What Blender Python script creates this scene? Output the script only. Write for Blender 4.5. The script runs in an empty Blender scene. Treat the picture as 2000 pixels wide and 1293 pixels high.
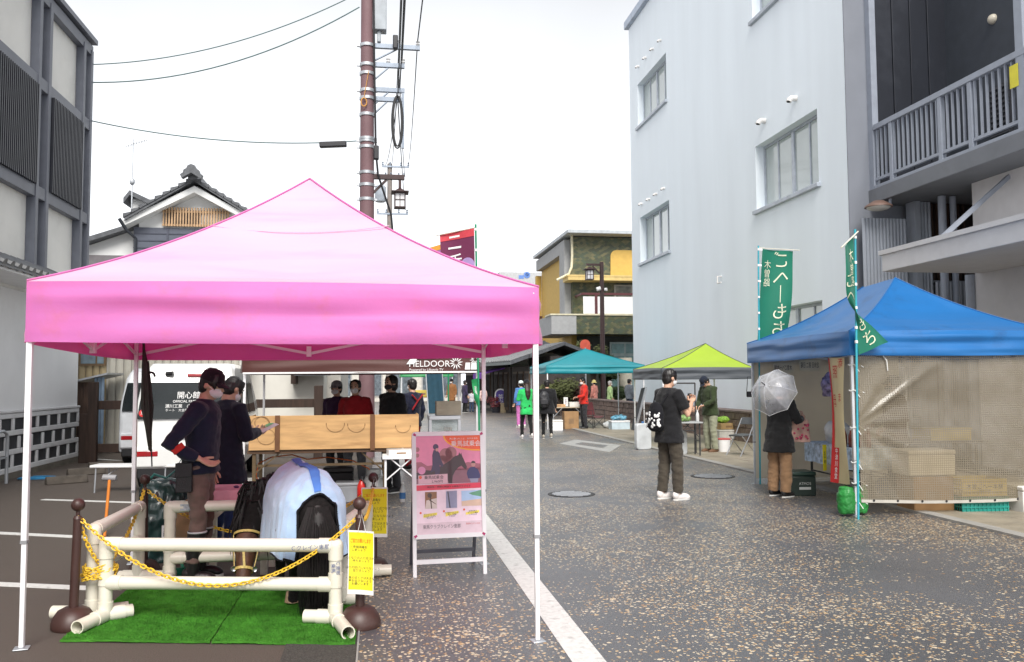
import bpy, bmesh, math, random
from mathutils import Vector, Matrix, noise
R_ = math.radians
C = bpy.context.scene.collection
SC = bpy.context.scene
V = Vector
# ------------------------------------------------------------------ camera
F, CX, CY, EYE = 1650.0, 1000.0, 646.5, 1.58
PITCH = math.atan(98.5 / F); YAW = math.atan(260 / math.hypot(F, 98.5)); ROLL = 0.006
_f = V((math.sin(YAW) * math.cos(PITCH), math.cos(YAW) * math.cos(PITCH), math.sin(PITCH)))
_r0 = V((math.cos(YAW), -math.sin(YAW), 0)); _u0 = _r0.cross(_f)
_r = (_r0 - ROLL * _u0).normalized(); _u = (_u0 + ROLL * _r0).normalized()
cd = bpy.data.cameras.new('camera'); cam = bpy.data.objects.new('camera', cd); C.objects.link(cam)
cd.sensor_width = 36; cd.lens = 36 * F / 2000; cd.clip_start = 0.05; cd.clip_end = 900
cam.matrix_world = Matrix(((_r.x, _u.x, -_f.x, 0), (_r.y, _u.y, -_f.y, 0), (_r.z, _u.z, -_f.z, EYE), (0, 0, 0, 1)))
SC.camera = cam
def ray(px, py): return _f * F + _r * (px - CX) - _u * (py - CY)
def g(px, py, z=0):
    d = ray(px, py); t = (z - EYE) / d.z
    return V((d.x * t, d.y * t, z))
def atY(px, py, Y):
    d = ray(px, py); t = Y / d.y
    return V((d.x * t, Y, EYE + d.z * t))
def atX(px, py, X):
    d = ray(px, py); t = X / d.x
    return V((X, d.y * t, EYE + d.z * t))
def pxof(p):
    q = V(p) - V((0, 0, EYE)); z = q.dot(_f)
    return (CX + F * q.dot(_r) / z, CY - F * q.dot(_u) / z)
# ------------------------------------------------------------------ light
SUN_EL, SUN_AZ = 46, 182
w = bpy.data.worlds.new('World'); SC.world = w; w.use_nodes = True
nt = w.node_tree; nt.nodes.clear()
out = nt.nodes.new('ShaderNodeOutputWorld'); bg = nt.nodes.new('ShaderNodeBackground')
sky = nt.nodes.new('ShaderNodeTexSky'); sky.sky_type = 'NISHITA'; sky.sun_disc = False
sky.sun_elevation = R_(SUN_EL); sky.sun_rotation = R_(SUN_AZ); sky.air_density = 1.0; sky.dust_density = 4.0
hs = nt.nodes.new('ShaderNodeHueSaturation'); hs.inputs['Saturation'].default_value = 0.16
tc = nt.nodes.new('ShaderNodeTexCoord'); nz = nt.nodes.new('ShaderNodeTexNoise'); nz.inputs['Scale'].default_value = 1.6; nz.inputs['Detail'].default_value = 5
mr = nt.nodes.new('ShaderNodeMapRange'); mr.inputs['From Min'].default_value = .3; mr.inputs['From Max'].default_value = .7
mr.inputs['To Min'].default_value = .84; mr.inputs['To Max'].default_value = 1.12
sep = nt.nodes.new('ShaderNodeSeparateXYZ'); mz = nt.nodes.new('ShaderNodeMapRange')     # cloud deck: even above, brighter low down the street
mz.inputs['From Min'].default_value = 0.0; mz.inputs['From Max'].default_value = .45; mz.inputs['To Min'].default_value = 1.12; mz.inputs['To Max'].default_value = 0.48
mu = nt.nodes.new('ShaderNodeMath'); mu.operation = 'MULTIPLY'
cl = nt.nodes.new('ShaderNodeMixRGB'); cl.inputs['Fac'].default_value = 0.75; cl.inputs['Color2'].default_value = (6.2, 6.35, 6.6, 1)
vm = nt.nodes.new('ShaderNodeVectorMath'); vm.operation = 'SCALE'
L = nt.links.new
L(tc.outputs['Generated'], nz.inputs['Vector']); L(nz.outputs['Fac'], mr.inputs['Value'])
L(tc.outputs['Generated'], sep.inputs[0]); L(sep.outputs['Z'], mz.inputs['Value'])
L(mr.outputs[0], mu.inputs[0]); L(mz.outputs[0], mu.inputs[1])
L(sky.outputs[0], hs.inputs['Color']); L(hs.outputs[0], cl.inputs['Color1']); L(cl.outputs[0], vm.inputs[0]); L(mu.outputs[0], vm.inputs['Scale'])
L(vm.outputs[0], bg.inputs['Color']); bg.inputs['Strength'].default_value = 0.15
L(bg.outputs[0], out.inputs[0])
sl = bpy.data.lights.new('sun', 'SUN'); sl.energy = 2.3; sl.angle = R_(32); sl.color = (1, .96, .9)
so = bpy.data.objects.new('sun', sl); C.objects.link(so)
az = R_(SUN_AZ); el = R_(SUN_EL)
sd = V((math.sin(az) * math.cos(el), math.cos(az) * math.cos(el), math.sin(el)))
so.rotation_euler = sd.to_track_quat('Z', 'Y').to_euler()
SC.view_settings.view_transform = 'Standard'; SC.view_settings.look = 'None'; SC.view_settings.exposure = 1.0; SC.view_settings.gamma = 1
SC.cycles.max_bounces = 8; SC.cycles.transparent_max_bounces = 16
# ------------------------------------------------------------------ helpers
def S(h):
    h = h.lstrip('#'); c = [int(h[i:i + 2], 16) / 255 for i in (0, 2, 4)]
    return tuple(x / 12.92 if x <= .04045 else ((x + .055) / 1.055) ** 2.4 for x in c)
_mats = {}
def mat(name, rgb, rough=.6, metal=0., var=.14, vs=5., bump=0., bs=60., spec=.5, transl=0., tcol=None, sheen=0., coat=0., alpha=1., emit=0., dirt=None, ds=2.5, stretch=None):
    if name in _mats: return _mats[name]
    if isinstance(rgb, str): rgb = S(rgb)
    m = bpy.data.materials.new(name); m.use_nodes = True; t = m.node_tree; N = t.nodes; b = N['Principled BSDF']; o = N['Material Output']
    tx = N.new('ShaderNodeTexCoord'); n = N.new('ShaderNodeTexNoise'); n.inputs['Scale'].default_value = vs; n.inputs['Detail'].default_value = 6
    src = tx.outputs['Object']
    if stretch:
        mp = N.new('ShaderNodeMapping'); mp.inputs['Scale'].default_value = stretch; t.links.new(src, mp.inputs[0]); src = mp.outputs[0]
    t.links.new(src, n.inputs['Vector'])
    r = N.new('ShaderNodeMapRange'); r.inputs['From Min'].default_value = .3; r.inputs['From Max'].default_value = .7
    r.inputs['To Min'].default_value = 1 - var; r.inputs['To Max'].default_value = 1 + var
    t.links.new(n.outputs['Fac'], r.inputs['Value'])
    sc = N.new('ShaderNodeVectorMath'); sc.operation = 'SCALE'; sc.inputs[0].default_value = rgb; t.links.new(r.outputs[0], sc.inputs['Scale'])
    col = sc.outputs[0]
    if dirt:
        n3 = N.new('ShaderNodeTexNoise'); n3.inputs['Scale'].default_value = ds; n3.inputs['Detail'].default_value = 8; n3.inputs['Roughness'].default_value = .7; t.links.new(src, n3.inputs['Vector'])
        r3 = N.new('ShaderNodeMapRange'); r3.inputs['From Min'].default_value = .54; r3.inputs['From Max'].default_value = .78; r3.inputs['To Max'].default_value = dirt[3]; t.links.new(n3.outputs['Fac'], r3.inputs['Value'])
        mx = N.new('ShaderNodeMixRGB'); t.links.new(r3.outputs[0], mx.inputs['Fac']); t.links.new(col, mx.inputs['Color1']); mx.inputs['Color2'].default_value = (*dirt[:3], 1); col = mx.outputs[0]
    t.links.new(col, b.inputs['Base Color'])
    b.inputs['Roughness'].default_value = rough; b.inputs['Metallic'].default_value = metal; b.inputs['Specular IOR Level'].default_value = spec
    b.inputs['Sheen Weight'].default_value = sheen; b.inputs['Coat Weight'].default_value = coat; b.inputs['Alpha'].default_value = alpha
    if emit: t.links.new(col, b.inputs['Emission Color']); b.inputs['Emission Strength'].default_value = emit
    if bump:
        n2 = N.new('ShaderNodeTexNoise'); n2.inputs['Scale'].default_value = bs; n2.inputs['Detail'].default_value = 4; t.links.new(src, n2.inputs['Vector'])
        bp = N.new('ShaderNodeBump'); bp.inputs['Strength'].default_value = bump; bp.inputs['Distance'].default_value = .02; t.links.new(n2.outputs['Fac'], bp.inputs['Height']); t.links.new(bp.outputs[0], b.inputs['Normal'])
    if transl:
        tr = N.new('ShaderNodeBsdfTranslucent'); (t.links.new(col, tr.inputs['Color']) if tcol is None else setattr(tr.inputs['Color'], 'default_value', (*tcol, 1))); ms = N.new('ShaderNodeMixShader'); ms.inputs[0].default_value = transl
        t.links.new(b.outputs[0], ms.inputs[1]); t.links.new(tr.outputs[0], ms.inputs[2]); t.links.new(ms.outputs[0], o.inputs['Surface'])
    _mats[name] = m
    return m
def glassmat(name, tint=(.6, .66, .7), mixf=.5, rough=.03):
    if name in _mats: return _mats[name]
    m = bpy.data.materials.new(name); m.use_nodes = True; t = m.node_tree; N = t.nodes; N.clear()
    o = N.new('ShaderNodeOutputMaterial'); gl = N.new('ShaderNodeBsdfGlossy'); gl.inputs['Roughness'].default_value = rough
    tr = N.new('ShaderNodeBsdfTransparent'); tr.inputs['Color'].default_value = (*tint, 1); fr = N.new('ShaderNodeFresnel'); fr.inputs['IOR'].default_value = 1.5
    mt = N.new('ShaderNodeMath'); mt.operation = 'MULTIPLY_ADD'; mt.inputs[1].default_value = 1.; mt.inputs[2].default_value = mixf; mt.use_clamp = True
    t.links.new(fr.outputs[0], mt.inputs[0]); ms = N.new('ShaderNodeMixShader'); t.links.new(mt.outputs[0], ms.inputs[0]); t.links.new(tr.outputs[0], ms.inputs[1]); t.links.new(gl.outputs[0], ms.inputs[2]); t.links.new(ms.outputs[0], o.inputs[0])
    _mats[name] = m
    return m
def tag(o, label=None, cat=None, group=None, kind=None):
    if label: o['label'] = label
    if cat: o['category'] = cat
    if group: o['group'] = group
    if kind: o['kind'] = kind
    return o
def T(name, label, cat, loc=(0, 0, 0), rz=0., group=None):
    o = bpy.data.objects.new(name, None); C.objects.link(o); o.location = loc; o.rotation_euler = (0, 0, rz); o.empty_display_size = .1
    return tag(o, label, cat, group)
def basis(o):
    return Matrix.Translation(o.location) @ o.rotation_euler.to_matrix().to_4x4()
def rootof(o):
    while o.parent: o = o.parent
    return o
TS = bpy.data.scenes.new('workbench')       # scratch scene for evaluating text and skins, removed at the end
def tdg():
    with bpy.context.temp_override(scene=TS, view_layer=TS.view_layers[0]): return bpy.context.evaluated_depsgraph_get()
def textmesh(s, size, spacing=1.):
    cu = bpy.data.curves.new('t', 'FONT'); cu.body = s; cu.size = size; cu.align_x = 'CENTER'; cu.align_y = 'CENTER'; cu.resolution_u = 3; cu.space_line = spacing
    o = bpy.data.objects.new('t', cu); TS.collection.objects.link(o); dg = tdg()
    me = bpy.data.meshes.new_from_object(o.evaluated_get(dg)); bpy.data.objects.remove(o); bpy.data.curves.remove(cu)
    vs = [(v.co.x, v.co.y) for v in me.vertices]; fs = [tuple(p.vertices) for p in me.polygons]; bpy.data.meshes.remove(me)
    return vs, fs
class MB:
    def __init__(s): s.v = []; s.f = []
    def add(s, vs, fs):
        n = len(s.v); s.v += [V(p) for p in vs]; s.f += [tuple(i + n for i in q) for q in fs]; return s
    def box(s, a, b):
        x0, y0, z0 = [min(a[i], b[i]) for i in range(3)]; x1, y1, z1 = [max(a[i], b[i]) for i in range(3)]
        return s.add([(x0, y0, z0), (x1, y0, z0), (x1, y1, z0), (x0, y1, z0), (x0, y0, z1), (x1, y0, z1), (x1, y1, z1), (x0, y1, z1)],
                     [(0, 3, 2, 1), (4, 5, 6, 7), (0, 1, 5, 4), (1, 2, 6, 5), (2, 3, 7, 6), (3, 0, 4, 7)])
    def cb(s, c, d, rz=0, rx=0, ry=0):
        m = Matrix.Rotation(rz, 3, 'Z') @ Matrix.Rotation(ry, 3, 'Y') @ Matrix.Rotation(rx, 3, 'X'); n = len(s.v)
        s.box([-q / 2 for q in d], [q / 2 for q in d])
        for i in range(n, len(s.v)): s.v[i] = m @ s.v[i] + V(c)
        return s
    def bar(s, p, q, wd, h=None, up=(0, 0, 1)):
        h = h or wd; p = V(p); q = V(q); d = (q - p).normalized(); u = V(up)
        if abs(d.dot(u)) > .98: u = V((0, 1, 0))
        x = d.cross(u).normalized(); y = x.cross(d)
        vs = [e + x * a * wd / 2 + y * b * h / 2 for e in (p, q) for a, b in ((-1, -1), (1, -1), (1, 1), (-1, 1))]
        return s.add(vs, [(0, 1, 2, 3), (7, 6, 5, 4), (0, 4, 5, 1), (1, 5, 6, 2), (2, 6, 7, 3), (3, 7, 4, 0)])
    def tube(s, pts, r, n=8, caps=True, ex=(1, 1)):
        pts = [V(p) for p in pts]; k = len(pts); rs = r if isinstance(r, (list, tuple)) else [r] * k
        vs = []; x = None
        for i, p in enumerate(pts):
            d = (pts[min(i + 1, k - 1)] - pts[max(i - 1, 0)]).normalized()
            if x is None:
                u = V((0, 0, 1)) if abs(d.z) < .9 else V((0, 1, 0)); x = d.cross(u).normalized()
            else: x = (x - d * x.dot(d)).normalized()
            y = d.cross(x)
            vs += [p + (x * math.cos(a) * ex[0] + y * math.sin(a) * ex[1]) * rs[i] for a in [2 * math.pi * j / n for j in range(n)]]
        fs = [(i * n + j, i * n + (j + 1) % n, (i + 1) * n + (j + 1) % n, (i + 1) * n + j) for i in range(k - 1) for j in range(n)]
        if caps: fs += [tuple(range(n))[::-1], tuple(range((k - 1) * n, k * n))]
        return s.add(vs, fs)
    def pipe(s, p, q, r, th=.006, n=16):
        p = V(p); q = V(q); d = (q - p).normalized(); u = V((0, 0, 1)) if abs(d.z) < .9 else V((0, 1, 0)); x = d.cross(u).normalized(); y = d.cross(x); vs = []
        for e, rr in ((p, r), (q, r), (q, r - th), (p, r - th)):
            vs += [e + (x * math.cos(2 * math.pi * j / n) + y * math.sin(2 * math.pi * j / n)) * rr for j in range(n)]
        return s.add(vs, [(i * n + j, i * n + (j + 1) % n, ((i + 1) % 4) * n + (j + 1) % n, ((i + 1) % 4) * n + j) for i in range(4) for j in range(n)])
    def lathe(s, prof, c=(0, 0, 0), n=20, M=None):
        c = V(c); vs = []; k = len(prof)
        for r, z in prof:
            for j in range(n):
                p = V((r * math.cos(2 * math.pi * j / n), r * math.sin(2 * math.pi * j / n), z)); vs.append((M @ p if M else p) + c)
        fs = [(i * n + j, i * n + (j + 1) % n, (i + 1) * n + (j + 1) % n, (i + 1) * n + j) for i in range(k - 1) for j in range(n)]
        fs += [tuple(range(n))[::-1], tuple(range((k - 1) * n, k * n))]
        return s.add(vs, fs)
    def prism(s, poly, vec):
        k = len(poly); vec = V(vec); p = [V(q) for q in poly]
        nrm = V((0, 0, 0))
        for i in range(k): nrm += p[i].cross(p[(i + 1) % k])
        if nrm.dot(vec) > 0: p = p[::-1]
        return s.add(p + [q + vec for q in p], [tuple(range(k)), tuple(range(2 * k - 1, k - 1, -1))] + [(i, i + k, (i + 1) % k + k, (i + 1) % k) for i in range(k)])
    def grid(s, fn, nu, nv, th=0.):
        P = [[V(fn(i / nu, j / nv)) for j in range(nv + 1)] for i in range(nu + 1)]; n0 = len(s.v)
        ix = lambda i, j: i * (nv + 1) + j
        fs = [(ix(i, j), ix(i + 1, j), ix(i + 1, j + 1), ix(i, j + 1)) for i in range(nu) for j in range(nv)]
        vs = [p for r in P for p in r]
        if th:
            nn = []
            for i in range(nu + 1):
                for j in range(nv + 1):
                    a = P[min(i + 1, nu)][j] - P[max(i - 1, 0)][j]; b = P[i][min(j + 1, nv)] - P[i][max(j - 1, 0)]; c = a.cross(b)
                    nn.append(c.normalized() if c.length > 1e-9 else V((0, 0, 1)))
            m = len(vs); vs = vs + [p - q * th for p, q in zip(vs, nn)]
            fs += [tuple(i + m for i in q[::-1]) for q in fs]
            bd = [ix(i, 0) for i in range(nu)] + [ix(nu, j) for j in range(nv)] + [ix(i, nv) for i in range(nu, 0, -1)] + [ix(0, j) for j in range(nv, 0, -1)]
            for a, b in zip(bd, bd[1:] + bd[:1]): fs.append((b, a, a + m, b + m))
        return s.add(vs, fs)
    def ell(s, c, r, n=12, m=8, M=None):
        c = V(c); r = (r, r, r) if isinstance(r, (int, float)) else r
        vs = [V((0, 0, -r[2]))] + [V((r[0] * math.sin(t) * math.cos(a), r[1] * math.sin(t) * math.sin(a), -r[2] * math.cos(t))) for t in [math.pi * i / m for i in range(1, m)] for a in [2 * math.pi * j / n for j in range(n)]] + [V((0, 0, r[2]))]
        fs = [(0, 1 + (j + 1) % n, 1 + j) for j in range(n)] + [(1 + i * n + j, 1 + i * n + (j + 1) % n, 1 + (i + 1) * n + (j + 1) % n, 1 + (i + 1) * n + j) for i in range(m - 2) for j in range(n)]
        l = len(vs) - 1; fs += [(l, 1 + (m - 2) * n + j, 1 + (m - 2) * n + (j + 1) % n) for j in range(n)]
        return s.add([(M @ p if M else p) + c for p in vs], fs)
    def text(s, st, size, O, X=(1, 0, 0), Y=(0, 0, 1), spacing=1., fit=None, fn=None, th=0.):
        vs, fs = textmesh(st, size, spacing); X = V(X); Y = V(Y); O = V(O)
        if fit and vs:
            wd = max(v[0] for v in vs) - min(v[0] for v in vs); k = fit / max(wd, 1e-6); vs = [(a * k, b) for a, b in vs]
        return s.add([fn(a, b) for a, b in vs] if fn else [O + X * a + Y * b for a, b in vs], fs)
    def xf(s, M):
        s.v = [M @ p for p in s.v]; return s
    def mesh(s, name, m, ang=38, smooth=True):
        me = bpy.data.meshes.new(name); me.from_pydata([tuple(p) for p in s.v], [], s.f); me.update()
        if m: me.materials.append(m)
        if smooth:
            me.polygons.foreach_set('use_smooth', [True] * len(me.polygons)); me.set_sharp_from_angle(angle=R_(ang))
        return me
    def build(s, name, m, parent=None, world=False, bev=0., label=None, ang=38, smooth=True, loc=None, seg=2):
        if parent and world:
            Mi = basis(rootof(parent)).inverted(); s.v = [Mi @ p for p in s.v]
        if loc is not None: s.v = [p - V(loc) for p in s.v]
        o = bpy.data.objects.new(name, s.mesh(name, m, ang, smooth)); C.objects.link(o)
        if parent: o.parent = parent
        if loc is not None: o.location = loc
        if bev:
            b = o.modifiers.new('bevel', 'BEVEL'); b.width = bev; b.segments = seg; b.limit_method = 'ANGLE'; b.angle_limit = R_(40)
        if label: o['label'] = label
        return o
def struct(name, mb, m, **k): return tag(mb.build(name, m, **k), kind='structure')
def copytree(o, parent=None):
    c = o.copy(); C.objects.link(c)
    if parent: c.parent = parent
    for ch in list(o.children): copytree(ch, c)
    return c
def remeshed(mb, vox, it=6, fold=0., fs=(9, 9, 9), seed=0.):
    me = mb.mesh('tmp', None, smooth=False); o = bpy.data.objects.new('tmp', me); TS.collection.objects.link(o)
    r = o.modifiers.new('r', 'REMESH'); r.mode = 'VOXEL'; r.voxel_size = vox
    sm = o.modifiers.new('s', 'SMOOTH'); sm.iterations = it; sm.factor = .5
    dg = tdg(); nm = bpy.data.meshes.new_from_object(o.evaluated_get(dg)); bpy.data.objects.remove(o); bpy.data.meshes.remove(me)
    if fold:
        nrm = [v.normal.copy() for v in nm.vertices]; co = []
        for v, nn in zip(nm.vertices, nrm):
            p = v.co.copy(); q = V((p.x * fs[0] + seed, p.y * fs[1], p.z * fs[2]))
            co += list(p + nn * ((noise.noise(q) + .5 * noise.noise(q * 2.3)) * fold))
        nm.vertices.foreach_set('co', co)
    nm.polygons.foreach_set('use_smooth', [True] * len(nm.polygons)); nm.update()
    return nm
def meshobj(name, me, m, parent=None, label=None):
    me.materials.clear(); me.materials.append(m); o = bpy.data.objects.new(name, me); C.objects.link(o)
    if parent: o.parent = parent
    if label: o['label'] = label
    return o
def lerp(a, b, t): return V(a) * (1 - t) + V(b) * t
def sag(a, b, d, n=16):
    a = V(a); b = V(b); return [lerp(a, b, i / n) - V((0, 0, d * 4 * (i / n) * (1 - i / n))) for i in range(n + 1)]
# ------------------------------------------------------------------ materials
WHITE = mat('white_paint', (.78, .78, .78), .45, var=.04)
OFFW = mat('off_white_plastic', (.72, .71, .68), .4, var=.05)
BLACK = mat('black_plastic', (.012, .012, .014), .45)
BLACKCLOTH = mat('black_cloth', (.012, .012, .015), .95, sheen=.05, bump=.2, bs=300, spec=.15)
STEEL = mat('brushed_steel', (.55, .56, .58), .32, 1., var=.1)
GALV = mat('galvanised_steel', (.48, .50, .53), .5, .7, var=.12)
ALU = mat('white_aluminium', (.78, .78, .8), .35, .1, var=.05, dirt=(.35, .25, .15, .35), ds=4)
CARD = mat('cardboard', (.32, .19, .09), .85, var=.15)
WOODD = mat('dark_brown_timber', (.035, .018, .012), .7, var=.35, vs=4, stretch=(6, 6, .6), bump=.3)
SKIN = mat('skin', (.55, .33, .23), .5, var=.06, vs=20)
HAIR = mat('black_hair', (.012, .010, .010), .45, var=.3, vs=60)
GREYP = mat('grey_plastic', (.25, .25, .26), .5)
# ------------------------------------------------------------------ ground
def roadmat():
    m = bpy.data.materials.new('stone_chip_asphalt'); m.use_nodes = True; t = m.node_tree; N = t.nodes; b = N['Principled BSDF']; Lk = t.links.new
    tx = N.new('ShaderNodeTexCoord').outputs['Object']
    def nse(sc, det=6, ro=.5, vec=tx):
        n = N.new('ShaderNodeTexNoise'); n.inputs['Scale'].default_value = sc; n.inputs['Detail'].default_value = det; n.inputs['Roughness'].default_value = ro; Lk(vec, n.inputs['Vector']); return n.outputs['Fac']
    def mrg(v, a, bb, c, d):
        r = N.new('ShaderNodeMapRange'); r.inputs['From Min'].default_value = a; r.inputs['From Max'].default_value = bb; r.inputs['To Min'].default_value = c; r.inputs['To Max'].default_value = d; Lk(v, r.inputs['Value']); return r.outputs[0]
    def mth(op, a, bb):
        r = N.new('ShaderNodeMath'); r.operation = op
        for i, x in enumerate((a, bb)):
            if isinstance(x, (int, float)): r.inputs[i].default_value = x
            else: Lk(x, r.inputs[i])
        return r.outputs[0]
    # warped coordinates so that the chips are not round
    wn = N.new('ShaderNodeTexNoise'); wn.inputs['Scale'].default_value = 22; Lk(tx, wn.inputs['Vector'])
    wm = N.new('ShaderNodeVectorMath'); wm.operation = 'MULTIPLY_ADD'; wm.inputs[1].default_value = (.035, .035, 0); Lk(wn.outputs['Color'], wm.inputs[0]); Lk(tx, wm.inputs[2])
    masks = []
    for sc, off in ((26, 0), (43, 7.3)):
        mp = N.new('ShaderNodeMapping'); mp.inputs['Location'].default_value = (off, off, 0); Lk(wm.outputs[0], mp.inputs[0])
        vo = N.new('ShaderNodeTexVoronoi'); vo.inputs['Scale'].default_value = sc; vo.inputs['Randomness'].default_value = .9; Lk(mp.outputs[0], vo.inputs['Vector'])
        sp = N.new('ShaderNodeSeparateColor'); Lk(vo.outputs['Color'], sp.inputs[0])
        masks.append((vo.outputs['Distance'], sp.outputs[0], sp.outputs[1], sp.outputs[2]))
    cover = mth('ADD', mrg(nse(.55, 5, .62), .37, .61, .10, 1.1), mrg(nse(3.1, 4, .6), .35, .7, -.26, .26))
    # asphalt
    asp = mrg(nse(260, 2), .3, .7, .045, .095); big = mrg(nse(.8, 5), .3, .7, .8, 1.2); asp = mth('MULTIPLY', asp, big)
    base = N.new('ShaderNodeCombineColor'); Lk(asp, base.inputs[0]); Lk(mth('MULTIPLY', asp, 1.0), base.inputs[1]); Lk(mth('MULTIPLY', asp, 1.1), base.inputs[2])
    col = base.outputs[0]; hts = None
    for k, (d, c0, c1, c2) in enumerate(masks):
        pres = mth('LESS_THAN', c0, mth('MULTIPLY', cover, 1.0 if k == 0 else .7))
        rad = mrg(c2, 0, 1, .22, .46)
        shp = mth('LESS_THAN', d, rad); mk = mth('MULTIPLY', pres, shp)
        cr = N.new('ShaderNodeValToRGB'); e = cr.color_ramp.elements; e[0].position = 0; e[0].color = (.30, .16, .06, 1); e[1].position = 1; e[1].color = (.74, .69, .60, 1)
        for ps, cc in ((.15, (.46, .27, .10, 1)), (.32, (.58, .40, .20, 1)), (.52, (.64, .53, .37, 1))):
            q = cr.color_ramp.elements.new(ps); q.color = cc
        cr.color_ramp.interpolation = 'CONSTANT'; Lk(c1, cr.inputs[0])
        mx = N.new('ShaderNodeMixRGB'); Lk(mk, mx.inputs['Fac']); Lk(col, mx.inputs['Color1']); Lk(cr.outputs[0], mx.inputs['Color2']); col = mx.outputs[0]
        hts = mk if hts is None else mth('MAXIMUM', hts, mk)
    Lk(col, b.inputs['Base Color']); b.inputs['Coat Weight'].default_value = 1.0; b.inputs['Coat IOR'].default_value = 1.5; b.inputs['Coat Roughness'].default_value = .42
    Lk(mrg(nse(1.3, 4), .3, .7, .48, .68), b.inputs['Roughness'])
    bp = N.new('ShaderNodeBump'); bp.inputs['Strength'].default_value = .35; bp.inputs['Distance'].default_value = .004; Lk(mth('ADD', hts, nse(300, 2)), bp.inputs['Height']); Lk(bp.outputs[0], b.inputs['Normal']); Lk(bp.outputs[0], b.inputs['Coat Normal'])
    return m
ROAD = roadmat()
LOT = mat('brown_grey_asphalt', (.088, .070, .058), .75, var=.4, vs=140, bump=.5, bs=220, dirt=(.04, .035, .03, .5), ds=.9)
PAVE = mat('ochre_grey_paving', (.27, .235, .18), .6, var=.2, vs=3, bump=.15, dirt=(.13, .12, .1, .6), ds=1.4)
LINE = mat('road_paint', (.62, .62, .6), .55, var=.1, vs=30, dirt=(.16, .15, .14, .75), ds=14)
mb = MB(); mb.grid(lambda u, v: (-120 + 240 * u, -20 + 420 * v, 0), 12, 20); struct('ground', mb, LOT)
mb = MB(); mb.box((-.12, -8, -.1), (30, 200, .004)); struct('road', mb, ROAD)
mb = MB(); mb.box((-30, 32, -.1), (-.13, 200, .0042)); struct('road', mb, ROAD)
# flush paved footway on the right with a narrow kerb line
mb = MB()
for i in range(60):
    y0 = -2 + i * .6
    for j in range(6):
        x0 = 6.42 + j * .6
        mb.box((x0 + .004, y0 + .004, -.05), (x0 + .596, y0 + .596, .022 + .002 * random.Random(i * 7 + j).random()))
struct('pavement', mb, PAVE)
mb = MB(); mb.box((6.41, -2, -.05), (10.6, 34, .014)); struct('pavement_bed', mb, mat('mortar', (.1, .095, .085), .9))
mb = MB()
for i in range(36): mb.box((6.24, -2 + i, -.05), (6.40, -2.008 + i + 1, .03))
struct('kerb', mb, mat('kerb_concrete', (.3, .29, .27), .7, var=.15))
mb = MB()
for i in range(1): mb.box((1.075, 1.2, -.05), (1.265, 14.2, .008))
struct('road_line', mb, LINE)
# parking-bay lines on the lot
mb = MB()
for (a, b_, wd) in (((-10, 1041), (215, 1052), .11), ((-10, 1141), (215, 1151), .11), ((84, 976), (300, 983), .09), ((190, 897), (320, 905), .09)):
    p, q = g(*a), g(*b_); mb.bar(p + V((0, 0, .002)), q + V((0, 0, .002)), wd, .006)
struct('parking_line', mb, LINE)
# diamond mark down the road
pts = [g(1092, 867), g(1125, 859), g(1213, 870), g(1190, 884)]
pin = [g(1122, 868), g(1137, 864.5), g(1188, 870.5), g(1177, 876)]
mb = MB()
for i in range(4):
    j = (i + 1) % 4; mb.prism([p + V((0, 0, .0045)) for p in (pts[i], pts[j], pin[j], pin[i])], (0, 0, .004))
struct('road_mark', mb, mat('worn_road_paint', (.33, .33, .32), .6, var=.15, vs=9, dirt=(.16, .15, .14, .8), ds=5))
# dark gutter strip at the edge of the lot
mb = MB(); mb.box((-.55, 2.0, -.05), (-.13, 7.4, .008)); struct('gutter_cover', mb, mat('gutter_concrete', (.05, .047, .042), .8, var=.6, vs=90, bump=.5, bs=120))
mb = MB(); mb.box((-.126, 2.0, -.05), (-.115, 7.4, .012)); struct('gutter_edge', mb, GALV)
# manholes
IRON = mat('cast_iron', (.05, .05, .052), .5, .6, bump=.4, bs=80)
for (px, py, lab, r) in ((1116, 966, 'round iron manhole cover in the road left of the man in black', .33), (1392, 931, 'faint round manhole cover in the road right of the man in black', .36)):
    p = g(px, py); mb = MB(); mb.lathe([(r, -.01), (r, .010), (r - .02, .012)], p, 32); o = mb.build('manhole_cover', IRON, loc=p); tag(o, lab, 'manhole cover', 'manhole covers in the road')
    m2 = MB()
    for k in range(-4, 5):
        h = math.sqrt(max(.01, (r - .06) ** 2 - (k * r / 5.2) ** 2)); m2.box((p.x - h, p.y + k * r / 5.2 - .012, .0121), (p.x + h, p.y + k * r / 5.2 + .012, .016))
    m2.v = [q - p for q in m2.v]; m2.build('cover_ribs', GALV, o)
# ------------------------------------------------------------------ left shop building
XL = -6.15; YC = atX(163, 300, -6.15).y
def yl(px, py=300): return atX(px, py, XL).y
PLASTER = mat('grey_white_plaster', (.83, .82, .78), .8, var=.06, vs=1.2, bump=.15, bs=180, dirt=(.33, .31, .29, .35), ds=.7)
FRAME = mat('blue_grey_frame', (.12, .13, .16), .45, var=.08)
DARKV = mat('dark_slats', (.012, .013, .018), .5)
TILE = mat('grey_roof_tile', (.085, .09, .10), .4, var=.25, vs=7)
WALLW = mat('white_lime_wall', (.84, .84, .845), .8, var=.05, vs=1., bump=.1, bs=150, dirt=(.6, .59, .58, .35), ds=.6)
b = T('plaster_building', 'pale panelled building with blue grey frames, dark louvres and lattice tiled base', 'building', (XL, YC, 0))
mb = MB(); mb.box((XL - 8, -3, 3.2), (XL, YC, 8.75)); mb.build('upper_wall', PLASTER, b, True)
mb = MB(); mb.box((XL - 8, -3, 1.1), (XL - .003, YC, 3.197)); mb.build('lower_wall', WALLW, b, True)
_m = [YC - .06, yl(146), yl(77), yl(56)]; _w, _n = _m[1] - _m[2], _m[2] - _m[3]
muls = _m + [_m[3] - _w, _m[3] - _w - _n, _m[3] - 2 * _w - _n]
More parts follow.
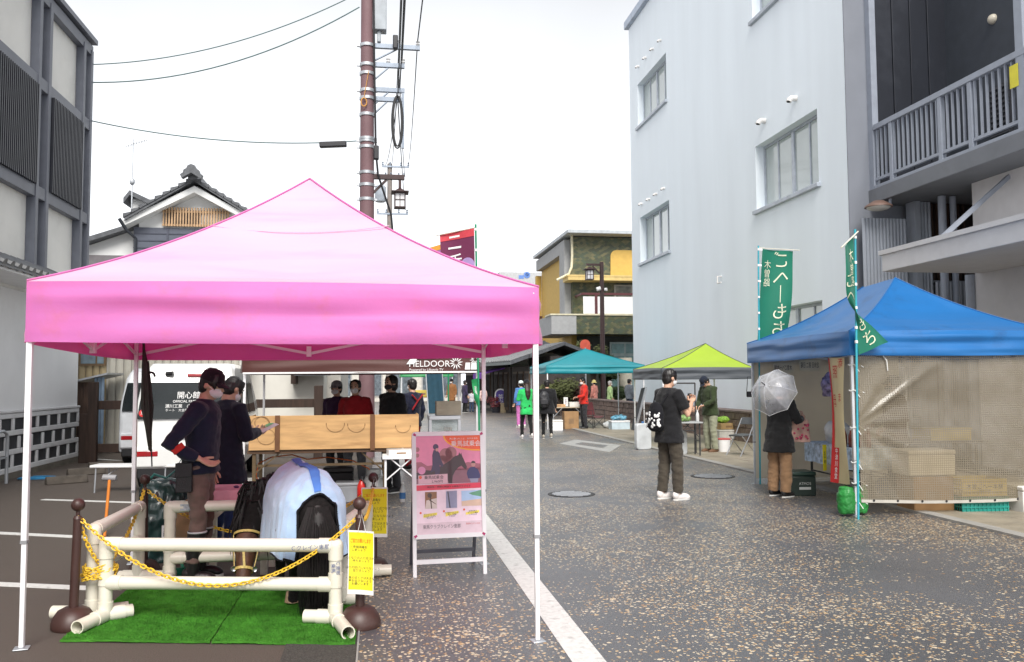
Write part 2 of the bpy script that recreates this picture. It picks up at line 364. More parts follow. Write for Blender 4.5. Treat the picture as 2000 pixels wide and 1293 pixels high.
for y in muls:
    m_ = MB(); m_.box((XL + .002, y - .06, 3.35), (XL + .16, y + .06, 8.6)); m_.build('mullion', FRAME, b, True, bev=.006)
for z in (5.0, 6.98, 8.6):
    m_ = MB(); m_.box((XL + .003, -3, z - .11), (XL + .145, YC + .01, z + .11)); m_.build('frame_band', FRAME, b, True, bev=.006)
m_ = MB(); m_.box((XL - 8, -3, 8.76), (XL + .22, YC + .06, 8.86)); m_.build('parapet_cap', FRAME, b, True)
for y0, y1 in ((muls[2] + .08, muls[1] - .09), (muls[4] + .08, muls[3] - .09), (muls[6] + .08, muls[5] - .09)):
    m_ = MB(); m_.box((XL + .01, y0, 5.12), (XL + .05, y1, 6.86)); lv = m_.build('louvre', DARKV, b, True)
    m_ = MB()
    n = 20
    for i in range(n + 1):
        y = y0 + .05 + (y1 - y0 - .1) * i / n; m_.box((XL + .051, y - .014, 5.10), (XL + .20, y + .014, 6.88))
    m_.build('slats', mat('dark_slat_edges', (.02, .022, .03), .4), lv, True)
# tiled pent roof between the floors
m_ = MB()
m_.prism([(XL, -3, 3.62), (XL + .75, -3, 3.30), (XL + .75, -3, 3.25), (XL, -3, 3.25)], (0, 17.1 + 3, 0)); pr = m_.build('pent_roof', WHITE, b, True)
m_ = MB()
y = -3
while y < 17.0:
    m_.tube([(XL + .01, y, 3.68), (XL + .40, y, 3.51), (XL + .80, y, 3.34)], .07, 8); y += .26
m_.prism([(XL, -3, 3.625), (XL + .79, -3, 3.29), (XL + .79, -3, 3.32), (XL, -3, 3.66)], (0, 20.08, 0))
m_.build('roof_tiles', TILE, pr, True)
# lattice (namako) base
m_ = MB(); m_.box((XL - 8, -3, .12), (XL - .01, YC, 1.09)); m_.build('base_tiles', mat('slate_tile', (.025, .027, .033), .55, var=.3, vs=4), b, True)
m_ = MB()
for z in (.14, .44, .76, 1.05): m_.box((XL - .009, -3, z - .045), (XL + .035, YC + .03, z + .045))
for r, z0 in enumerate((.185, .485, .805)):
    y = YC - .0
    while y > -3:
        yy = y - (.26 if r % 2 else 0); m_.box((XL - .0085, yy - .04, z0), (XL + .033, yy + .04, z0 + (.21 if r < 2 else .2))); y -= .52
m_.box((XL - .008, -3, 1.096), (XL + .05, YC + .04, 1.14))
m_.build('lattice', mat('white_mortar', (.68, .68, .69), .75, var=.06), b, True, bev=.012)
m_ = MB(); m_.box((XL - 8, -3, -.05), (XL + .06, YC + .06, .093)); m_.build('plinth', mat('old_concrete', (.16, .145, .12), .9, var=.25, vs=3, bump=.3), b, True)
# ------------------------------------------------------------------ white building on the right
XR = 9.6; YF = atX(1233, 400, XR).y; YN = atX(1655, 300, XR).y
WB = mat('blue_white_render', (.82, .885, .94), .8, var=.035, vs=.8, bump=.25, bs=90, dirt=(.74, .80, .87, .3), ds=.9, stretch=(1, 1.6, .22))
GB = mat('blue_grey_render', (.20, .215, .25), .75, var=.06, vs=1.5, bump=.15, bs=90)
b = T('white_building', 'tall pale blue white rendered building with recessed sliding windows', 'building', (XR, YN, 0))
def win(l, r, yt, yb):
    a, c = atX(l, yb, XR), atX(r, yb, XR); return (c.y, a.y, a.z, atX(l, yt, XR).z)
wins = [win(1478, 1601, 285, 412), win(1251, 1309, 425, 515), win(1246, 1303, 165, 250)]
_b = wins[0]
wins += [(_b[0], _b[1], _b[2] + 5.0, _b[3] + 5.0), (_b[0], _b[1], _b[3] - 5.95, _b[3] - 4.28)]
def wall_holes(mb, X, y0, y1, z0, z1, holes, depth, thick=.3):
    ys = sorted({y0, y1, *[h[0] for h in holes], *[h[1] for h in holes]}); zs = sorted({z0, z1, *[h[2] for h in holes], *[h[3] for h in holes]})
    ins = lambda a, c: any(h[0] < a < h[1] and h[2] < c < h[3] for h in holes)
    for i in range(len(ys) - 1):
        for j in range(len(zs) - 1):
            a, c = (ys[i] + ys[i + 1]) / 2, (zs[j] + zs[j + 1]) / 2
            if not ins(a, c): mb.add([(X, ys[i], zs[j]), (X, ys[i + 1], zs[j]), (X, ys[i + 1], zs[j + 1]), (X, ys[i], zs[j + 1])], [(0, 3, 2, 1)])
    for h in holes:
        a, c, d, e = h; D = X + depth
        mb.add([(X, a, d), (X, c, d), (X, c, e), (X, a, e), (D, a, d), (D, c, d), (D, c, e), (D, a, e)], [(0, 1, 5, 4), (1, 2, 6, 5), (2, 3, 7, 6), (3, 0, 4, 7)])
mb = MB(); wall_holes(mb, XR, YN + .02, YF, 0, 15.5, wins, .28)
mb.add([(XR, YF, 0), (XR + 12, YF, 0), (XR + 12, YF, 15.5), (XR, YF, 15.5)], [(0, 1, 2, 3)]); mb.add([(XR, YN + .02, 15.5), (XR, YF, 15.5), (XR + 12, YF, 15.5), (XR + 12, YN + .02, 15.5)], [(0, 3, 2, 1)])
mb.build('wall', WB, b, True, smooth=False)
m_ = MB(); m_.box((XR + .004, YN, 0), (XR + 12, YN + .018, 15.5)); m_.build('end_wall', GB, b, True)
m_ = MB(); m_.box((XR - .16, YN, 15.32), (XR + 12, YF + .14, 15.62)); m_.build('roof_edge', mat('roof_edge_blue', (.42, .48, .58), .5), b, True, bev=.02)
WGL = mat('curtained_glass', (.40, .45, .44), .06, var=.05, vs=2, spec=.9, coat=.5)
SASH = mat('blue_white_sash', (.42, .46, .52), .4)
for (a, c, d, e) in wins:
    D = XR + .275
    m_ = MB(); m_.box((D - .05, a, d), (D, a + .07, e)); m_.box((D - .05, c - .07, d), (D, c, e)); m_.box((D - .049, a + .07, e - .07), (D, c - .07, e)); m_.box((D - .049, a + .07, d), (D, c - .07, d + .06))
    mid = (a + c) / 2; m_.box((D - .06, mid - .06, d + .06), (D, mid + .06, e - .07))
    for q in ((a + mid) / 2, (c + mid) / 2): m_.box((D - .045, q - .025, d + .06), (D - .002, q + .025, e - .07))
    wf = m_.build('window', SASH, b, True, bev=.004)
    m_ = MB(); m_.box((D - .02, a + .06, d + .05), (D - .012, c - .06, e - .06)); m_.build('pane', WGL, wf, True)
    m_ = MB(); m_.box((XR - .09, a - .08, d - .10), (XR + .26, c + .08, d - .002)); m_.build('sill', SASH, b, True, bev=.008)
VENT = mat('vent_white', (.72, .7, .68), .4)
def vent(p, r):
    m_ = MB(); m_.tube([p, p + V((-r * 1.6, 0, -.0)), p + V((-r * 2.4, 0, -r * .6)), p + V((-r * 2.7, 0, -r * 1.3))], [r, r, r * .98, r * .9], 14)
    v_ = m_.build('vent_cowl', VENT, b, True)
    m_ = MB(); m_.ell(p + V((-r * 2.72, 0, -r * 1.35)), (r * .7, r * .7, r * .25), 10, 6); m_.build('vent_mouth', BLACK, v_, True)
for px, py in ((1494, 236), (1555, 192)): vent(atX(px, py, XR), .07)
for px, py in ((1248, 130), (1262, 113), (1276, 96), (1291, 79), (1254, 398), (1269, 389), (1283, 379), (1298, 368)): vent(atX(px, py, XR), .045)
m_ = MB(); p = atX(1409, 540, XR); m_.tube([p, p + V((-.12, 0, 0)), p + V((-.12, 0, -.2)), p + V((-.12, -.25, -.2))], .022, 8); m_.build('pipe_stub', VENT, b, True)
# low stone planter wall in front of it
STONE = mat('brown_stone', (.20, .145, .125), .8, var=.35, vs=9, bump=.5, bs=25)
sw = T('stone_wall', 'low wall of brown split stone along the foot of the white building', 'wall', (9.15, 20, 0))
m_ = MB(); rnd = random.Random(3); y = 15.6
m_.box((9.2, 15.6, 0), (9.55, 38, .74)); m_.build('wall_core', mat('stone_mortar', (.05, .042, .04), .9), sw, True)
m_ = MB()
for row in range(4):
    y = 15.6; 
    while y < 38:
        l = rnd.uniform(.18, .42); d = rnd.uniform(0, .035); m_.box((9.14 - d, y + .008, .01 + row * .185), (9.215, min(y + l, 38) - .008, .18 + row * .185)); y += l
m_.build('stones', STONE, sw, True, bev=.014)
m_ = MB(); m_.box((9.08, 15.58, .742), (9.598, 38, .80)); m_.build('coping', mat('coping_stone', (.16, .12, .11), .7, var=.2), sw, True, bev=.01)
# ------------------------------------------------------------------ balcony building (far right)
XB = 10.1
NAVY = mat('dark_navy_panel', (.018, .021, .030), .45, var=.1, vs=2, dirt=(.06, .065, .08, .4), ds=1.)
GREYW = mat('mid_grey_wall', (.045, .052, .066), .7, var=.08)
LBL = mat('pale_blue_grey_steel', (.30, .33, .39), .45, var=.06, dirt=(.2, .21, .24, .5), ds=3)
DYB = atX(1690, 395, XB).y - 17.15; p = atX(1983, 140, XB); yn = p.y - DYB
b = T('balcony_building', 'grey building with a steel railed balcony above a white canopy', 'building', (XB, 15, 0))
m_ = MB(); m_.box((XB + 1.75, 6, 5.52), (XB + 8, 16.9, 16)); m_.build('back_wall', GREYW, b, True)
m_ = MB()
for i in range(4): m_.box((XB + .12 + i * .41, 16.82 - .003 * (i % 2), 5.52), (XB + .515 + i * .41 + (.1 if i == 3 else 0), 16.95, 16))
m_.build('panel_wall', NAVY, b, True, bev=.012)
for y in (16.86, atX(1994, 140, XB).y - DYB): m_ = MB(); m_.box((XB - .02, y - .09, 5.5), (XB + .118, y + .09, 16)); m_.build('column', LBL, b, True, bev=.01)
m_ = MB(); m_.box((XB - .05, 6, 5.2), (XB + 8, 16.99, 5.5)); m_.build('balcony_slab', mat('slab_grey', (.17, .18, .2), .7, var=.1, vs=2, dirt=(.1, .1, .1, .5), ds=2), b, True, bev=.015)
m_ = MB(); m_.box((XB - .03, 6, 5.501), (XB + .09, 16.75, 5.56)); 
m_.box((XB - .028, 6, 6.72), (XB + .083, 16.75, 6.83)); m_.box((XB, 6, 5.66), (XB + .06, 16.75, 5.72))
for y in (16.2, 14.7, 13.9, 12.4): m_.box((XB - .015, y - .05, 5.56), (XB + .075, y + .05, 6.72))
rl = m_.build('railing', LBL, b, True, bev=.006)
m_ = MB(); y = 16.7
while y > 9:
    m_.box((XB + .01, y - .014, 5.70), (XB + .05, y + .014, 6.73)); y -= .145
m_.build('balusters', LBL, rl, True)
m_ = MB(); m_.box((XB - .032, yn - .09, 6.25), (XB - .026, yn + .09, 6.62)); m_.build('notice', mat('yellow_notice', (.7, .62, .03), .5), b, True)
m_ = MB(); m_.box((XB + 1.70, 13.5, 5.52), (XB + 1.748, 14.45, 7.9)); m_.box((XB + 1.68, 13.56, 5.54), (XB + 1.699, 14.39, 7.84)); m_.build('door', mat('door_grey', (.11, .12, .14), .45), b, True, bev=.01)
m_ = MB(); m_.box((XB + 1.70, 15.0, 6.2), (XB + 1.748, 15.5, 7.25))
for k in range(10): m_.cb((XB + 1.69, 15.25, 6.27 + k * .1), (.05, .48, .06), ry=.5)
m_.build('vent_grille', mat('grille_dark', (.03, .032, .04), .5), b, True)
p = V((XB + 1.74, 15.4, 8.6)); m_ = MB(); m_.ell(p, (.1, .1, .1), 14, 10); m_.build('wall_lamp', mat('lamp_cream', (.6, .55, .45), .3), b, True)
# ground floor: rendered wall, ribbed panels, pipes, dark slatted screen
m_ = MB(); m_.box((XB + .75, 6, 0), (XB + 8, 14.9, 5.197)); m_.build('ground_floor_wall', mat('pale_warm_render', (.55, .54, .55), .8, var=.04), b, True)
RIB = mat('ribbed_metal', (.36, .39, .44), .4, .3, var=.06)
def ribbed(mb, x0, x1, y, z0, z1, pitch=.075):
    n = int((x1 - x0) / pitch)
    for i in range(n):
        xa = x0 + i * pitch; mb.prism([(xa, y, z0), (xa + pitch * .3, y - .028, z0), (xa + pitch * .6, y - .028, z0), (xa + pitch * .9, y, z0), (xa + pitch * .9, y + .02, z0), (xa, y + .02, z0)], (0, 0, z1 - z0))
m_ = MB(); ribbed(m_, XR + .08, XB + .62, 16.6, .02, 4.85); m_.box((XB + .62, 16.4, 0), (XB + .74, 16.7, 5.19)); m_.build('ribbed_panel', RIB, b, True, smooth=False)
m_ = MB(); ribbed(m_, XB + .75, XB + 1.05, 16.5, .02, 5.19); m_.build('ribbed_panel', RIB, b, True, smooth=False)
m_ = MB(); ribbed(m_, XB + 1.06, XB + 2.3, 16.45, .02, 3.55); m_.box((XB + 1.06, 16.48, 3.551), (XB + 2.3, 16.75, 3.58)); m_.build('ribbed_panel', RIB, b, True, smooth=False)
m_ = MB(); m_.box((XB + 1.06, 16.6, 3.585), (XB + 2.2, 16.75, 5.19)); m_.build('brown_screen', mat('dark_brown_screen', (.02, .013, .011), .7), b, True)  # dark brown backing of the slatted screen
m_ = MB()
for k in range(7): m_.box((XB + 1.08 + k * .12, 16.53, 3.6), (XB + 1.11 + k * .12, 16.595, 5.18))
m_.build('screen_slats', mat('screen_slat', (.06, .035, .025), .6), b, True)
for x, yy, r in ((XB + .86, 15.9, .075), (XB + 1.1, 15.9, .06), (XB + .72, 15.0, .085)):
    m_ = MB(); m_.tube([(x, yy, .03), (x, yy, 3.5 if r > .08 else 5.18)], r, 12); m_.build('drain_pipe', LBL, b, True)
# canopy
CANW = mat('canopy_white', (.64, .63, .63), .6, var=.04, dirt=(.45, .42, .42, .4), ds=1.)
b.location.y += DYB
YCN = atX(1722, 500, 8.9).y
m_ = MB(); m_.box((8.9, 5, 3.5), (XB + .747, YCN, 3.86)); cn = m_.build('canopy', CANW, b, True, bev=.01)
m_ = MB(); m_.box((8.86, 4.98, 3.80), (8.897, YCN + .04, 3.88)); m_.box((8.894, YCN - .01, 3.79), (XB + .7, YCN + .03, 3.874)); m_.build('canopy_edge', CANW, cn, True)
for y in (YCN - .8, YCN - 2.9): m_ = MB(); m_.bar((9.35, y, 3.86), (XB + .75, y, 5.1), .07); m_.build('stay_rod', LBL, b, True)
# floodlight
p = V((XB - .12, atX(1718, 420, XB - .2).y, 5.05)); m_ = MB(); m_.tube([p + V((.16, 0, .16)), p + V((.16, 0, 0)), p], .03, 8)
fl = m_.build('floodlight_arm', LBL, b, True)
m_ = MB(); m_.lathe([(.10, .10), (.2, .04), (.26, 0), (.27, -.03)], p + V((-.1, 0, 0)), 18); m_.build('lamp_hood', mat('hood_brown', (.15, .09, .07), .5), fl, True)
m_ = MB(); m_.ell(p + V((-.1, 0, -.03)), (.23, .23, .07), 16, 8); m_.build('lamp_glass', mat('lamp_lens', (.62, .6, .56), .15), fl, True)
# ------------------------------------------------------------------ people
def loft(mb, secs, n=20, fn=None, sq=2.4):
    vs = []
    for (z, rx, ry, yo) in secs:
        for j in range(n):
            a = 2 * math.pi * j / n; c, s = math.cos(a), math.sin(a)
            p = V((rx * math.copysign(abs(c) ** (2 / sq), c), yo + ry * math.copysign(abs(s) ** (2 / sq), s), z)); vs.append(fn(p) if fn else p)
    k = len(secs); fs = [(i * n + j, i * n + (j + 1) % n, (i + 1) * n + (j + 1) % n, (i + 1) * n + j) for i in range(k - 1) for j in range(n)] + [tuple(range(n))[::-1], tuple(range((k - 1) * n, k * n))]
    return mb.add(vs, fs)
def cloth(name, rgb, **k): return mat(name, rgb, k.pop('rough', .9), var=k.pop('var', .12), vs=12, bump=.25, bs=350, spec=.2, sheen=.15, **k)
def hand(mb, wrist, d, side, k, curl=.5, up=None):
    """palm with four unequal bent fingers and a thumb; d = forearm direction"""
    d = V(d).normalized(); u = V(up) if up else V((0, 1, 0))       # u = the thumb side
    u = (u - d * u.dot(d)); u = u.normalized() if u.length > .05 else d.orthogonal().normalized()
    nrm = d.cross(u).normalized() * side                            # palm normal
    base = V(wrist) + d * .085 * k
    for i, (ln, o) in enumerate(((.072, .030), (.082, .010), (.076, -.011), (.06, -.031))):
        p = base + u * o * k; pts = [p - d * .03 * k, p]; a = 0; q = p
        for s_ in (.45, .32, .23):
            a += curl; q = q + (d * math.cos(a) + nrm * math.sin(a)) * ln * s_ * k; pts.append(q)
        mb.tube(pts, [.0095 * k, .0098 * k, .009 * k, .0082 * k, .0065 * k], 8)
    t0 = V(wrist) + d * .03 * k + u * .028 * k
    mb.tube([t0 - u * .012 * k, t0 + (u * .6 + d * .6) * .03 * k, t0 + (u * .65 + d * .9 + nrm * .25) * .045 * k, t0 + (u * .55 + d * 1.25 + nrm * .5) * .055 * k], [.013 * k, .0125 * k, .0105 * k, .008 * k], 8)
def palm(mb, wrist, d, k, up=None):
    d = V(d).normalized(); u = V(up) if up else V((0, 1, 0)); u = (u - d * u.dot(d)); u = u.normalized() if u.length > .05 else d.orthogonal().normalized()
    n_ = d.cross(u); M = Matrix((n_, u, d)).transposed(); mb.ell(V(wrist) + d * .05 * k, (.017 * k, .042 * k, .058 * k), 12, 8, M)
def person(label, pos, face, H=1.68, top=None, pants=None, shoe=None, hair='short', haircol=None, cap=None, mask='white', pose=None, lean=0., headpitch=0., headyaw=0., hem=.80, hemr=.19,
           bulk=1., leg=1., vox=.014, legs=None, toplabel=None, group=None, brim=True, curl=.5, sleeve=1., fold=.013, cuff=.075):
    k = H / 1.7; t = T('person', label, 'person', pos, face, group); pose = pose or {}; legs = legs or {}
    hip = V((0, 0, .93)); Rl = Matrix.Rotation(-lean, 3, 'X')
    up = lambda p: (Rl @ (V(p) - hip) + hip) if V(p).z > .93 else V(p)
    J = {}
    for s_, n_ in ((-1, 'L'), (1, 'R')):
        J['sh' + n_] = up((s_ * .172, -.005, 1.385))
        J['el' + n_] = V(pose.get('el' + n_, up((s_ * .235, -.03, 1.12)))); J['wr' + n_] = V(pose.get('wr' + n_, up((s_ * .245, .05, .88))))
        J['hp' + n_] = V((s_ * .092, 0, .90)); J['kn' + n_] = V(legs.get('kn' + n_, (s_ * .105, .02, .49))); J['an' + n_] = V(legs.get('an' + n_, (s_ * .115, -.02, .085)))
    neck = up((0, -.01, 1.44)); HR = Rl @ Matrix.Rotation(headyaw, 3, 'Z') @ Matrix.Rotation(-headpitch, 3, 'X'); hc0 = up((0, .015, 1.575)); hn = up((0, -.005, 1.49))
    hd = lambda p: (HR @ (V(p) + V((0, .02, .085))) + hn)
    K = lambda mb: mb.xf(Matrix.Scale(k, 4))
    # --- body: one continuous surface
    m_ = MB(); H3 = HR.copy()
    m_.ell(hd((0, -.005, .03)), (.076, .094, .092), 16, 12, H3); m_.ell(hd((0, .022, -.045)), (.056, .066, .072), 14, 10, H3)
    m_.tube([hd((0, .088, .015)), hd((0, .107, -.018)), hd((0, .09, -.028))], [.010, .015, .010], 8)
    for s_ in (-1, 1): m_.ell(hd((s_ * .078, -.01, -.005)), (.012, .022, .032), 8, 6, H3)
    m_.tube([neck - V((0, 0, .08)), neck, hn, hd((0, -.01, -.03))], [.075, .058, .052, .05], 12)
    loft(m_, [(.84, .13, .09, 0), (1.0, .125, .085, 0), (1.25, .14, .09, 0), (1.36, .15, .08, 0), (1.42, .07, .05, 0)], 16, up)
    for n_, s_ in (('L', -1), ('R', 1)):
        m_.tube([J['sh' + n_], lerp(J['sh' + n_], J['el' + n_], .5), J['el' + n_], lerp(J['el' + n_], J['wr' + n_], .4), J['wr' + n_]], [.046, .043, .037, .036, .026], 10)
        m_.tube([J['hp' + n_], J['kn' + n_], lerp(J['kn' + n_], J['an' + n_], .35), J['an' + n_], J['an' + n_] - V((0, 0, .04))], [.075, .05, .05, .033, .035], 10)
        palm(m_, J['wr' + n_], J['wr' + n_] - J['el' + n_], 1, pose.get('up' + n_))
    K(m_); me = remeshed(m_, min(vox, .011) * k, 4)
    fm = MB()
    for n_, s_ in (('L', -1), ('R', 1)): hand(fm, J['wr' + n_], J['wr' + n_] - J['el' + n_], s_, 1, pose.get('curl' + n_, curl), pose.get('up' + n_))
    K(fm); bm = bmesh.new(); bm.from_mesh(me); tm = fm.mesh('f', None); bm.from_mesh(tm); bm.to_mesh(me); bm.free(); bpy.data.meshes.remove(tm)
    me.polygons.foreach_set('use_smooth', [True] * len(me.polygons)); meshobj('body', me, SKIN, t)
    m_ = MB()
    for s_ in (-1, 1): m_.ell(hd((s_ * .030, .083, .018)), (.013, .008, .008), 8, 6, H3)
    K(m_); m_.build('eyes', mat('dark_eye', (.015, .012, .01), .2), t)
    m_ = MB()
    for s_ in (-1, 1): m_.tube([hd((s_ * .016, .090, .040)), hd((s_ * .032, .088, .046)), hd((s_ * .048, .074, .040))], [.004, .005, .003], 6)
    K(m_); m_.build('eyebrows', HAIR, t)
    if mask:
        m_ = MB(); m_.ell(hd((0, .040, -.043)), (.058, .068, .052), 16, 10, H3)
        for s_ in (-1, 1): m_.tube([hd((s_ * .05, .055, -.025)), hd((s_ * .075, .0, .0))], .003, 5)
        K(m_); m_.build('face_mask', mat('mask_' + mask, (.75, .75, .76) if mask == 'white' else (.02, .02, .025), .85), t)
    else:
        m_ = MB(); m_.ell(hd((0, .086, -.060)), (.022, .008, .006), 10, 6, H3); K(m_); m_.build('mouth', mat('lips', (.35, .12, .10), .5), t)
    # --- hair, hat
    if hair:
        m_ = MB(); m_.ell(hd((0, -.018, .040)), (.086, .096, .092), 18, 12, H3); m_.ell(hd((0, -.045, -.01)), (.078, .062, .085), 14, 10, H3)
        if hair == 'bob': m_.ell(hd((0, -.03, -.03)), (.092, .075, .095), 14, 10, H3)
        if hair == 'long':
            m_.tube([hd((0, -.05, .03)), hd((0, -.085, -.07)), up((0, -.13, 1.38)), up((.0, -.135, 1.25)), up((.01, -.13, 1.13))], [.075, .075, .085, .075, .03], 14, ex=(1, .6))
        for i in range(26):
            r = random.Random(i); a = r.uniform(-2.6, 2.6) - math.pi / 2; p = V((math.cos(a) * .083, math.sin(a) * .09 - .01, r.uniform(.0, .05)))
            m_.tube([hd(p * .8 + V((0, 0, .07))), hd(p), hd(p * 1.0 + V((0, 0, -.035)))], [.014, .012, .004], 5)
        K(m_); meshobj('hair', remeshed(m_, .009 * k, 2, .004, (60, 60, 14)), mat('hair_' + str(haircol), haircol, .5, var=.3, vs=60) if haircol else HAIR, t)
    if cap:
        m_ = MB(); prof = [(.001, .125), (.05, .115), (.082, .085), (.094, .04), (.096, .02), (.09, .02), (.078, .08), (.001, .115)]
        vs0 = len(m_.v); m_.lathe(prof[:5], (0, 0, 0), 20); m_.v = [hd((p.x * .96, p.y * 1.06 - .012, p.z + .018)) for p in m_.v]
        if brim == 'hat':
            mm = MB(); mm.lathe([(.09, .045), (.135, .0), (.138, .004), (.092, .05)], (0, 0, 0), 22); m_.add([hd((p.x, p.y - .01, p.z)) for p in mm.v], mm.f)
        elif brim:
            mm = MB(); mm.grid(lambda u, v: (-.075 + .15 * u, .07 + .085 * v * math.sin(math.pi * (u * .8 + .1)), .045 - .02 * v - .06 * (u - .5) ** 2), 8, 4, .006); m_.add([hd(p) for p in mm.v], mm.f)
        K(m_); m_.build('hat' if brim == 'hat' else 'cap', cap, t)
    # --- clothes
    m_ = MB(); b = bulk
    loft(m_, [(hem, hemr * b, (hemr - .05) * b, 0), (hem + .02, (hemr + .005) * b, (hemr - .045) * b, 0), (.96, .178 * b, .128 * b, .0), (1.10, .168 * b, .122 * b, 0), (1.25, .185 * b, .130 * b, .0), (1.36, .182 * b, .112 * b, -.004), (1.415, .125 * b, .085, -.008), (1.455, .070, .068, -.01)], 22, up)
    for n_, s_ in (('L', -1), ('R', 1)):
        S0, E0, W0 = J['sh' + n_], J['el' + n_], J['wr' + n_]; W1 = lerp(E0, W0, .94) if sleeve >= 1 else lerp(S0, E0, .75)
        if sleeve >= 1: m_.tube([S0 - V((s_ * .05, 0, 0)), S0, lerp(S0, E0, .5), E0, lerp(E0, W1, .5), W1], [.06, .076 * b, .070 * b, .060 * b, .055 * b, .044 * b], 12)
        else: m_.tube([S0 - V((s_ * .05, 0, 0)), S0, lerp(S0, E0, .4), W1], [.06, .076 * b, .074 * b, .068 * b], 12)
    K(m_); jk = meshobj('jacket' if not toplabel else toplabel, remeshed(m_, vox * k, 5, fold, (7, 7, 10), pos[0] * 3 + pos[1]), top, t)
    m_ = MB(); lg = leg
    loft(m_, [(.80, .15, .11, -.005), (.88, .168, .122, -.01), (.97, .158, .115, 0), (1.02, .15, .105, 0)], 20)
    for n_ in 'LR':
        a, c, d = J['hp' + n_], J['kn' + n_], J['an' + n_]
        m_.tube([a + V((0, -.01, .02)), lerp(a, c, .35), c, lerp(c, d, .4), d + V((0, 0, cuff - .085))], [.098, .092 * (lg * .4 + .6), .070 * lg, .068 * lg, .060 * lg], 14)
    K(m_); meshobj('trousers', remeshed(m_, vox * k, 4, fold * .8, (10, 10, 16), pos[0] + 5), pants, t)
    for n_ in 'LR':
        a = J['an' + n_]; kd = a - J['kn' + n_]; toe = legs.get('toe' + n_, 0.)
        m_ = MB(); Mz = Matrix.Rotation(toe, 3, 'Z')
        mm = MB(); mm.ell((0, .055, .045), (.046, .128, .046), 14, 8); mm.ell((0, -.03, .07), (.042, .055, .055), 12, 8); mm.ell((0, .13, .035), (.045, .06, .034), 12, 8)
        me2 = remeshed(mm, .008, 2); q = MB(); q.add([v.co.copy() for v in me2.vertices], [tuple(p.vertices) for p in me2.polygons]); bpy.data.meshes.remove(me2)
        q.v = [V((p.x, p.y, max(p.z, .012))) for p in q.v]
        off = V((a.x, a.y + .0, a.z - .085)); q.v = [Mz @ p + off for p in q.v]; K(q); so_ = q.build('shoe', shoe or BLACK, t)
        q = MB(); q.prism([Mz @ V((.047 * math.cos(x) * (1 if math.sin(x) > 0 else .9), .055 + .135 * math.sin(x), 0)) + off for x in [2 * math.pi * i / 18 for i in range(18)]], (0, 0, .02)); K(q); q.build('sole', mat('sole_white', (.6, .6, .58), .7), so_)
    t['k'] = 0; del t['k']
    return t, k, jk
def patch(parent, name, m, fn): pass
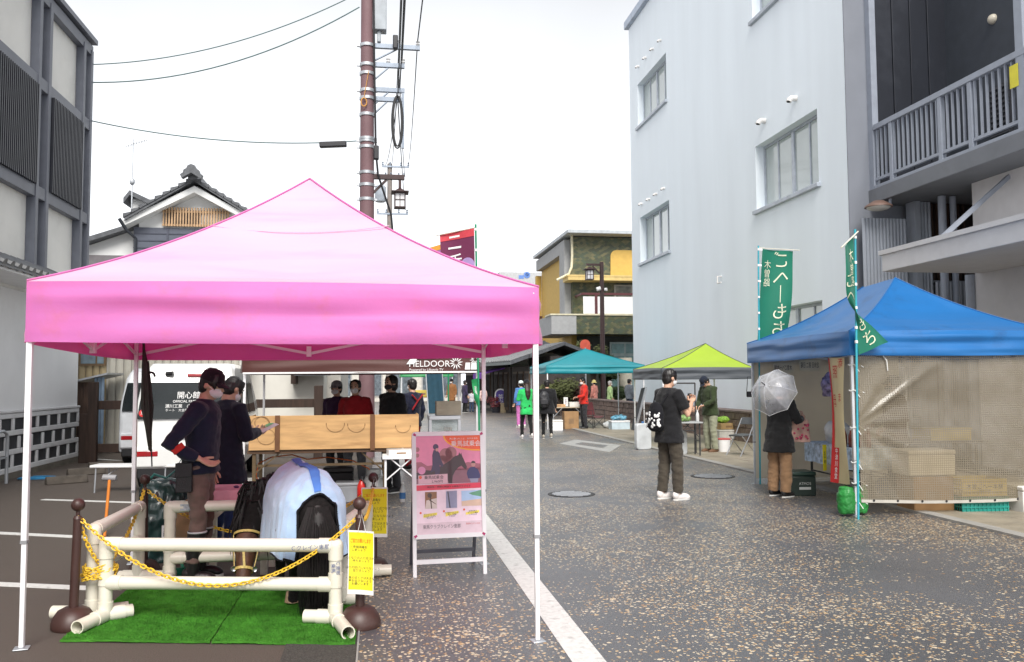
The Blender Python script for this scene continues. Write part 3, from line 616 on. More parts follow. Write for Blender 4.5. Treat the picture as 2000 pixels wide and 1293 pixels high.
# ------------------------------------------------------------------ pink canopy tent
FL, FR, RL, RR = g(42, 1268), g(1050, 1253), g(258, 1102), g(946, 1102)
def fabric(name, rgb, tr=.35, rough=.45, **k): return mat(name, rgb, rough, var=k.pop('var', .06), vs=2., transl=tr, spec=k.pop('spec', .5), sheen=k.pop('sheen', .1), bump=.06, bs=45, **k)
def canopy_tent(label, cs, ztop, zbot, zpk, cm, vm=None, legm=ALU, legs=True, peak=None, ridge=None, sagk=.4, over=.06, wr=.012, seed=0., legw=.034, group=None, truss=True, rz0=None, vdrop=0., joints=.64, n=26):
    c = sum(cs, V((0, 0, 0))) / 4; t = T('canopy_tent', label, 'tent', (c.x, c.y, 0), 0, group)
    pk = V((peak[0], peak[1], zpk)) if peak else V((c.x, c.y, zpk))
    K4 = [V((p.x, p.y, 0)) + (V((p.x - c.x, p.y - c.y, 0)).normalized() * over) for p in cs]     # FL FR RR RL order
    rg = ridge or (pk, pk)
    m_ = MB(); mv = MB()
    tops = [[rg[0], rg[0]], [rg[0], rg[1]], [rg[1], rg[1]], [rg[1], rg[0]]]
    zt = ztop if isinstance(ztop, (list, tuple)) else [ztop] * 4; zb = zbot if isinstance(zbot, (list, tuple)) else [zbot] * 4
    for i in range(4):
        A, B = K4[i], K4[(i + 1) % 4]; za, zbn = zt[i], zt[(i + 1) % 4]
        A = V((A.x, A.y, za)); B = V((B.x, B.y, zbn)); TA, TB = V(tops[i][0]), V(tops[i][1])
        def fn(s, tt, A=A, B=B, TA=TA, TB=TB):
            e = lerp(A, B, s); q = lerp(TA, TB, s); p = lerp(e, q, tt); h = q.z - e.z
            z = e.z + h * (tt - sagk * tt * (1 - tt)) - .06 * h * (4 * s * (1 - s)) * (4 * tt * (1 - tt)) + wr * noise.noise(V((p.x * 1.6 + seed, p.y * 1.6, tt * 3))) * min(1, 6 * (1 - tt)) * min(1, 8 * tt) * min(1, 9 * s * (1 - s)) + wr * .7 * noise.noise(V((p.x * .8, p.y * .8, tt * 11 + seed))) * min(1, 6 * tt) * min(1, 6 * (1 - tt)) * math.sin(math.pi * s)
            return V((p.x, p.y, z + .015 * math.sin(math.pi * s) * (1 - tt) ** 4))
        m_.grid(fn, n, n)
        nn = (B - A).cross(V((0, 0, 1))).normalized()
        ba, bb = zb[i], zb[(i + 1) % 4]
        def fv(s, tt, A=A, B=B, nn=nn, ba=ba, bb=bb):
            e = lerp(A, B, s); z = e.z * (1 - tt) + (ba * (1 - s) + bb * s) * tt
            d = (.012 * math.sin(tt * 9 + 2 * noise.noise(V((s * 3 + seed, i, 0)))) + .020 * noise.noise(V((s * 4 + seed, tt * 3.2, i * 3.)))+ .012 * noise.noise(V((s * 2.2 + seed, tt * 9, i * 3.)))) * min(1, tt * 5) * max(0., math.sin(math.pi * s)) ** .4
            d = d + .03 * max(0., math.sin(math.pi * s)) ** .3 * min(1, tt * 4)
            return V((e.x, e.y, z + (.015 + vdrop) * math.sin(math.pi * s) * (1 - tt) - .01 * math.sin(math.pi * s) * tt)) + nn * (d + .012 * tt * min(1, 40 * s * (1 - s)))
        mv.grid(fv, 40, 14)
    m_.build('roof', cm, t, True, ang=180); mv.build('valance', vm or cm, t, True, ang=60)
    for i in range(4):
        m_ = MB(); A = K4[i]; q = V(tops[i][0]) if ridge is None else V(rg[0] if i in (0, 1) else rg[1])
        pts = []
        for j in range(13):
            tt = j / 12; z = zt[i] + (q.z - zt[i]) * (tt - sagk * tt * (1 - tt)); p = lerp(V((A.x, A.y, 0)), V((q.x, q.y, 0)), tt); pts.append(V((p.x, p.y, z + .006)))
        m_.tube(pts, .007, 6); m_.build('hip_seam', vm or cm, t, True)
    if legs:
        for i, p in enumerate(cs):
            zl = zt[i] - .03; m_ = MB(); j = joints
            m_.box((p.x - legw / 2, p.y - legw / 2, j), (p.x + legw / 2, p.y + legw / 2, zl)); w2 = legw * .41; m_.box((p.x - w2, p.y - w2, .012), (p.x + w2, p.y + w2, j - .001))
            lg = m_.build('leg', legm, t, True, bev=.003)
            m_ = MB(); m_.box((p.x - legw * .56, p.y - legw * .56, j - .016), (p.x + legw * .56, p.y + legw * .56, j + .004)); m_.build('leg_clip', GREYP, lg, True)
            m_ = MB(); m_.cb((p.x, p.y, .006), (.085, .085, .008), .2); m_.build('foot_plate', GALV, lg, True, bev=.004)
        if truss:
            for i in range(4):
                a, b_ = cs[i], cs[(i + 1) % 4]; m_ = MB(); zlo, zhi = zb[i] - .0, zt[i] - .06
                for kx in range(2):
                    p, q = lerp(a, b_, kx / 2 + .005), lerp(a, b_, kx / 2 + .495)
                    m_.bar(p + V((0, 0, zlo + .05)), q + V((0, 0, zhi)), .012, .024); m_.bar(p + V((0, .014, zhi)), q + V((0, .014, zlo + .05)), .012, .024)
                mid = lerp(a, b_, .5); m_.box((mid.x - .02, mid.y - .02, zlo + .02), (mid.x + .02, mid.y + .02, zlo + .11)); m_.build('truss', legm, t, True)
            m_ = MB(); zc = ztop if not isinstance(ztop, (list, tuple)) else ztop[0]
            m_.tube([V((rg[0].x, rg[0].y, zc - .1)), V((rg[0].x, rg[0].y, zpk - .03))], .016, 8)
            for i in range(4):
                mid = lerp(cs[i], cs[(i + 1) % 4], .5); m_.bar(mid + V((0, 0, zc - .08)), V((rg[0].x, rg[0].y, zc - .02)), .014, .024)
            m_.build('peak_pole', legm, t, True)
    return t
PINK = fabric('pink_polyester', (.76, .24, .63), .40, .5, dirt=(.72, .22, .16, .5), ds=3.2, spec=.35, sheen=.3, tcol=(.75, .012, .16))
PALE = fabric('pale_pink_polyester', (.80, .55, .75), .30, .5, spec=.5, sheen=.5, tcol=(.8, .03, .22), dirt=(.84, .40, .74, .85), ds=1.3, stretch=(.35, .35, 5))  # roof cloth: paler pink than the valance, with stronger pink bands
ptop = [atY(70, 550, FL.y).z, atY(1045, 562, FR.y).z, atY(950, 600, RR.y).z, atY(278, 600, RL.y).z]; ptop[2] = ptop[3] = (ptop[0] + ptop[1]) / 2
pbot = [atY(65, 668, FL.y).z, atY(1043, 672, FR.y).z, 1.79, 1.79]
cpk = atY(605, 350, (FL.y + FR.y + RL.y + RR.y) / 4)
canopy_tent('large pink canopy tent over the pony pen with rust stained valance', [FL, FR, RR, RL], ptop, pbot, cpk.z, PALE, PINK, peak=(cpk.x, cpk.y), over=.028, wr=.034, seed=1.3, n=44)
_t = [o for o in C.objects if o.name == 'canopy_tent'][0]; m_ = MB(); _c = V((cpk.x, cpk.y, 0))
for A, B in ((FL, FR),): m_.tube([lerp(lerp(A, B, s / 20), _c, .60) + V((0, 0, ptop[0] + (cpk.z - ptop[0]) * (.6 - .4 * .24) - .05 * (4 * s / 20 * (1 - s / 20)) + .012)) for s in range(21)], .003, 5)
m_.build('roof_seam', PALE, _t, True)
# folded umbrella hung on the tent's rear leg
p = RL + V((.085, -.03, 0)); z1 = 1.98; u = T('folded_umbrella', 'folded dark olive umbrella hanging from the rear left leg of the pink tent', 'umbrella', (p.x, p.y, z1))
m_ = MB(); m_.tube([(-.02, 0, 0), (-.015, 0, -.1), (0, 0, -.25), (.02, 0, -.62), (.055, 0, -.98), (.066, 0, -1.0)], [.010, .012, .030, .040, .016, .008], 10)
for i in range(6):
    a = i * 1.05; m_.tube([(.0 + .02 * math.cos(a), .02 * math.sin(a), -.2), (.022 + .042 * math.cos(a), .042 * math.sin(a), -.6), (.055, 0, -.98)], [.01, .014, .004], 6)
m_.build('folds', mat('olive_black_fabric', (.022, .020, .014), .6, var=.3, vs=20), u)
m_ = MB(); m_.tube([(.066, 0, -1.0), (.072, 0, -1.13)], .006, 8); m_.build('ferrule', BLACK, u)
m_ = MB(); m_.tube([(-.02, 0, 0), (-.024, 0, .1), (-.03, 0, .16)], .011, 8); m_.tube([(.05 + .03 * math.cos(x), 0, -.33 + .03 * math.sin(x)) for x in [3.6 - i * .5 for i in range(9)]], .011, 8); m_.build('handle', BLACK, u)
# ------------------------------------------------------------------ turf
TURF = mat('green_turf', (.095, .36, .04), .95, var=.30, vs=9, bump=1., bs=380, spec=.15, dirt=(.035, .16, .018, .6), ds=2.2)
A0, B0 = g(118, 1255), g(693, 1262); ex = (B0 - A0); ey = V((0, 1, 0)); sm = .515
s0 = (g(440, 1180) - A0).y + .09
def turf(u0, u1, v0, v1, lab, sd):
    o = A0 + ex * u0 + ey * v0; m_ = MB()
    def fn(u, v):
        q = ex * (u0 + (u1 - u0) * u) + ey * (v0 + (v1 - v0) * v); q = A0 + q
        e = .010 * noise.noise(V((q.x * 9, q.y * 9, sd))); ew = 1 if (u in (0, 1) or v in (0, 1)) else 0
        return V((q.x + e * ew * .6, q.y + e * ew, .018 + .006 * noise.noise(V((q.x * 3, q.y * 3, sd))) + .004 * noise.noise(V((q.x * 60, q.y * 60, 0)))))
    m_.grid(fn, 60, 60, .012); rb = random.Random(sd)
    for i in range(9000):
        q = fn(rb.uniform(.003, .997), rb.uniform(.003, .997)); a = rb.uniform(0, 6.28); w = V((math.cos(a), math.sin(a), 0)) * .003; m_.add([q - w, q + w, q + V((rb.gauss(0, .005), rb.gauss(0, .005), rb.uniform(.007, .015)))], [(0, 1, 2)])
    ob = m_.build('artificial_turf', TURF, loc=V((o.x, o.y, 0))); tag(ob, lab, 'turf mat', 'artificial turf squares under the pony')
turf(0, sm - .003, 0, s0 - .004, 'green artificial turf square at the front left of the pony pen', 1)
turf(sm + .003, 1, 0, s0 - .004, 'green artificial turf square under the front pipe foot beside the right hand post', 2)
turf(0.02, sm - .003, s0 + .004, s0 * 2, 'green artificial turf square further back by the riding boots', 3)
turf(sm + .003, .99, s0 + .004, s0 * 2, 'green artificial turf square further back under the hooves of the pony', 4)
# ------------------------------------------------------------------ PVC hurdles
PVC = mat('cream_pvc', (.68, .65, .55), .35, var=.05, spec=.5, dirt=(.4, .33, .22, .35), ds=3)
PR = .043
def post(par, p, z, feet, name='post'):
    m_ = MB(); m_.tube([p + V((0, 0, .05)), p + V((0, 0, z))], PR, 18)
    for zz in (.05, .25, z - .09): m_.tube([p + V((0, 0, max(.0, zz))), p + V((0, 0, zz + .09))], PR * 1.13, 18)
    m_.ell(p + V((0, 0, z)), PR * 1.12, 16, 10); o = m_.build(name, PVC, par, True)
    for d in feet:
        d = V(d); m_ = MB(); m_.pipe(p + V((0, 0, PR + .012)), p + d + V((0, 0, PR + .012)), PR, .007, 18); dn = d.normalized(); m_.pipe(p + dn * .02 + V((0, 0, PR + .012)), p + dn * .12 + V((0, 0, PR + .012)), PR * 1.13, .006, 18); m_.build('foot_pipe', PVC, par, True)
    return o
def rail(par, p, q, z, lab=None):
    m_ = MB(); a, b_ = p + V((0, 0, z)), q + V((0, 0, z)); m_.tube([a, b_], PR, 18); d = (b_ - a).normalized()
    m_.tube([a + d * .02, a + d * .11], PR * 1.13, 18); m_.tube([b_ - d * .11, b_ - d * .02], PR * 1.13, 18); return m_.build('rail', PVC, par, True, label=lab)
def hurdle(label, p, q, zs, f1, f2):
    c = (p + q) / 2; t = T('pipe_hurdle', label, 'hurdle', (c.x, c.y, 0), 0, 'white pipe hurdles round the pony'); post(t, p, zs[0], f1); post(t, q, zs[0], f2)
    for z in zs: rail(t, p, q, z)
    return t
hFL, hFR = g(205, 1217), g(655, 1222)
ft = lambda p, x, y: g(x, y) - p
h1 = hurdle('cream pipe hurdle across the front of the pony pen with looped yellow chain', hFL, hFR, (.515, .265), [ft(hFL, 150, 1243), ft(hFL, 258, 1208)], [ft(hFR, 680, 1254), V((-.2, .06, 0))])
m_ = MB(); m_.text('Ｃクレイン恵那', .035, hFR + V((-.16, -.051, .515)), (1, .1, 0), (0, 0, 1)); m_.text('Ｃ恵那\n乗馬', .03, hFR + V((0.0, -.051, .38)), (0, 0, -1), (1, .1, 0)); m_.build('marker_writing', mat('blue_marker', (.03, .06, .2), .6), h1, True)
lA, lB = g(180, 1212), g(270, 1139)
h2 = hurdle('pipe hurdle along the left side of the pony pen', lA, lB, (.60, .34), [ft(lA, 102, 1212), ft(lA, 250, 1203)], [V((.22, -.02, 0)), V((-.15, .02, 0))])
rA, rB = g(330, 1140), g(640, 1128)
h3 = hurdle('pipe hurdle across the back of the pen in front of the pink table', rA, rB, (.60, .20), [V((.02, -.2, 0)), V((-.02, .15, 0))], [V((0, -.2, 0)), V((0, .15, 0))])
m_ = MB(); m_.cb(rA + V((.14, -.046, .60)), (.11, .004, .05)); m_.build('tape_mark', mat('grey_tape', (.3, .33, .36), .5, var=.5, vs=60), h3, True)
qA, qB = g(668, 1185), g(716, 1128)
h4 = hurdle('pipe hurdle along the right side of the pony pen behind the yellow signs', qA, qB, (.57, .30), [V((.1, .02, 0))], [V((.2, .0, 0)), V((-.15, 0, 0))])
# ------------------------------------------------------------------ stanchions and chain
BRN = mat('brown_stanchion', (.050, .022, .018), .45, var=.12, dirt=(.12, .09, .08, .3), ds=6)
YEL = mat('yellow_chain', (.80, .52, .045), .4, var=.08)
sts = [g(143, 1226), g(703, 1224), g(281, 1126), g(730, 1121)]
slab = ['dark brown chain stanchion at the front left corner of the pony pen', 'dark brown chain stanchion at the front right corner behind the nearer yellow sign', 'dark brown chain stanchion at the back left beside the green bag', 'dark brown chain stanchion at the back right behind the pony']
for i, p in enumerate(sts):
    t = T('stanchion', slab[i], 'stanchion', p, 0, 'stanchions around the pony pen'); lx = -.012 if i == 0 else .006
    m_ = MB(); m_.lathe([(.02, 0), (.128, 0), (.135, .012), (.134, .04), (.122, .075), (.095, .115), (.055, .135), (.02, .136)], n=28); m_.build('base', BRN, t)
    m_ = MB(); m_.tube([(0, 0, .13), (lx * -1, 0, .70)], [.030, .027], 14); m_.tube([(-lx, 0, .70), (-lx, 0, .72)], [.031, .02], 14); m_.build('pole', BRN, t)
    m_ = MB(); m_.tube([(-lx, 0, .71), (-lx, 0, .755)], [.013, .013], 10); m_.ell((-lx, 0, .79), .043, 18, 12); m_.build('ball_knob', BRN, t, ang=80)
    sts[i] = p + V((-lx, 0, .715))
def chain(label, pts, L_=.036, r=.0044, name='chain'):
    # walk along the polyline, one stadium link each, alternately turned
    seg = []; d = 0; out_ = [pts[0]]; acc = 0
    for a, b_ in zip(pts[:-1], pts[1:]):
        a, b_ = V(a), V(b_); l = (b_ - a).length; pos = -acc
        while pos + L_ * .78 <= l:
            pos += L_ * .78; out_.append(a + (b_ - a) * pos / l)
        acc = l - pos
    m_ = MB()
    for i in range(len(out_) - 1):
        c = (V(out_[i]) + V(out_[i + 1])) / 2; dr = (V(out_[i + 1]) - V(out_[i])).normalized(); u = V((0, 0, 1)) if abs(dr.z) < .9 else V((1, 0, 0)); x = dr.cross(u).normalized(); y = dr.cross(x)
        n_ = (x + y) if i % 2 else (x - y); n_.normalize(); ring = []
        for j in range(10):
            a = 2 * math.pi * j / 10; ca, sa = math.cos(a), math.sin(a); ring.append(c + dr * (L_ * .22 * (1 if ca > 0 else -1) * (1 if abs(ca) > .05 else 0) + ca * L_ * .3) + n_ * sa * L_ * .32)
        ring.append(ring[0]); m_.tube(ring, r, 5, caps=False)
    o = m_.build(name, YEL, loc=V(out_[0])); return tag(o, label, 'chain', 'yellow plastic chains round the pen')
chain('yellow chain sagging across the front of the pen between the two nearest posts', sag(sts[0], sts[1], .45, 40))
mid = hFL + V((-.03, .05, .36))
chain('yellow chain along the left side of the pen, drooping past the hurdle posts', sag(sts[0], mid, .06, 14) + sag(mid, sts[2], .10, 18)[1:])
chain('yellow chain running behind the two staff from the back left post', sag(sts[2], sts[3], .38, 40))
chain('yellow chain down the right side of the pen between the two signs', sag(sts[1], sts[3], .12, 20))
cp = (hFL + lA) / 2
chain('loose yellow chain wound in loops around the front left hurdle post', [cp + V(((.10 + .012 * math.sin(i * 1.7)) * math.cos(i * .45), (.085 + .01 * math.cos(i * 2.1)) * math.sin(i * .45), .315 + .035 * math.sin(i * .61) + .0006 * i)) for i in range(64)])
# ------------------------------------------------------------------ yellow signs
YSG = mat('yellow_paper', (.72, .62, .012), .55, var=.03); RED = mat('red_ink', (.6, .03, .01), .6); INK = mat('black_ink', (.02, .02, .02), .6); PAPER = mat('white_paper', (.74, .74, .73), .6, var=.03)
def notice(label, c, wd, ht, rz, tilt=0.):
    t = T('notice_sign', label, 'sign', c, rz, 'yellow notices on the pen posts')
    f = lambda u, v: V(((u - .5) * wd, .012 * math.sin(u * 3.1) + .01 * math.sin(v * 5), -v * ht + tilt * (u - .5)))
    m_ = MB(); m_.grid(f, 12, 16, .0015); m_.build('sheet', PAPER, t)
    off = V((0, -.002, 0)); m_ = MB(); m_.grid(lambda u, v: f(.03 + .94 * u, .03 + .90 * v) + off, 12, 16); m_.build('yellow_print', YSG, t)
    P = lambda u0, v0: (lambda a, b_: f(u0 + a / wd, v0 - b_ / ht) - V((0, .0035, 0)))
    m_ = MB(); m_.text('ご協力お願いします', .03, (0, 0, 0), fit=wd * .78, fn=P(.48, .17)); m_.build('red_heading', RED, t)
    m_ = MB()
    for s_, u, v in (('・手指消毒を\nしましょう', .40, .29), ('・となりの人と近づかず\n待ちましょう', .5, .46), ('・通行の妨げにならないよう\n並びましょう', .52, .61), ('・馬の近くでは大きな\n声を出さないよう\nお願いします', .48, .79)):
        m_.text(s_, .019 * wd / .17, (0, 0, 0), fn=P(u, v))
    m_.build('printed_lines', INK, t)
    m_ = MB(); m_.tube([(-.02, 0, -.006), (0, .03, .10), (.03, 0, -.006)], .0022, 5); m_.build('hanging_string', mat('white_string', (.7, .7, .68), .8), t)
p = sts[1] + V((.012, -.10, -.085)); notice('yellow notice with red heading hung on the front right stanchion', p, .165, .40, -YAW * .8, -.012)
p = sts[3] + V((.01, -.06, .0)); notice('yellow notice partly hidden behind the nearer one, by the back right stanchion', p, .215, .405, -YAW * .8)
# ------------------------------------------------------------------ A-board
aL, aR = g(806, 1130), g(953, 1122); c = (aL + aR) / 2; ang = math.atan2(aR.y - aL.y, aR.x - aL.x)
t = T('poster_stand', 'white A-frame board with a pink riding poster beside the pony pen', 'sign board', c, ang); W2 = (aR - aL).length / 2
tl = .13; yz = lambda z: .02 + tl * (z - .0)
FRW = mat('white_frame', (.74, .73, .75), .35, .05, var=.04); CHAR = mat('dark_grey_metal', (.10, .10, .12), .4, .4)
for s_ in (-1, 1):
    m_ = MB(); m_.bar((s_ * (W2 - .02), yz(0), .0), (s_ * (W2 - .02), yz(1.12), 1.12), .032, .022, (0, 1, 0)); m_.build('front_leg', FRW, t, bev=.003)
    m_ = MB(); m_.bar((s_ * (W2 - .035), yz(1.1) + .02, 1.10), (s_ * (W2 - .035), .52, .0), .028, .02, (0, 1, 0)); m_.build('rear_leg', CHAR, t, bev=.003)
m_ = MB(); m_.bar((-W2 + .03, yz(.12), .12), (W2 - .03, yz(.12), .12), .035, .02, (0, 1, 0)); m_.build('front_crossbar', FRW, t); m_ = MB(); m_.bar((-W2 + .04, .47, .12), (W2 - .04, .47, .12), .03, .02, (0, 1, 0)); m_.build('rear_crossbar', CHAR, t)
Z0, Z1 = .305, 1.165; PW = W2 * .985
def PB(u, v, o=0.): z = Z1 - (Z1 - Z0) * v; return V(((u * 2 - 1) * PW, yz(z) - .018 - o, z))
def rr(u0, u1, v0, v1, r, k=5):
    P_ = []; ru, rv = r / (2 * PW), r / (Z1 - Z0)
    for (cu, cv, a0) in ((u1 - ru, v0 + rv, -90), (u1 - ru, v1 - rv, 0), (u0 + ru, v1 - rv, 90), (u0 + ru, v0 + rv, 180)):
        for i in range(k + 1): a = R_(a0 + 90 * i / k); P_.append((cu + ru * math.cos(a), cv + rv * math.sin(a)))
    return P_
m_ = MB(); m_.prism([PB(*q, -.012) for q in rr(0, 1, 0, 1, .03)], (0, -.012, 0)); m_.build('back_panel', CHAR, t, bev=.003)
outer = rr(.0, 1., 0, 1., .03); inner = rr(.055, .945, .04, .96, .004); m_ = MB(); n = len(outer)
m_.add([PB(*q, .0) for q in outer] + [PB(*q, .014) for q in outer] + [PB(*q, .014) for q in inner] + [PB(*q, .002) for q in inner], [(i + a * n, (i + 1) % n + a * n, (i + 1) % n + (a + 1) * n, i + (a + 1) * n) for a in range(3) for i in range(n)])
m_.build('snap_frame', FRW, t)
m_ = MB()
for q in ((.0, 0, 1, 1), (1., 0, -1, 1), (0, 1, 1, -1), (1, 1, -1, -1)):
    u, v, a, b_ = q; m_.prism([PB(u + a * .012, v + b_ * .03, .0145), PB(u + a * .03, v + b_ * .008, .0145), PB(u + a * .062, v + b_ * .026, .0145), PB(u + a * .05, v + b_ * .042, .0145)], (0, -.004, 0))
m_.build('corner_clips', mat('magenta_clip', (.4, .01, .12), .4), t)
def pq(name, col, polys, o, rough=.35):
    m_ = MB()
    for P_ in polys: m_.add([PB(.055 + .89 * u, .04 + .92 * v, o) for u, v in P_], [tuple(range(len(P_)))])
    return m_.build(name, mat('print_' + name, S(col) if isinstance(col, str) else col, rough, var=.06, vs=20, coat=.3), t)
circ = lambda cu, cv, r, a0=0, a1=360, n=24, asp=.70: [(cu + r * math.cos(R_(a0 + (a1 - a0) * i / n)), cv + r * asp * math.sin(R_(a0 + (a1 - a0) * i / n))) for i in range(n + 1)]
pq('poster_sheet', '#EBD3DF', [[(0, 0), (1, 0), (1, 1), (0, 1)]], .003)
pq('pink_sky', '#E184A6', [[(0, 0), (1, 0), (1, .495), (0, .495)]], .0036)
pq('distant_hills', '#A45A6C', [[(0, .36), (0, .27), (.08, .27), (.17, .31), (.3, .30), (.45, .27), (.62, .31), (.8, .28), (1, .3), (1, .36)]], .0040)
pq('paddock_ground', '#8C5868', [[(0, .36), (1, .34), (1, .495), (0, .495)]], .0040)
pq('autumn_tree', '#A0656A', [circ(.46, .2, .1), circ(.54, .18, .09), circ(.41, .26, .08), circ(.52, .27, .09), circ(.02, .14, .035), circ(.02, .2, .03)], .0044)
pq('horse_silhouette', '#3A1722', [[(0, .38), (.12, .35), (.25, .36), (.42, .30), (.52, .26), (.60, .215), (.655, .205), (.67, .175), (.685, .20), (.70, .18), (.71, .21), (.74, .255), (.785, .33), (.775, .352), (.74, .345), (.70, .315), (.655, .33), (.60, .37), (.56, .42), (.55, .495), (.50, .495), (.48, .45), (.40, .42), (.0, .44)]], .0048)
pq('rider_silhouette', '#3B1F4B', [circ(.305, .115, .043), [(.27, .15), (.32, .14), (.36, .18), (.38, .24), (.42, .30), (.40, .33), (.36, .30), (.37, .36), (.34, .42), (.30, .41), (.28, .36), (.22, .38), (.25, .30), (.25, .2)]], .0052)
pq('rider_face', '#C58A86', [circ(.325, .145, .024)], .0056)
pq('handler_jacket', '#2C2360', [[(.79, .37), (.83, .335), (.90, .33), (.96, .36), (.99, .42), (.98, .45), (.80, .45), (.78, .40)]], .0052)
pq('handler_jeans', '#8E8DA8', [[(.82, .45), (.96, .45), (.95, .49), (.84, .49)]], .0054)
pq('handler_face', '#BC8580', [circ(.885, .305, .034)], .0056); pq('handler_hair', '#33222A', [circ(.885, .292, .034, 180, 360)], .0058)
pq('yellow_arc', '#F2A52A', [[(.42, 0)] + [q for q in [(.99 - .57 * math.cos(R_(a)), .165 * math.sin(R_(a))) for a in range(0, 91, 6)]] + [(1, .165), (1, 0)]], .0060)
pq('orange_arc', '#E8551C', [[(.445, 0)] + [(.99 - .545 * math.cos(R_(a)), .150 * math.sin(R_(a))) for a in range(0, 91, 6)] + [(1, .15), (1, 0)]], .0064)
pq('caption_box', '#D9AEB9', [[(.03, .405), (.48, .395), (.48, .492), (.03, .492)]], .0064); pq('round_badge', '#D98BB2', [circ(.085, .355, .058)], .0064)
pq('red_band', '#D9244A', [[(0, .505), (1, .495), (1, .548), (0, .562)]], .0048)
pq('photo_brown', '#8A5A2E', [[(.13, .575), (.31, .575), (.31, .745), (.13, .745)]], .005); pq('photo_brown_light', '#CFC0B8', [[(.15, .66), (.31, .64), (.31, .745), (.13, .745)]], .0054); pq('photo_brown_cord', '#4B2E1E', [[(.2, .6), (.22, .6), (.235, .745), (.22, .745)], circ(.2, .61, .035), [(.2, .65), (.3, .7), (.3, .705), (.19, .66)]], .0058)
pq('photo_grey', '#8C8CA8', [[(.45, .575), (.62, .57), (.62, .745), (.45, .745)]], .005); pq('photo_grey_line', '#3F3A4C', [[(.47, .575), (.49, .575), (.52, .745), (.50, .745)]], .0054)
pq('photo_sky', '#A9C6E8', [[(.69, .575), (1, .57), (1, .73), (.69, .73)]], .005); pq('photo_tent_green', '#5E9A78', [[(.8, .6), (1, .57), (1, .64), (.86, .62)]], .0054); pq('photo_field', '#D7B8A2', [[(.69, .68), (1, .66), (1, .73), (.69, .73)]], .0054)
pq('yellow_marker', '#F0DE5A', [[(.10, .80), (.31, .785), (.31, .81), (.10, .835)], [(.44, .79), (.64, .775), (.64, .80), (.44, .83)], [(.75, .795), (.96, .775), (.96, .80), (.75, .82)]], .005)
pq('footer_band', '#D6BFC9', [[(0, .89), (1, .88), (1, 1), (0, 1)]], .005); pq('red_dots', '#E0583A', [circ(.06, .785, .016), circ(.415, .775, .016), circ(.725, .765, .016), circ(.063, .425, .024)], .0068)
def ptext(name, m, items, o=.0072):
    m_ = MB()
    for s_, u, v, sz, fw in items:
        P0 = PB(.055 + .89 * u, .04 + .92 * v, o); m_.text(s_, sz, P0, (1, 0, 0), (PB(0, 0) - PB(0, 1)).normalized(), fit=fw)
    m_.build(name, m, t)
ptext('white_lettering', mat('white_ink', (.8, .78, .78), .5), [('馬に乗ったこと、ありますか', .74, .035, .016, .24), ('乗馬試乗会', .775, .09, .052, .25)])
ptext('printed_words', INK, [('乗馬試乗会', .27, .43, .034, .16), ('2,960円', .32, .472, .026, .09), ('開放地・恵那に隣接する乗馬クラブです', .5, .527, .016, .36), ('手ぶらでどうぞ\nはじめての方も\n安心です', .2, .82, .014, None), ('お子様から大人まで\n楽しく体験\nできます', .54, .81, .014, None), ('自然の中で\nゆったり乗馬\nしませんか', .86, .80, .014, None)])
ptext('grey_lettering', mat('grey_ink', (.16, .13, .15), .6), [('乗馬クラブクレイン恵那', .38, .93, .036, .31)]); ptext('red_lettering', mat('pale_red_ink', (.6, .16, .14), .6), [('0573-20-1234'[:0] + '恵那ICより15分', .86, .91, .016, .12)])
# ------------------------------------------------------------------ pony
PB_ = mat('black_coat', (.009, .007, .007), .8, var=.4, vs=30, sheen=.05, spec=.2, bump=.4, bs=160); PBR = mat('brown_head_coat', (.085, .036, .018), .55, var=.35, vs=18, bump=.3, bs=160)
hx = V((-.26, .96, 0)).normalized(); rzp = math.atan2(-hx.x, hx.y); rear = V((-.44, 6.05, 0)); base = rear + hx * .42
pony = T('pony', 'small black pony seen from behind in a pale blue rug, head lowered to the left', 'pony', base, rzp)
Mi = basis(pony).inverted(); lw = lambda x, y, z: Mi @ V((x, y, z))
m_ = MB(); m_.ell((0, .02, .72), (.245, .50, .255), 24, 16); m_.ell((0, -.33, .76), (.235, .25, .225), 20, 14); m_.ell((0, .36, .76), (.19, .20, .23), 20, 14); m_.ell((0, .25, .86), (.09, .25, .12), 14, 10)
poll = lw(*atY(478, 1025, 6.85)); muz = lw(*atY(466, 1140, 6.6)); nb = V((0, .42, .82)); nm = (nb + poll) / 2 + V((-.10, .08, .08))
m_.tube([V((0, .25, .80)), nb, nm, lerp(nm, poll, .6), poll], [.20, .18, .145, .12, .10], 16, ex=(.72, 1.1))
hdv = (muz - poll)
hp = lambda t_: poll + hdv * t_
m_.tube([hp(-.05), hp(.15), hp(.4), hp(.7), hp(.92), hp(1.)], [.085, .105, .098, .066, .062, .045], 16, ex=(.85, 1.05))
for s_ in (-1, 1):
    if s_ > 0: L4 = [(.13, -.32, .62), (.145, -.20, .50), (.115, -.47, .33), (.105, -.44, .13), (.105, -.41, .04)]
    else: L4 = [(-.13, -.32, .62), (-.145, -.18, .50), (-.115, -.36, .34), (-.105, -.24, .15), (-.105, -.20, .05)]
    m_.tube(L4, [.13, .095, .055, .038, .05], 14)
    m_.tube([(s_ * .12, .34, .66), (s_ * .125, .37, .50), (s_ * .115, .36, .31), (s_ * .115, .35, .11), (s_ * .115, .38, .04)], [.11, .075, .048, .035, .045], 14)
me = remeshed(m_, .012, 4, .004, (30, 30, 30)); meshobj('body', me, PB_, pony)
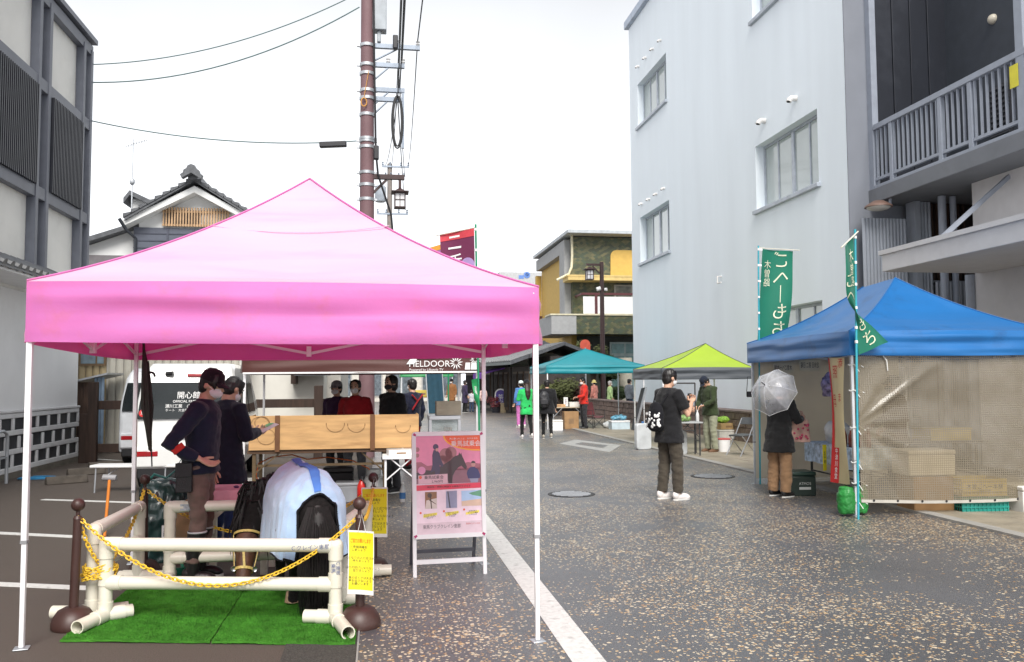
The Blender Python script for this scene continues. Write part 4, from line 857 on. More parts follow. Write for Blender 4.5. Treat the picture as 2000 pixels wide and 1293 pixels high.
# brown muzzle skin is a close sleeve over the head, with ears, eye and halter
m_ = MB(); m_.tube([hp(.12), hp(.3), hp(.5), hp(.7), hp(.92), hp(1.01)], [.104, .108, .09, .070, .066, .048], 18, ex=(.86, 1.06)); meshobj('face_coat', remeshed(m_, .010, 4, .002, (40, 40, 40)), PBR, pony)
hu = hdv.normalized(); sx = lw(*_r) - lw(0, 0, 0); sx = (sx - hu * sx.dot(hu)).normalized(); fx = hu.cross(sx)
cv = (lw(0, 0, 1.58) - hp(.5)); cv = (cv - hu * cv.dot(hu)).normalized(); sv = hu.cross(cv)
m_ = MB()
for s_ in (-1, 1): m_.tube([hp(.02) + sv * s_ * .05, hp(-.1) + sv * s_ * .075 + cv * .01, hp(-.24) + sv * s_ * .085], [.03, .034, .006], 10, ex=(1, .55))
m_.build('ears', PB_, pony)
m_ = MB(); m_.ell(hp(.36) + cv * .085 + sv * .05, (.018, .018, .018), 10, 8); m_.ell(hp(.36) + cv * .06 - sv * .08, (.018, .018, .018), 10, 8); m_.build('eyes', mat('eye_gloss', (.006, .004, .004), .08), pony)
HAL = mat('yellow_halter', (.52, .40, .12), .6, var=.2, vs=60); m_ = MB()
def ringaround(t_, rr_, wd):
    c_ = hp(t_); P_ = [c_ + (sv * math.cos(a) * .98 + cv * math.sin(a) * .98) * rr_ for a in [2 * math.pi * i / 20 for i in range(21)]]
    for a, b_ in zip(P_[:-1], P_[1:]): m_.bar(a, b_, .005, wd, hu)
ringaround(.74, .076, .022); ringaround(.1, .112, .02)
for s_ in (-1, 1): m_.bar(hp(.74) + sv * s_ * .074 + cv * .01, hp(.12) + sv * s_ * .108 + cv * .012, .006, .02, cv)
m_.bar(hp(.74) + cv * .075, hp(.45) + cv * .105 + sv * .02, .006, .018, sv); m_.build('halter', HAL, pony)
m_ = MB()
for s_ in (-1, 1): m_.lathe([(.02, -.003), (.022, 0), (.02, .003), (.014, 0)], hp(.74) + sv * s_ * .08 + cv * .03, 14, Matrix.Rotation(1.57, 3, 'X'))
m_.build('halter_rings', STEEL, pony)
# hooves
m_ = MB()
for (x, y, z) in ((.105, -.39, 0), (-.105, -.185, .012), (.115, .40, 0), (-.115, .40, 0)): m_.lathe([(.062, .012), (.06, .03), (.05, .085), (.035, .10)], (x, y, z + .012), 16)
m_.build('hooves', mat('horn', (.36, .25, .16), .5, var=.25, vs=30), pony)
# mane and tail as hair locks
rnd = random.Random(11); m_ = MB()
for i in range(420):
    tt = rnd.random(); tt2 = tt * 1.02; seg = [V((0, .25, .98)), nb + V((-.0, .0, .14)), nm + V((-.02, -.02, .12)), poll + V((0, .0, .08))]
    q = tt2 * 3; a = seg[min(int(q), 2)].lerp(seg[min(int(q) + 1, 3)], q - min(int(q), 2)); side = rnd.choice((-1, 1, 1, 1))
    dv = (lw(*(_r * -1)) - lw(0, 0, 0)) * rnd.uniform(.03, .13) * side + cv * rnd.uniform(-.02, .07); ln = rnd.uniform(.16, .38)
    p0 = a + V((rnd.gauss(0, .02), rnd.gauss(0, .02), rnd.gauss(0, .012))); m_.tube([p0, p0 + dv * .7 + V((0, 0, .0)), p0 + dv * 1.1 - V((0, 0, ln * .5)), p0 + dv * 1.0 - V((rnd.gauss(0, .02), rnd.gauss(0, .02), ln))], [.006, .010, .008, .0012], 4, caps=False)
m_.build('mane', mat('mane_hair', (.008, .006, .006), .62, var=.5, vs=50), pony)
m_ = MB(); dock = V((0, -.57, .80)); m_.tube([dock + V((0, .06, .0)), dock, dock + V((0, -.05, -.08)), (0.01, -.60, .4), (.01, -.56, .12)], [.02, .03, .045, .06, .03], 14, ex=(1, .6))
for i in range(520):
    a = rnd.uniform(0, 6.28); r = math.sqrt(rnd.random()); x, y = r * math.cos(a), r * math.sin(a); wv = rnd.gauss(0, .012)
    m_.tube([dock + V((x * .07, y * .03, .0)), V((x * .125 + wv, -.615 + y * .05, .62)), V((x * .135 - wv, -.60 + y * .06, .35)), V((x * .12 + wv, -.57 + y * .07, rnd.uniform(.02, .14)))], [.006, .009, .008, .001], 4, caps=False)
m_.build('tail', mat('mane_hair', (0, 0, 0)), pony)
# rug
RUG = mat('pale_blue_fleece', (.40, .56, .78), .95, var=.10, vs=7, sheen=.5, bump=.5, bs=220, spec=.1)
ZC, WX, HZ = .74, .25, .285
def rug(u, v, o=0.):
    ph = (v * 2 - 1) * R_(118); hang = max(0, abs(ph) - R_(88)); s_ = 1 if ph > 0 else -1; pc = max(-R_(88), min(R_(88), ph))
    L0 = .72; s = u * 1.25; W_, H_ = WX + o, HZ + o
    if s < L0: y = .40 - s; ca = 1.; 
    else: al = (s - L0) / .30 * .62; y = .40 - L0 - (.27 + o) * math.sin(al); ca = math.cos(al)
    x = W_ * ca ** .75 * math.sin(pc); zt_ = ZC + H_ * ca * math.cos(pc) + .045 * max(0, math.cos(pc)) ** 8 * ca - .015 * math.sin(min(1, s / L0) * math.pi) * max(0, math.cos(pc)) + .012 * noise.noise(V((s * 6, ph * 3, 8)))
    flare = hang * .05
    f = .026 * noise.noise(V((s * 6, ph * 2.6, 3))) + .016 * noise.noise(V((s * 13, ph * 1.6, 5))) + .016 * hang * math.sin(s * 24)
    return V((x + s_ * (flare + f * (.3 + hang)), y - (.03 * hang if s > L0 else 0), zt_ - hang * .62 + f * .6 + .03 * noise.noise(V((s * 3, 9, 1))) * hang))
m_ = MB(); m_.grid(lambda u, v: rug(u, v), 60, 60, .006); rg = m_.build('rug', RUG, pony, ang=70)
m_ = MB(); m_.grid(lambda u, v: rug(u * .98, .5 + (v - .5) * .07, .010), 50, 4); m_.build('spine_stripe', mat('blue_webbing', (.06, .17, .50), .8), rg)
m_ = MB(); m_.tube([rug(1, i / 60, .002) for i in range(61)], .008, 6)
for e in (0., 1.): m_.tube([rug(i / 50, e, .002) for i in range(51)], .007, 6)
for i in range(150):
    p = rug(1, i / 150, .004); m_.tube([p, p + V((rnd.gauss(0, .006), -.012, rnd.gauss(0, .006)))], [.005, .001], 4)
m_.build('black_trim', BLACKCLOTH, rg)
pony.scale = (.94, .94, .92)
# ------------------------------------------------------------------ generic tables, boxes, bottles
def table(name, label, c, wd, dp, ht, rz, topm, legm=STEEL, th=.03, group=None, ins=.06, lw=.025):
    t = T(name, label, 'table', (c[0], c[1], c[2] if len(c) > 2 else 0), rz, group); m_ = MB(); m_.box((-wd / 2, -dp / 2, ht - th), (wd / 2, dp / 2, ht)); m_.build('table_top', topm, t, bev=.006)
    for a in (-1, 1):
        for b_ in (-1, 1):
            m_ = MB(); m_.bar((a * (wd / 2 - ins), b_ * (dp / 2 - ins), ht - th), (a * (wd / 2 - ins), b_ * (dp / 2 - ins), 0), lw); m_.build('leg', legm, t)
    m_ = MB()
    for a in (-1, 1): m_.bar((a * (wd / 2 - ins), -dp / 2 + ins, ht * .45), (a * (wd / 2 - ins), dp / 2 - ins, ht * .45), lw * .7)
    m_.bar((-wd / 2 + ins, -dp / 2 + ins, ht * .55), (-wd / 2 + .35, -dp / 2 + ins, ht - th), lw * .6); m_.bar((wd / 2 - ins, -dp / 2 + ins, ht * .55), (wd / 2 - .35, -dp / 2 + ins, ht - th), lw * .6); m_.build('brace', legm, t)
    return t
def carton(name, label, c, d, rz, m, cat='box', group=None, flaps=False, lid=None, inset=True):
    t = T(name, label, cat, c, rz, group); m_ = MB(); x, y, z = d; zz = z * .82 if lid else z
    m_.prism([(-x / 2 * .97, -y / 2 * .97, 0), (x / 2 * .97, -y / 2 * .97, 0), (x / 2 * .97, y / 2 * .97, 0), (-x / 2 * .97, y / 2 * .97, 0)], (0, 0, zz)); m_.build('box_body', m, t, bev=min(d) * .04)
    m_ = MB()
    if lid: m_.box((-x / 2, -y / 2, zz + .002), (x / 2, y / 2, z)); m_.build('lid', lid, t, bev=min(d) * .05)
    elif flaps: m_.cb((0, -y / 2 - .05, z + .02), (x * .96, .14, .006), rx=.5); m_.cb((0, y / 2 + .04, z + .03), (x * .96, .14, .006), rx=-.7); m_.build('flaps', m, t)
    else: m_.box((-x / 2 * .98, -.03, z + .0005), (x / 2 * .98, .03, z + .0025)); m_.box((-x * .2, -y / 2 * .972 - .001, z * .3), (x * .15, -y / 2 * .97, z * .6)); m_.build('tape_and_print', mat('tape_tan', (.24, .15, .08), .4), t)
    return t
def crate(name, label, c, d, rz, m, cat='crate', group=None):
    t = T(name, label, cat, c, rz, group); x, y, z = d; m_ = MB()
    m_.box((-x / 2 + .01, -y / 2 + .01, .005), (x / 2 - .01, y / 2 - .01, .02))
    for k in (.0, .33, .62, .86):
        h = z * (.10 if k < .8 else .14); z0 = z * k
        m_.box((-x / 2, -y / 2, z0), (x / 2, -y / 2 + .012, z0 + h)); m_.box((-x / 2, y / 2 - .012, z0), (x / 2, y / 2, z0 + h)); m_.box((-x / 2, -y / 2 + .012, z0), (-x / 2 + .012, y / 2 - .012, z0 + h)); m_.box((x / 2 - .012, -y / 2 + .012, z0), (x / 2, y / 2 - .012, z0 + h))
    m_.build('rims', m, t, bev=.002); m_ = MB(); n = max(3, int(x / .05))
    for i in range(n + 1):
        xx = -x / 2 + .012 + (x - .024) * i / n; m_.box((xx - .006, -y / 2 + .002, .01), (xx + .006, -y / 2 + .010, z * .9)); m_.box((xx - .006, y / 2 - .010, .01), (xx + .006, y / 2 - .002, z * .9))
    n = max(3, int(y / .05))
    for i in range(n + 1):
        yy = -y / 2 + .012 + (y - .024) * i / n; m_.box((-x / 2 + .002, yy - .006, .01), (-x / 2 + .010, yy + .006, z * .9)); m_.box((x / 2 - .010, yy - .006, .01), (x / 2 - .002, yy + .006, z * .9))
    m_.box((-x / 2 + .0105, -y / 2 + .0105, .02), (x / 2 - .0105, -y / 2 + .0115, z * .85)); m_.box((-x / 2 + .0105, y / 2 - .0115, .02), (x / 2 - .0105, y / 2 - .0105, z * .85)); m_.build('ribs', m, t); return t
def bottle(name, label, c, h, r, m, capm, group=None, cat='bottle', lab=None):
    t = T(name, label, cat, c, 0, group); m_ = MB(); m_.lathe([(r * .8, 0), (r, .01), (r, h * .55), (r * .85, h * .66), (r * .42, h * .84), (r * .38, h * .92)], n=14); m_.build('bottle_body', m, t)
    m_ = MB(); m_.lathe([(r * .45, h * .921), (r * .47, h * .925), (r * .47, h), (r * .4, h + .003)], n=12); m_.build('bottle_cap', capm, t)
    if lab: m_ = MB(); m_.lathe([(r * 1.01, h * .18), (r * 1.015, h * .2), (r * 1.015, h * .48), (r * 1.01, h * .5)], n=14); m_.build('bottle_label', lab, t)
    return t
def bag(name, label, c, r, m, cat='bag', seed=0, sq=1., group=None, handles=None):
    t = T(name, label, cat, c, 0, group); mm = MB(); mm.ell((0, 0, r[2] * .9), r, 16, 12); mm.ell((r[0] * .2, 0, r[2] * 1.5), (r[0] * .45, r[1] * .4, r[2] * .5), 12, 8); me = remeshed(mm, max(r) / 16, 2, max(r) * .16, (2.2 / max(r) * .8,) * 3, seed)
    for v in me.vertices: v.co.z = max(v.co.z, .004)
    meshobj('bag_body', me, m, t)
    if handles:
        m_ = MB()
        for s_ in (-1, 1): m_.tube([(s_ * .02 - .04, 0, r[2] * 1.7), (s_ * .03 - .02, 0, r[2] * 2.2), (s_ * .03 + .04, 0, r[2] * 2.2), (s_ * .02 + .06, 0, r[2] * 1.7)], .006, 6)
        m_.build('handles', handles, t)
    return t
# ------------------------------------------------------------------ staff under the pink tent
NAVYJ = cloth('navy_jacket', (.014, .016, .036)); NAVYC = cloth('black_navy_coat', (.012, .013, .026)); TAUPE = cloth('taupe_breeches', (.16, .105, .09)); BOOT = mat('boot_leather', (.012, .011, .012), .35, bump=.2)
DENIM = cloth('blue_denim', (.025, .05, .14)); CAPB = cloth('black_cap', (.012, .012, .016))
p1 = g(388, 1132)
per, k, jk = person('person in navy jacket, taupe riding breeches and black boots with a hand on the hip', p1, -1.62, 1.70, NAVYJ, TAUPE, BOOT, 'short', cap=CAPB, bulk=1.02, leg=.95, vox=.009, hem=.86,
    pose={'elR': (.29, -.17, 1.10), 'wrR': (.215, .045, .985), 'upR': (-1, .2, .3), 'elL': (-.24, -.03, 1.12), 'wrL': (-.24, .02, .87), 'curlR': .35}, headpitch=.25, headyaw=-.25, lean=.08, curl=.4, cuff=.16)
m_ = MB()
for s_ in (-1, 1): m_.tube([(s_ * .113, -.02, .05), (s_ * .114, -.02, .12), (s_ * .112, -.01, .28), (s_ * .108, .012, .40)], [.050, .052, .068, .072], 16)
m_.xf(Matrix.Scale(k, 4)); m_.build('half_chaps', BOOT, per)
m_ = MB()
for s_ in (-1, 1): m_.lathe([(.073, .392), (.076, .395), (.076, .402), (.073, .405)], (s_ * .108, .011, 0), 18)
m_.xf(Matrix.Scale(k, 4)); m_.build('chap_piping', mat('silver_piping', (.5, .5, .52), .5), per)
m_ = MB(); m_.cb((.205, -.07, .84), (.05, .12, .23), rz=.1); m_.cb((.232, -.07, .90), (.012, .125, .11), rz=.1); m_.cb((.20, -.07, .965), (.02, .05, .06)); m_.build('hip_pouch', mat('grey_black_nylon', (.018, .018, .02), .6, bump=.3, bs=120), per, bev=.02)
m_ = MB(); m_.cb((.318, -.09, 1.075), (.02, .05, .10), rx=-.9); m_.build('red_patch', mat('red_patch', (.5, .02, .015), .8), per, bev=.006)
p2 = g(436, 1080)
per, k, _ = person('person in long dark navy coat and jeans reading a leaflet beside the pink table', p2, -.75, 1.66, NAVYC, DENIM, mat('dark_sneaker', (.02, .02, .022), .6), 'short', cap=None, hem=.66, hemr=.215, bulk=1.08, vox=.010,
    pose={'elL': (-.24, .04, 1.12), 'wrL': (-.10, .27, 1.13), 'upL': (1, .3, .6), 'elR': (.25, .06, 1.11), 'wrR': (.08, .33, 1.13), 'upR': (-1, .3, .6)}, headpitch=.5, headyaw=-.1, lean=.05, curl=.75)
m_ = MB(); m_.grid(lambda u, v: (.07 + .035 * math.sin(u * 5 + 1), .09 - .01 * v, 1.36 - .16 * u), 6, 2, .004); m_.xf(Matrix.Scale(k, 4)); m_.build('red_neckerchief', mat('red_scarf', (.45, .02, .02), .85), per)
hand_w = basis(per) @ (V((.02, .45, 1.155)) * k); lf = T('leaflet', 'green and pink printed leaflet held by the person in the long coat', 'leaflet', hand_w, per.rotation_euler[2] - .4)
LM = Matrix.Rotation(.45, 3, 'X'); m_ = MB(); m_.grid(lambda u, v: LM @ V((-.16 + .32 * u, -.06 + .17 * v, .012 * math.sin(u * 3))), 8, 3, .002); m_.build('sheet', mat('leaflet_pink', (.55, .38, .42), .5, var=.1), lf)
m_ = MB(); m_.grid(lambda u, v: LM @ V((-.15 + .2 * u, .01 + .09 * v, .0035 + .012 * math.sin((u * .62 + .03) * 3))), 6, 2); m_.build('green_print', mat('leaflet_green', (.10, .28, .08), .5, var=.3, vs=30), lf)
# ------------------------------------------------------------------ things round the pen
c = g(456, 1120); tb = table('folding_table', 'low table with a bright pink cloth inside the back of the pen', (c.x + .02, c.y + .1), .62, .42, .70, -.1, mat('pink_table_cloth', (.78, .33, .42), .55, var=.1, vs=12, bump=.4, bs=14), PVC, .05, lw=.05)
m_ = MB(); m_.grid(lambda u, v: (-.315 + .63 * u, -.214 - .006 * math.sin(u * 30), .70 - .10 * v), 20, 2, .004); m_.build('cloth_drop', mat('pink_table_cloth', (0, 0, 0)), tb)
c0 = V((c.x, c.y + .1, .701)); o = bottle('spray_bottle', 'small bottle of yellow green liquid on the pink table', c0 + V((-.22, -.05, 0)), .17, .034, mat('lime_liquid', (.42, .55, .04), .2, spec=.8), mat('pale_cap', (.6, .65, .4), .4))
m_ = MB()
rnd = random.Random(5)
for i in range(5): m_.ell(c0 + V((.02 + .04 * i + rnd.gauss(0, .01), rnd.gauss(.0, .05), .008)), (.03, .02, .012), 8, 6, Matrix.Rotation(rnd.uniform(0, 3), 3, 'Z'))
m_.v = [q - c0 for q in m_.v]; o = m_.build('keyring_pile', mat('purple_ink_items', (.10, .04, .12), .5), loc=None); o.location = c0; tag(o, 'small dark purple charms scattered on the pink table', 'charms')
# dark green bag and beige sack beside the back left stanchion
c = g(305, 1105) + V((0, .22, 0)); t = T('carrier_bag', 'tall dark green plastic carrier bag behind the back left stanchion', 'bag', c, .1)
mm = MB(); loft(mm, [(0, .18, .13, 0), (.2, .21, .15, 0), (.5, .22, .15, 0), (.68, .20, .12, 0), (.72, .19, .09, .0)], 20); meshobj('bag_body', remeshed(mm, .014, 2, .030, (9, 9, 7)), mat('dark_green_film', (.012, .038, .036), .25, spec=.7, var=.4, vs=8), t)
m_ = MB(); m_.tube([(-.14, 0, .70), (-.08, -.02, .77), (.02, 0, .73), (.10, .01, .80), (.17, 0, .71)], .012, 8); m_.tube([(.1, 0, .72), (.12, 0, .85), (.17, 0, .95)], .004, 5); m_.build('drawstring', mat('teal_film', (.03, .16, .14), .4), t)
m_ = MB(); m_.cb((.06, -.16, .27), (.10, .006, .13)); m_.build('label_tag', PAPER, t)
m_ = MB(); m_.text('注意\n取扱', .04, (.06, -.1645, .27)); m_.build('lettering', INK, t)
c = g(352, 1105) + V((.03, .15, 0)); bag('cloth_sack', 'crumpled beige cloth sack between the green bag and the breeches', c, (.10, .09, .30), cloth('beige_sack', (.34, .22, .12)), seed=4)
c = g(352, 1135) + V((.02, .05, 0)); t = T('dustpan', 'green plastic dustpan on the ground behind the hurdle', 'dustpan', c, .3); m_ = MB(); m_.prism([(-.12, -.1, .004), (.12, -.1, .004), (.12, .12, .004), (-.12, .12, .004)], (0, 0, .01)); m_.box((-.12, .112, .015), (.12, .124, .075)); m_.box((-.122, -.08, .015), (-.112, .11, .06)); m_.box((.112, -.08, .015), (.122, .11, .06)); m_.build('pan', mat('green_plastic', (.02, .22, .13), .4), t, bev=.003); m_ = MB(); m_.tube([(0, .12, .06), (0, .2, .08), (0, .33, .10)], .014, 8); m_.build('handle', mat('green_plastic', (0, 0, 0)), t)
a, b_ = g(204, 1050), g(214, 1040); top = atY(214, 935, b_.y + .25); t = T('mallet', 'orange handled mallet standing on the lot behind the left hurdle', 'mallet', (a.x, a.y, 0)); m_ = MB(); m_.tube([(0, 0, .01), top - V((a.x, a.y, 0))], .016, 10); m_.build('handle', mat('orange_handle', (.55, .17, .02), .4), t); m_ = MB(); q = top - V((a.x, a.y, 0)); m_.tube([q + V((-.07, 0, .015)), q + V((.07, 0, .005))], .035, 12); m_.build('head', GREYP, t, bev=.004)
c = g(255, 965); c.y += .3; t = T('low_bench', 'low white folding bench behind the left side of the pink tent', 'bench', c, -.12); m_ = MB(); m_.box((-.62, -.16, .36), (.62, .16, .40)); m_.build('seat', WHITE, t, bev=.012)
for x in (-.5, .5):
    m_ = MB(); m_.tube([(x - .04, -.12, .36), (x - .05, -.13, 0)], .013, 8); m_.build('leg', GALV, t); m_ = MB(); m_.tube([(x + .04, .12, .36), (x + .05, .13, 0)], .013, 8); m_.build('leg', GALV, t)
m_ = MB()
for x in (-.5, .5): m_.tube([(x * .92, -.1, .2), (x * .5, 0, .355)], .008, 6)
m_.build('brace', GALV, t)
# wheel stops, rope, hoop
CONC = mat('wheel_stop_concrete', (.085, .072, .06), .9, var=.25, vs=8, bump=.4)
for px, py, lb in ((130, 944, 'brown concrete wheel stop nearest the lattice wall'), (168, 927, 'brown concrete wheel stop in the middle of the row'), (207, 914, 'brown concrete wheel stop farthest along, beside the white van')):
    c = g(px, py); m_ = MB(); m_.prism([(-.3, -.09, 0), (-.3, .09, 0), (-.3, .055, .12), (-.3, -.055, .12)], (.6, 0, 0)); m_.v = [Matrix.Rotation(.55, 3, 'Z') @ q for q in m_.v]; o = m_.build('wheel_stop', CONC, bev=.015); o.location = c; tag(o, lb, 'wheel stop', 'wheel stops in the parking lot')
c = g(72, 937); m_ = MB(); m_.tube([V((.28 * math.cos(i * .5) * (1 + .1 * math.sin(i * 1.3)), .12 * math.sin(i * .5), .015 + .001 * i)) for i in range(30)], .012, 6); o = m_.build('coiled_hose', mat('blue_hose', (.03, .20, .40), .4)); o.location = c; tag(o, 'loose coil of light blue hose on the lot by the lattice wall', 'hose')
a, b_ = g(12, 945), g(-60, 965); t = T('hoop_barrier', 'bent steel hoop barrier in front of the lattice wall', 'barrier', a); d = (b_ - a); m_ = MB(); m_.tube([(0, 0, .005), (0, 0, .72), d * .03 + V((0, 0, .80)), d * .12 + V((0, 0, .84)), d * .9 + V((0, 0, .84)), d + V((0, 0, .75)), d], .026, 12); m_.build('hoop', GALV, t); m_ = MB(); m_.bar((0, 0, .42), d + V((0, 0, .42)), .03); m_.build('crossbar', GALV, t)
# ------------------------------------------------------------------ white vans behind the tent
CARW = mat('white_car_paint', (.72, .73, .72), .22, var=.03, spec=.6, coat=.7); TYRE = mat('tyre_rubber', (.015, .015, .016), .85); DGL = mat('dark_car_glass', (.010, .014, .016), .08, var=.2, spec=.5); LRED = mat('red_lens', (.30, .006, .010), .15, coat=.6)
def kei(label, c, rz, paint, lettering=True, W_=1.475, L_=3.39, H_=1.90):
    t = T('parked_van', label, 'van', c, rz, 'vans parked behind the pink tent'); w2 = W_ / 2
    # rear faces -y
    prof = [(.28, .0), (.50, -.02), (.62, -.015), (1.0, .0), (1.25, .03), (1.62, .12), (1.80, .22), (1.88, .40)]
    m_ = MB(); ys = []
    def half(z): return w2 * (1 - .015 * max(0, (.5 - z))) - max(0, z - 1.0) ** 1.5 * .16
    secs = []
    P0 = [(y, z) for z, y in prof]; top = [(L_ - 1.0, 1.89), (L_ - .75, 1.80), (L_ - .28, 1.22), (L_ - .06, 1.02), (L_, .7), (L_ - .03, .30)]
    side = P0 + top; n = len(side); vs = []
    for x in (-1, -.93, .93, 1):
        for (y, z) in side:
            k_ = 0 if abs(x) < .95 else 1; cy = y + (.05 * k_ if y < L_ / 2 else -.05 * k_); cz = z - (.07 * k_ if z > 1.75 else (-.02 * k_ if z < .35 else 0)); vs.append((x * half(cz) if k_ else x * half(z), cy, cz))
    fs = [(a * n + i, a * n + (i + 1) % n, (a + 1) * n + (i + 1) % n, (a + 1) * n + i) for a in range(3) for i in range(n)]
    fs = [q[::-1] for q in fs] + [tuple(range(n)), tuple(range(4 * n - 1, 3 * n - 1, -1))]
    m_.add(vs, fs); m_.build('body', paint, t, bev=.05, seg=3, ang=30)
    Yz = lambda z: next((p[1] + (q[1] - p[1]) * (z - p[0]) / (q[0] - p[0])) for p, q in zip(prof[:-1], prof[1:]) if p[0] <= z <= q[0])
    R3 = lambda x, z, o=0.: V((x, Yz(z) - .012 - o, z))
    # rear window wraps to the corners
    m_ = MB(); nu, nv = 14, 8
    def gw(u, v, o=0.):
        z = 1.06 + .53 * v; x = (u * 2 - 1) * (half(z) - .06); r = min(1, min(u, 1 - u) * 12) if v in (0, 1) else 1
        return R3(x, z, o)
    m_.grid(gw, nu, nv, -.02); wd = m_.build('rear_window', DGL, t)
    if lettering:
        m_ = MB()
        for s_, sz, z in (('開心館', .11, 1.40), ('OFFICIAL PARTNER', .050, 1.315), ('瀬川工業　(株)市岡工業', .060, 1.245), ('ケート　大会場送　中部営業所', .045, 1.185)): m_.text(s_, sz, (0, 0, 0), fn=lambda a, b_, z=z: R3(a + .02, z + b_, .024))
        m_.build('lettering', WHITE, wd)
        m_ = MB(); m_.lathe([(.055, 0), (.055, .004), (.05, .005)], R3(-.60, 1.15, .026), 20, Matrix.Rotation(R_(80), 3, 'X')); m_.build('round_sticker', mat('red_sticker', (.55, .02, .02), .4), wd)
        m_ = MB(); m_.text('馬', .06, R3(-.60, 1.15, .036), (1, 0, 0), (0, .2, 1)); m_.build('sticker_lettering', PAPER, wd)
    m_ = MB(); m_.bar(R3(-.02, 1.70, .012), R3(.28, 1.70, .012), .03, .045); m_.build('brake_lamp', LRED, t, bev=.008)
    m_ = MB(); m_.tube([R3(-.32, 1.72, .02), R3(-.22, 1.73, .05)], .035, 10); m_.build('rear_mirror', BLACK, t)
    for s_ in (-1, 1):
        m_ = MB(); m_.cb(R3(s_ * (w2 - .21), .56, .004), (.30, .03, .085)); m_.build('tail_lamp', LRED, t, bev=.012)
    m_ = MB(); m_.cb(R3(.20, .48, .004), (.33, .02, .165)); pl = m_.build('number_plate', mat('yellow_plate', (.75, .55, .02), .4), t, bev=.004)
    m_ = MB(); m_.text('そ 5', .10, R3(.12, .455, .0165)); m_.text('岐阜 50', .04, R3(.2, .535, .0165)); m_.build('plate_number', INK, pl)
    m_ = MB(); m_.box((-w2 + .04, -.045, .36), (w2 - .04, .06, .655)); m_.build('bumper', paint, t, bev=.03, seg=3)
    m_ = MB(); m_.box((-w2 + .06, -.01, .20), (w2 - .06, .25, .358)); m_.build('under_bumper', BLACK, t, bev=.02)
    m_ = MB(); m_.bar(R3(-.22, .80, .01), R3(.22, .80, .01), .03, .05); m_.build('tailgate_handle', paint, t, bev=.01)
    for s_ in (-1, 1):
        m_ = MB(); m_.prism([(s_ * (half(1.1) - .0), .38, 1.07), (s_ * (half(1.1)), 1.45, 1.07), (s_ * (half(1.55)), 1.45, 1.58), (s_ * half(1.55), .48, 1.58)], (s_ * .016, 0, 0)); m_.prism([(s_ * (half(1.1)), 1.55, 1.07), (s_ * half(1.1), 2.55, 1.07), (s_ * half(1.55), 2.25, 1.58), (s_ * half(1.55), 1.55, 1.58)], (s_ * .016, 0, 0)); m_.build('side_window', DGL, t)
        for y in (.55, 2.75):
            x = s_ * (w2 - .07); m_ = MB(); m_.lathe([(.16, -.07), (.265, -.06), (.28, -.03), (.28, .03), (.265, .06), (.16, .07)], (x, y, .28), 24, Matrix.Rotation(1.5708, 3, 'Y')); ty = m_.build('wheel', TYRE, t)
            m_ = MB(); m_.lathe([(.02, 0), (.16, .01), (.165, .03)], (x + s_ * .045, y, .28), 18, Matrix.Rotation(1.5708 * s_, 3, 'Y')); m_.build('hub_cap', STEEL, ty)
    m_ = MB(); m_.box((-w2 + .12, .3, .16), (w2 - .12, L_ - .3, .34)); m_.build('underbody', BLACK, t)
    return t
vc = g(362, 960); vrz = .05
kei('white kei van with dark lettered rear window and yellow number plate', (vc.x, vc.y, 0), vrz, CARW)
v2 = g(250, 915); kei('silver white van partly hidden on the left of the lettered van', (v2.x + .5, v2.y + .2, 0), vrz, mat('silver_white_paint', (.55, .57, .60), .22, spec=.6, coat=.6), False)
# ------------------------------------------------------------------ timber fence behind the lot
FY = 18.2
def fx(px): return atY(px, 800, FY).x
t = T('timber_fence', 'dark brown timber post and rail fence behind the parked vans', 'fence', (fx(400), FY, 0))
for px, zt in ((166, .98), (182, 1.62), (400, 1.3), (622, 1.52)):
    m_ = MB(); x = fx(px); m_.box((x - .09, FY - .06, 0), (x + .09, FY + .06, zt)); m_.build('post', WOODD, t, True, bev=.01)
for z in (1.15, .28): m_ = MB(); m_.box((fx(186), FY + .061, z - .09), (fx(660), FY + .10, z + .09)); m_.build('rail', WOODD, t, True, bev=.008)
# ------------------------------------------------------------------ garage, cream wall, small sheds
CORR = mat('cream_corrugated', (.46, .44, .38), .55, var=.06, dirt=(.3, .27, .2, .4), ds=1.2); TANC = mat('tan_cladding', (.42, .33, .19), .6, var=.06); CREAM = mat('cream_render', (.60, .585, .54), .8, var=.03)
GY = 20.6; gx = lambda px: atY(px, 760, GY).x
t = T('metal_clad_house', 'low house with tan and cream ribbed metal cladding and a narrow sash window', 'building', (gx(300), GY, 0))
m_ = MB(); m_.box((gx(140), GY + .06, 0), (gx(480), GY + 6, 2.5)); m_.build('core_wall', CREAM, t, True)
m_ = MB(); ribbed(m_, gx(211), gx(478), GY, .05, 2.46, .17); m_.build('cream_cladding', CORR, t, True, smooth=False)
m_ = MB(); ribbed(m_, gx(140), gx(210), GY - .01, .05, 2.46, .15); m_.build('tan_cladding', TANC, t, True, smooth=False)
m_ = MB(); m_.box((gx(135), GY - .25, 2.48), (gx(486), GY + 6.2, 2.56)); m_.build('eaves', WHITE, t, True, bev=.01)
a, b_ = atY(157, 690, GY), atY(209, 712, GY); m_ = MB(); m_.box((a.x, GY - .10, b_.z - .03), (b_.x, GY - .045, a.z + .03)); w_ = m_.build('window', mat('brown_sash', (.16, .10, .05), .5), t, True); m_ = MB(); mid = a.x + (b_.x - a.x) * .66; m_.box((a.x + .05, GY - .115, b_.z + .02), (mid - .02, GY - .101, a.z - .02)); m_.box((mid + .02, GY - .115, b_.z + .02), (b_.x - .04, GY - .101, a.z - .02)); m_.build('pane', mat('blue_grey_glass', (.16, .22, .26), .1, var=.3, spec=.9), w_, True)
t = T('lean_to_shed', 'weathered plank and blue corrugated sheet lean-to behind the fence', 'shed', (gx(185), GY - 1.2, 0))
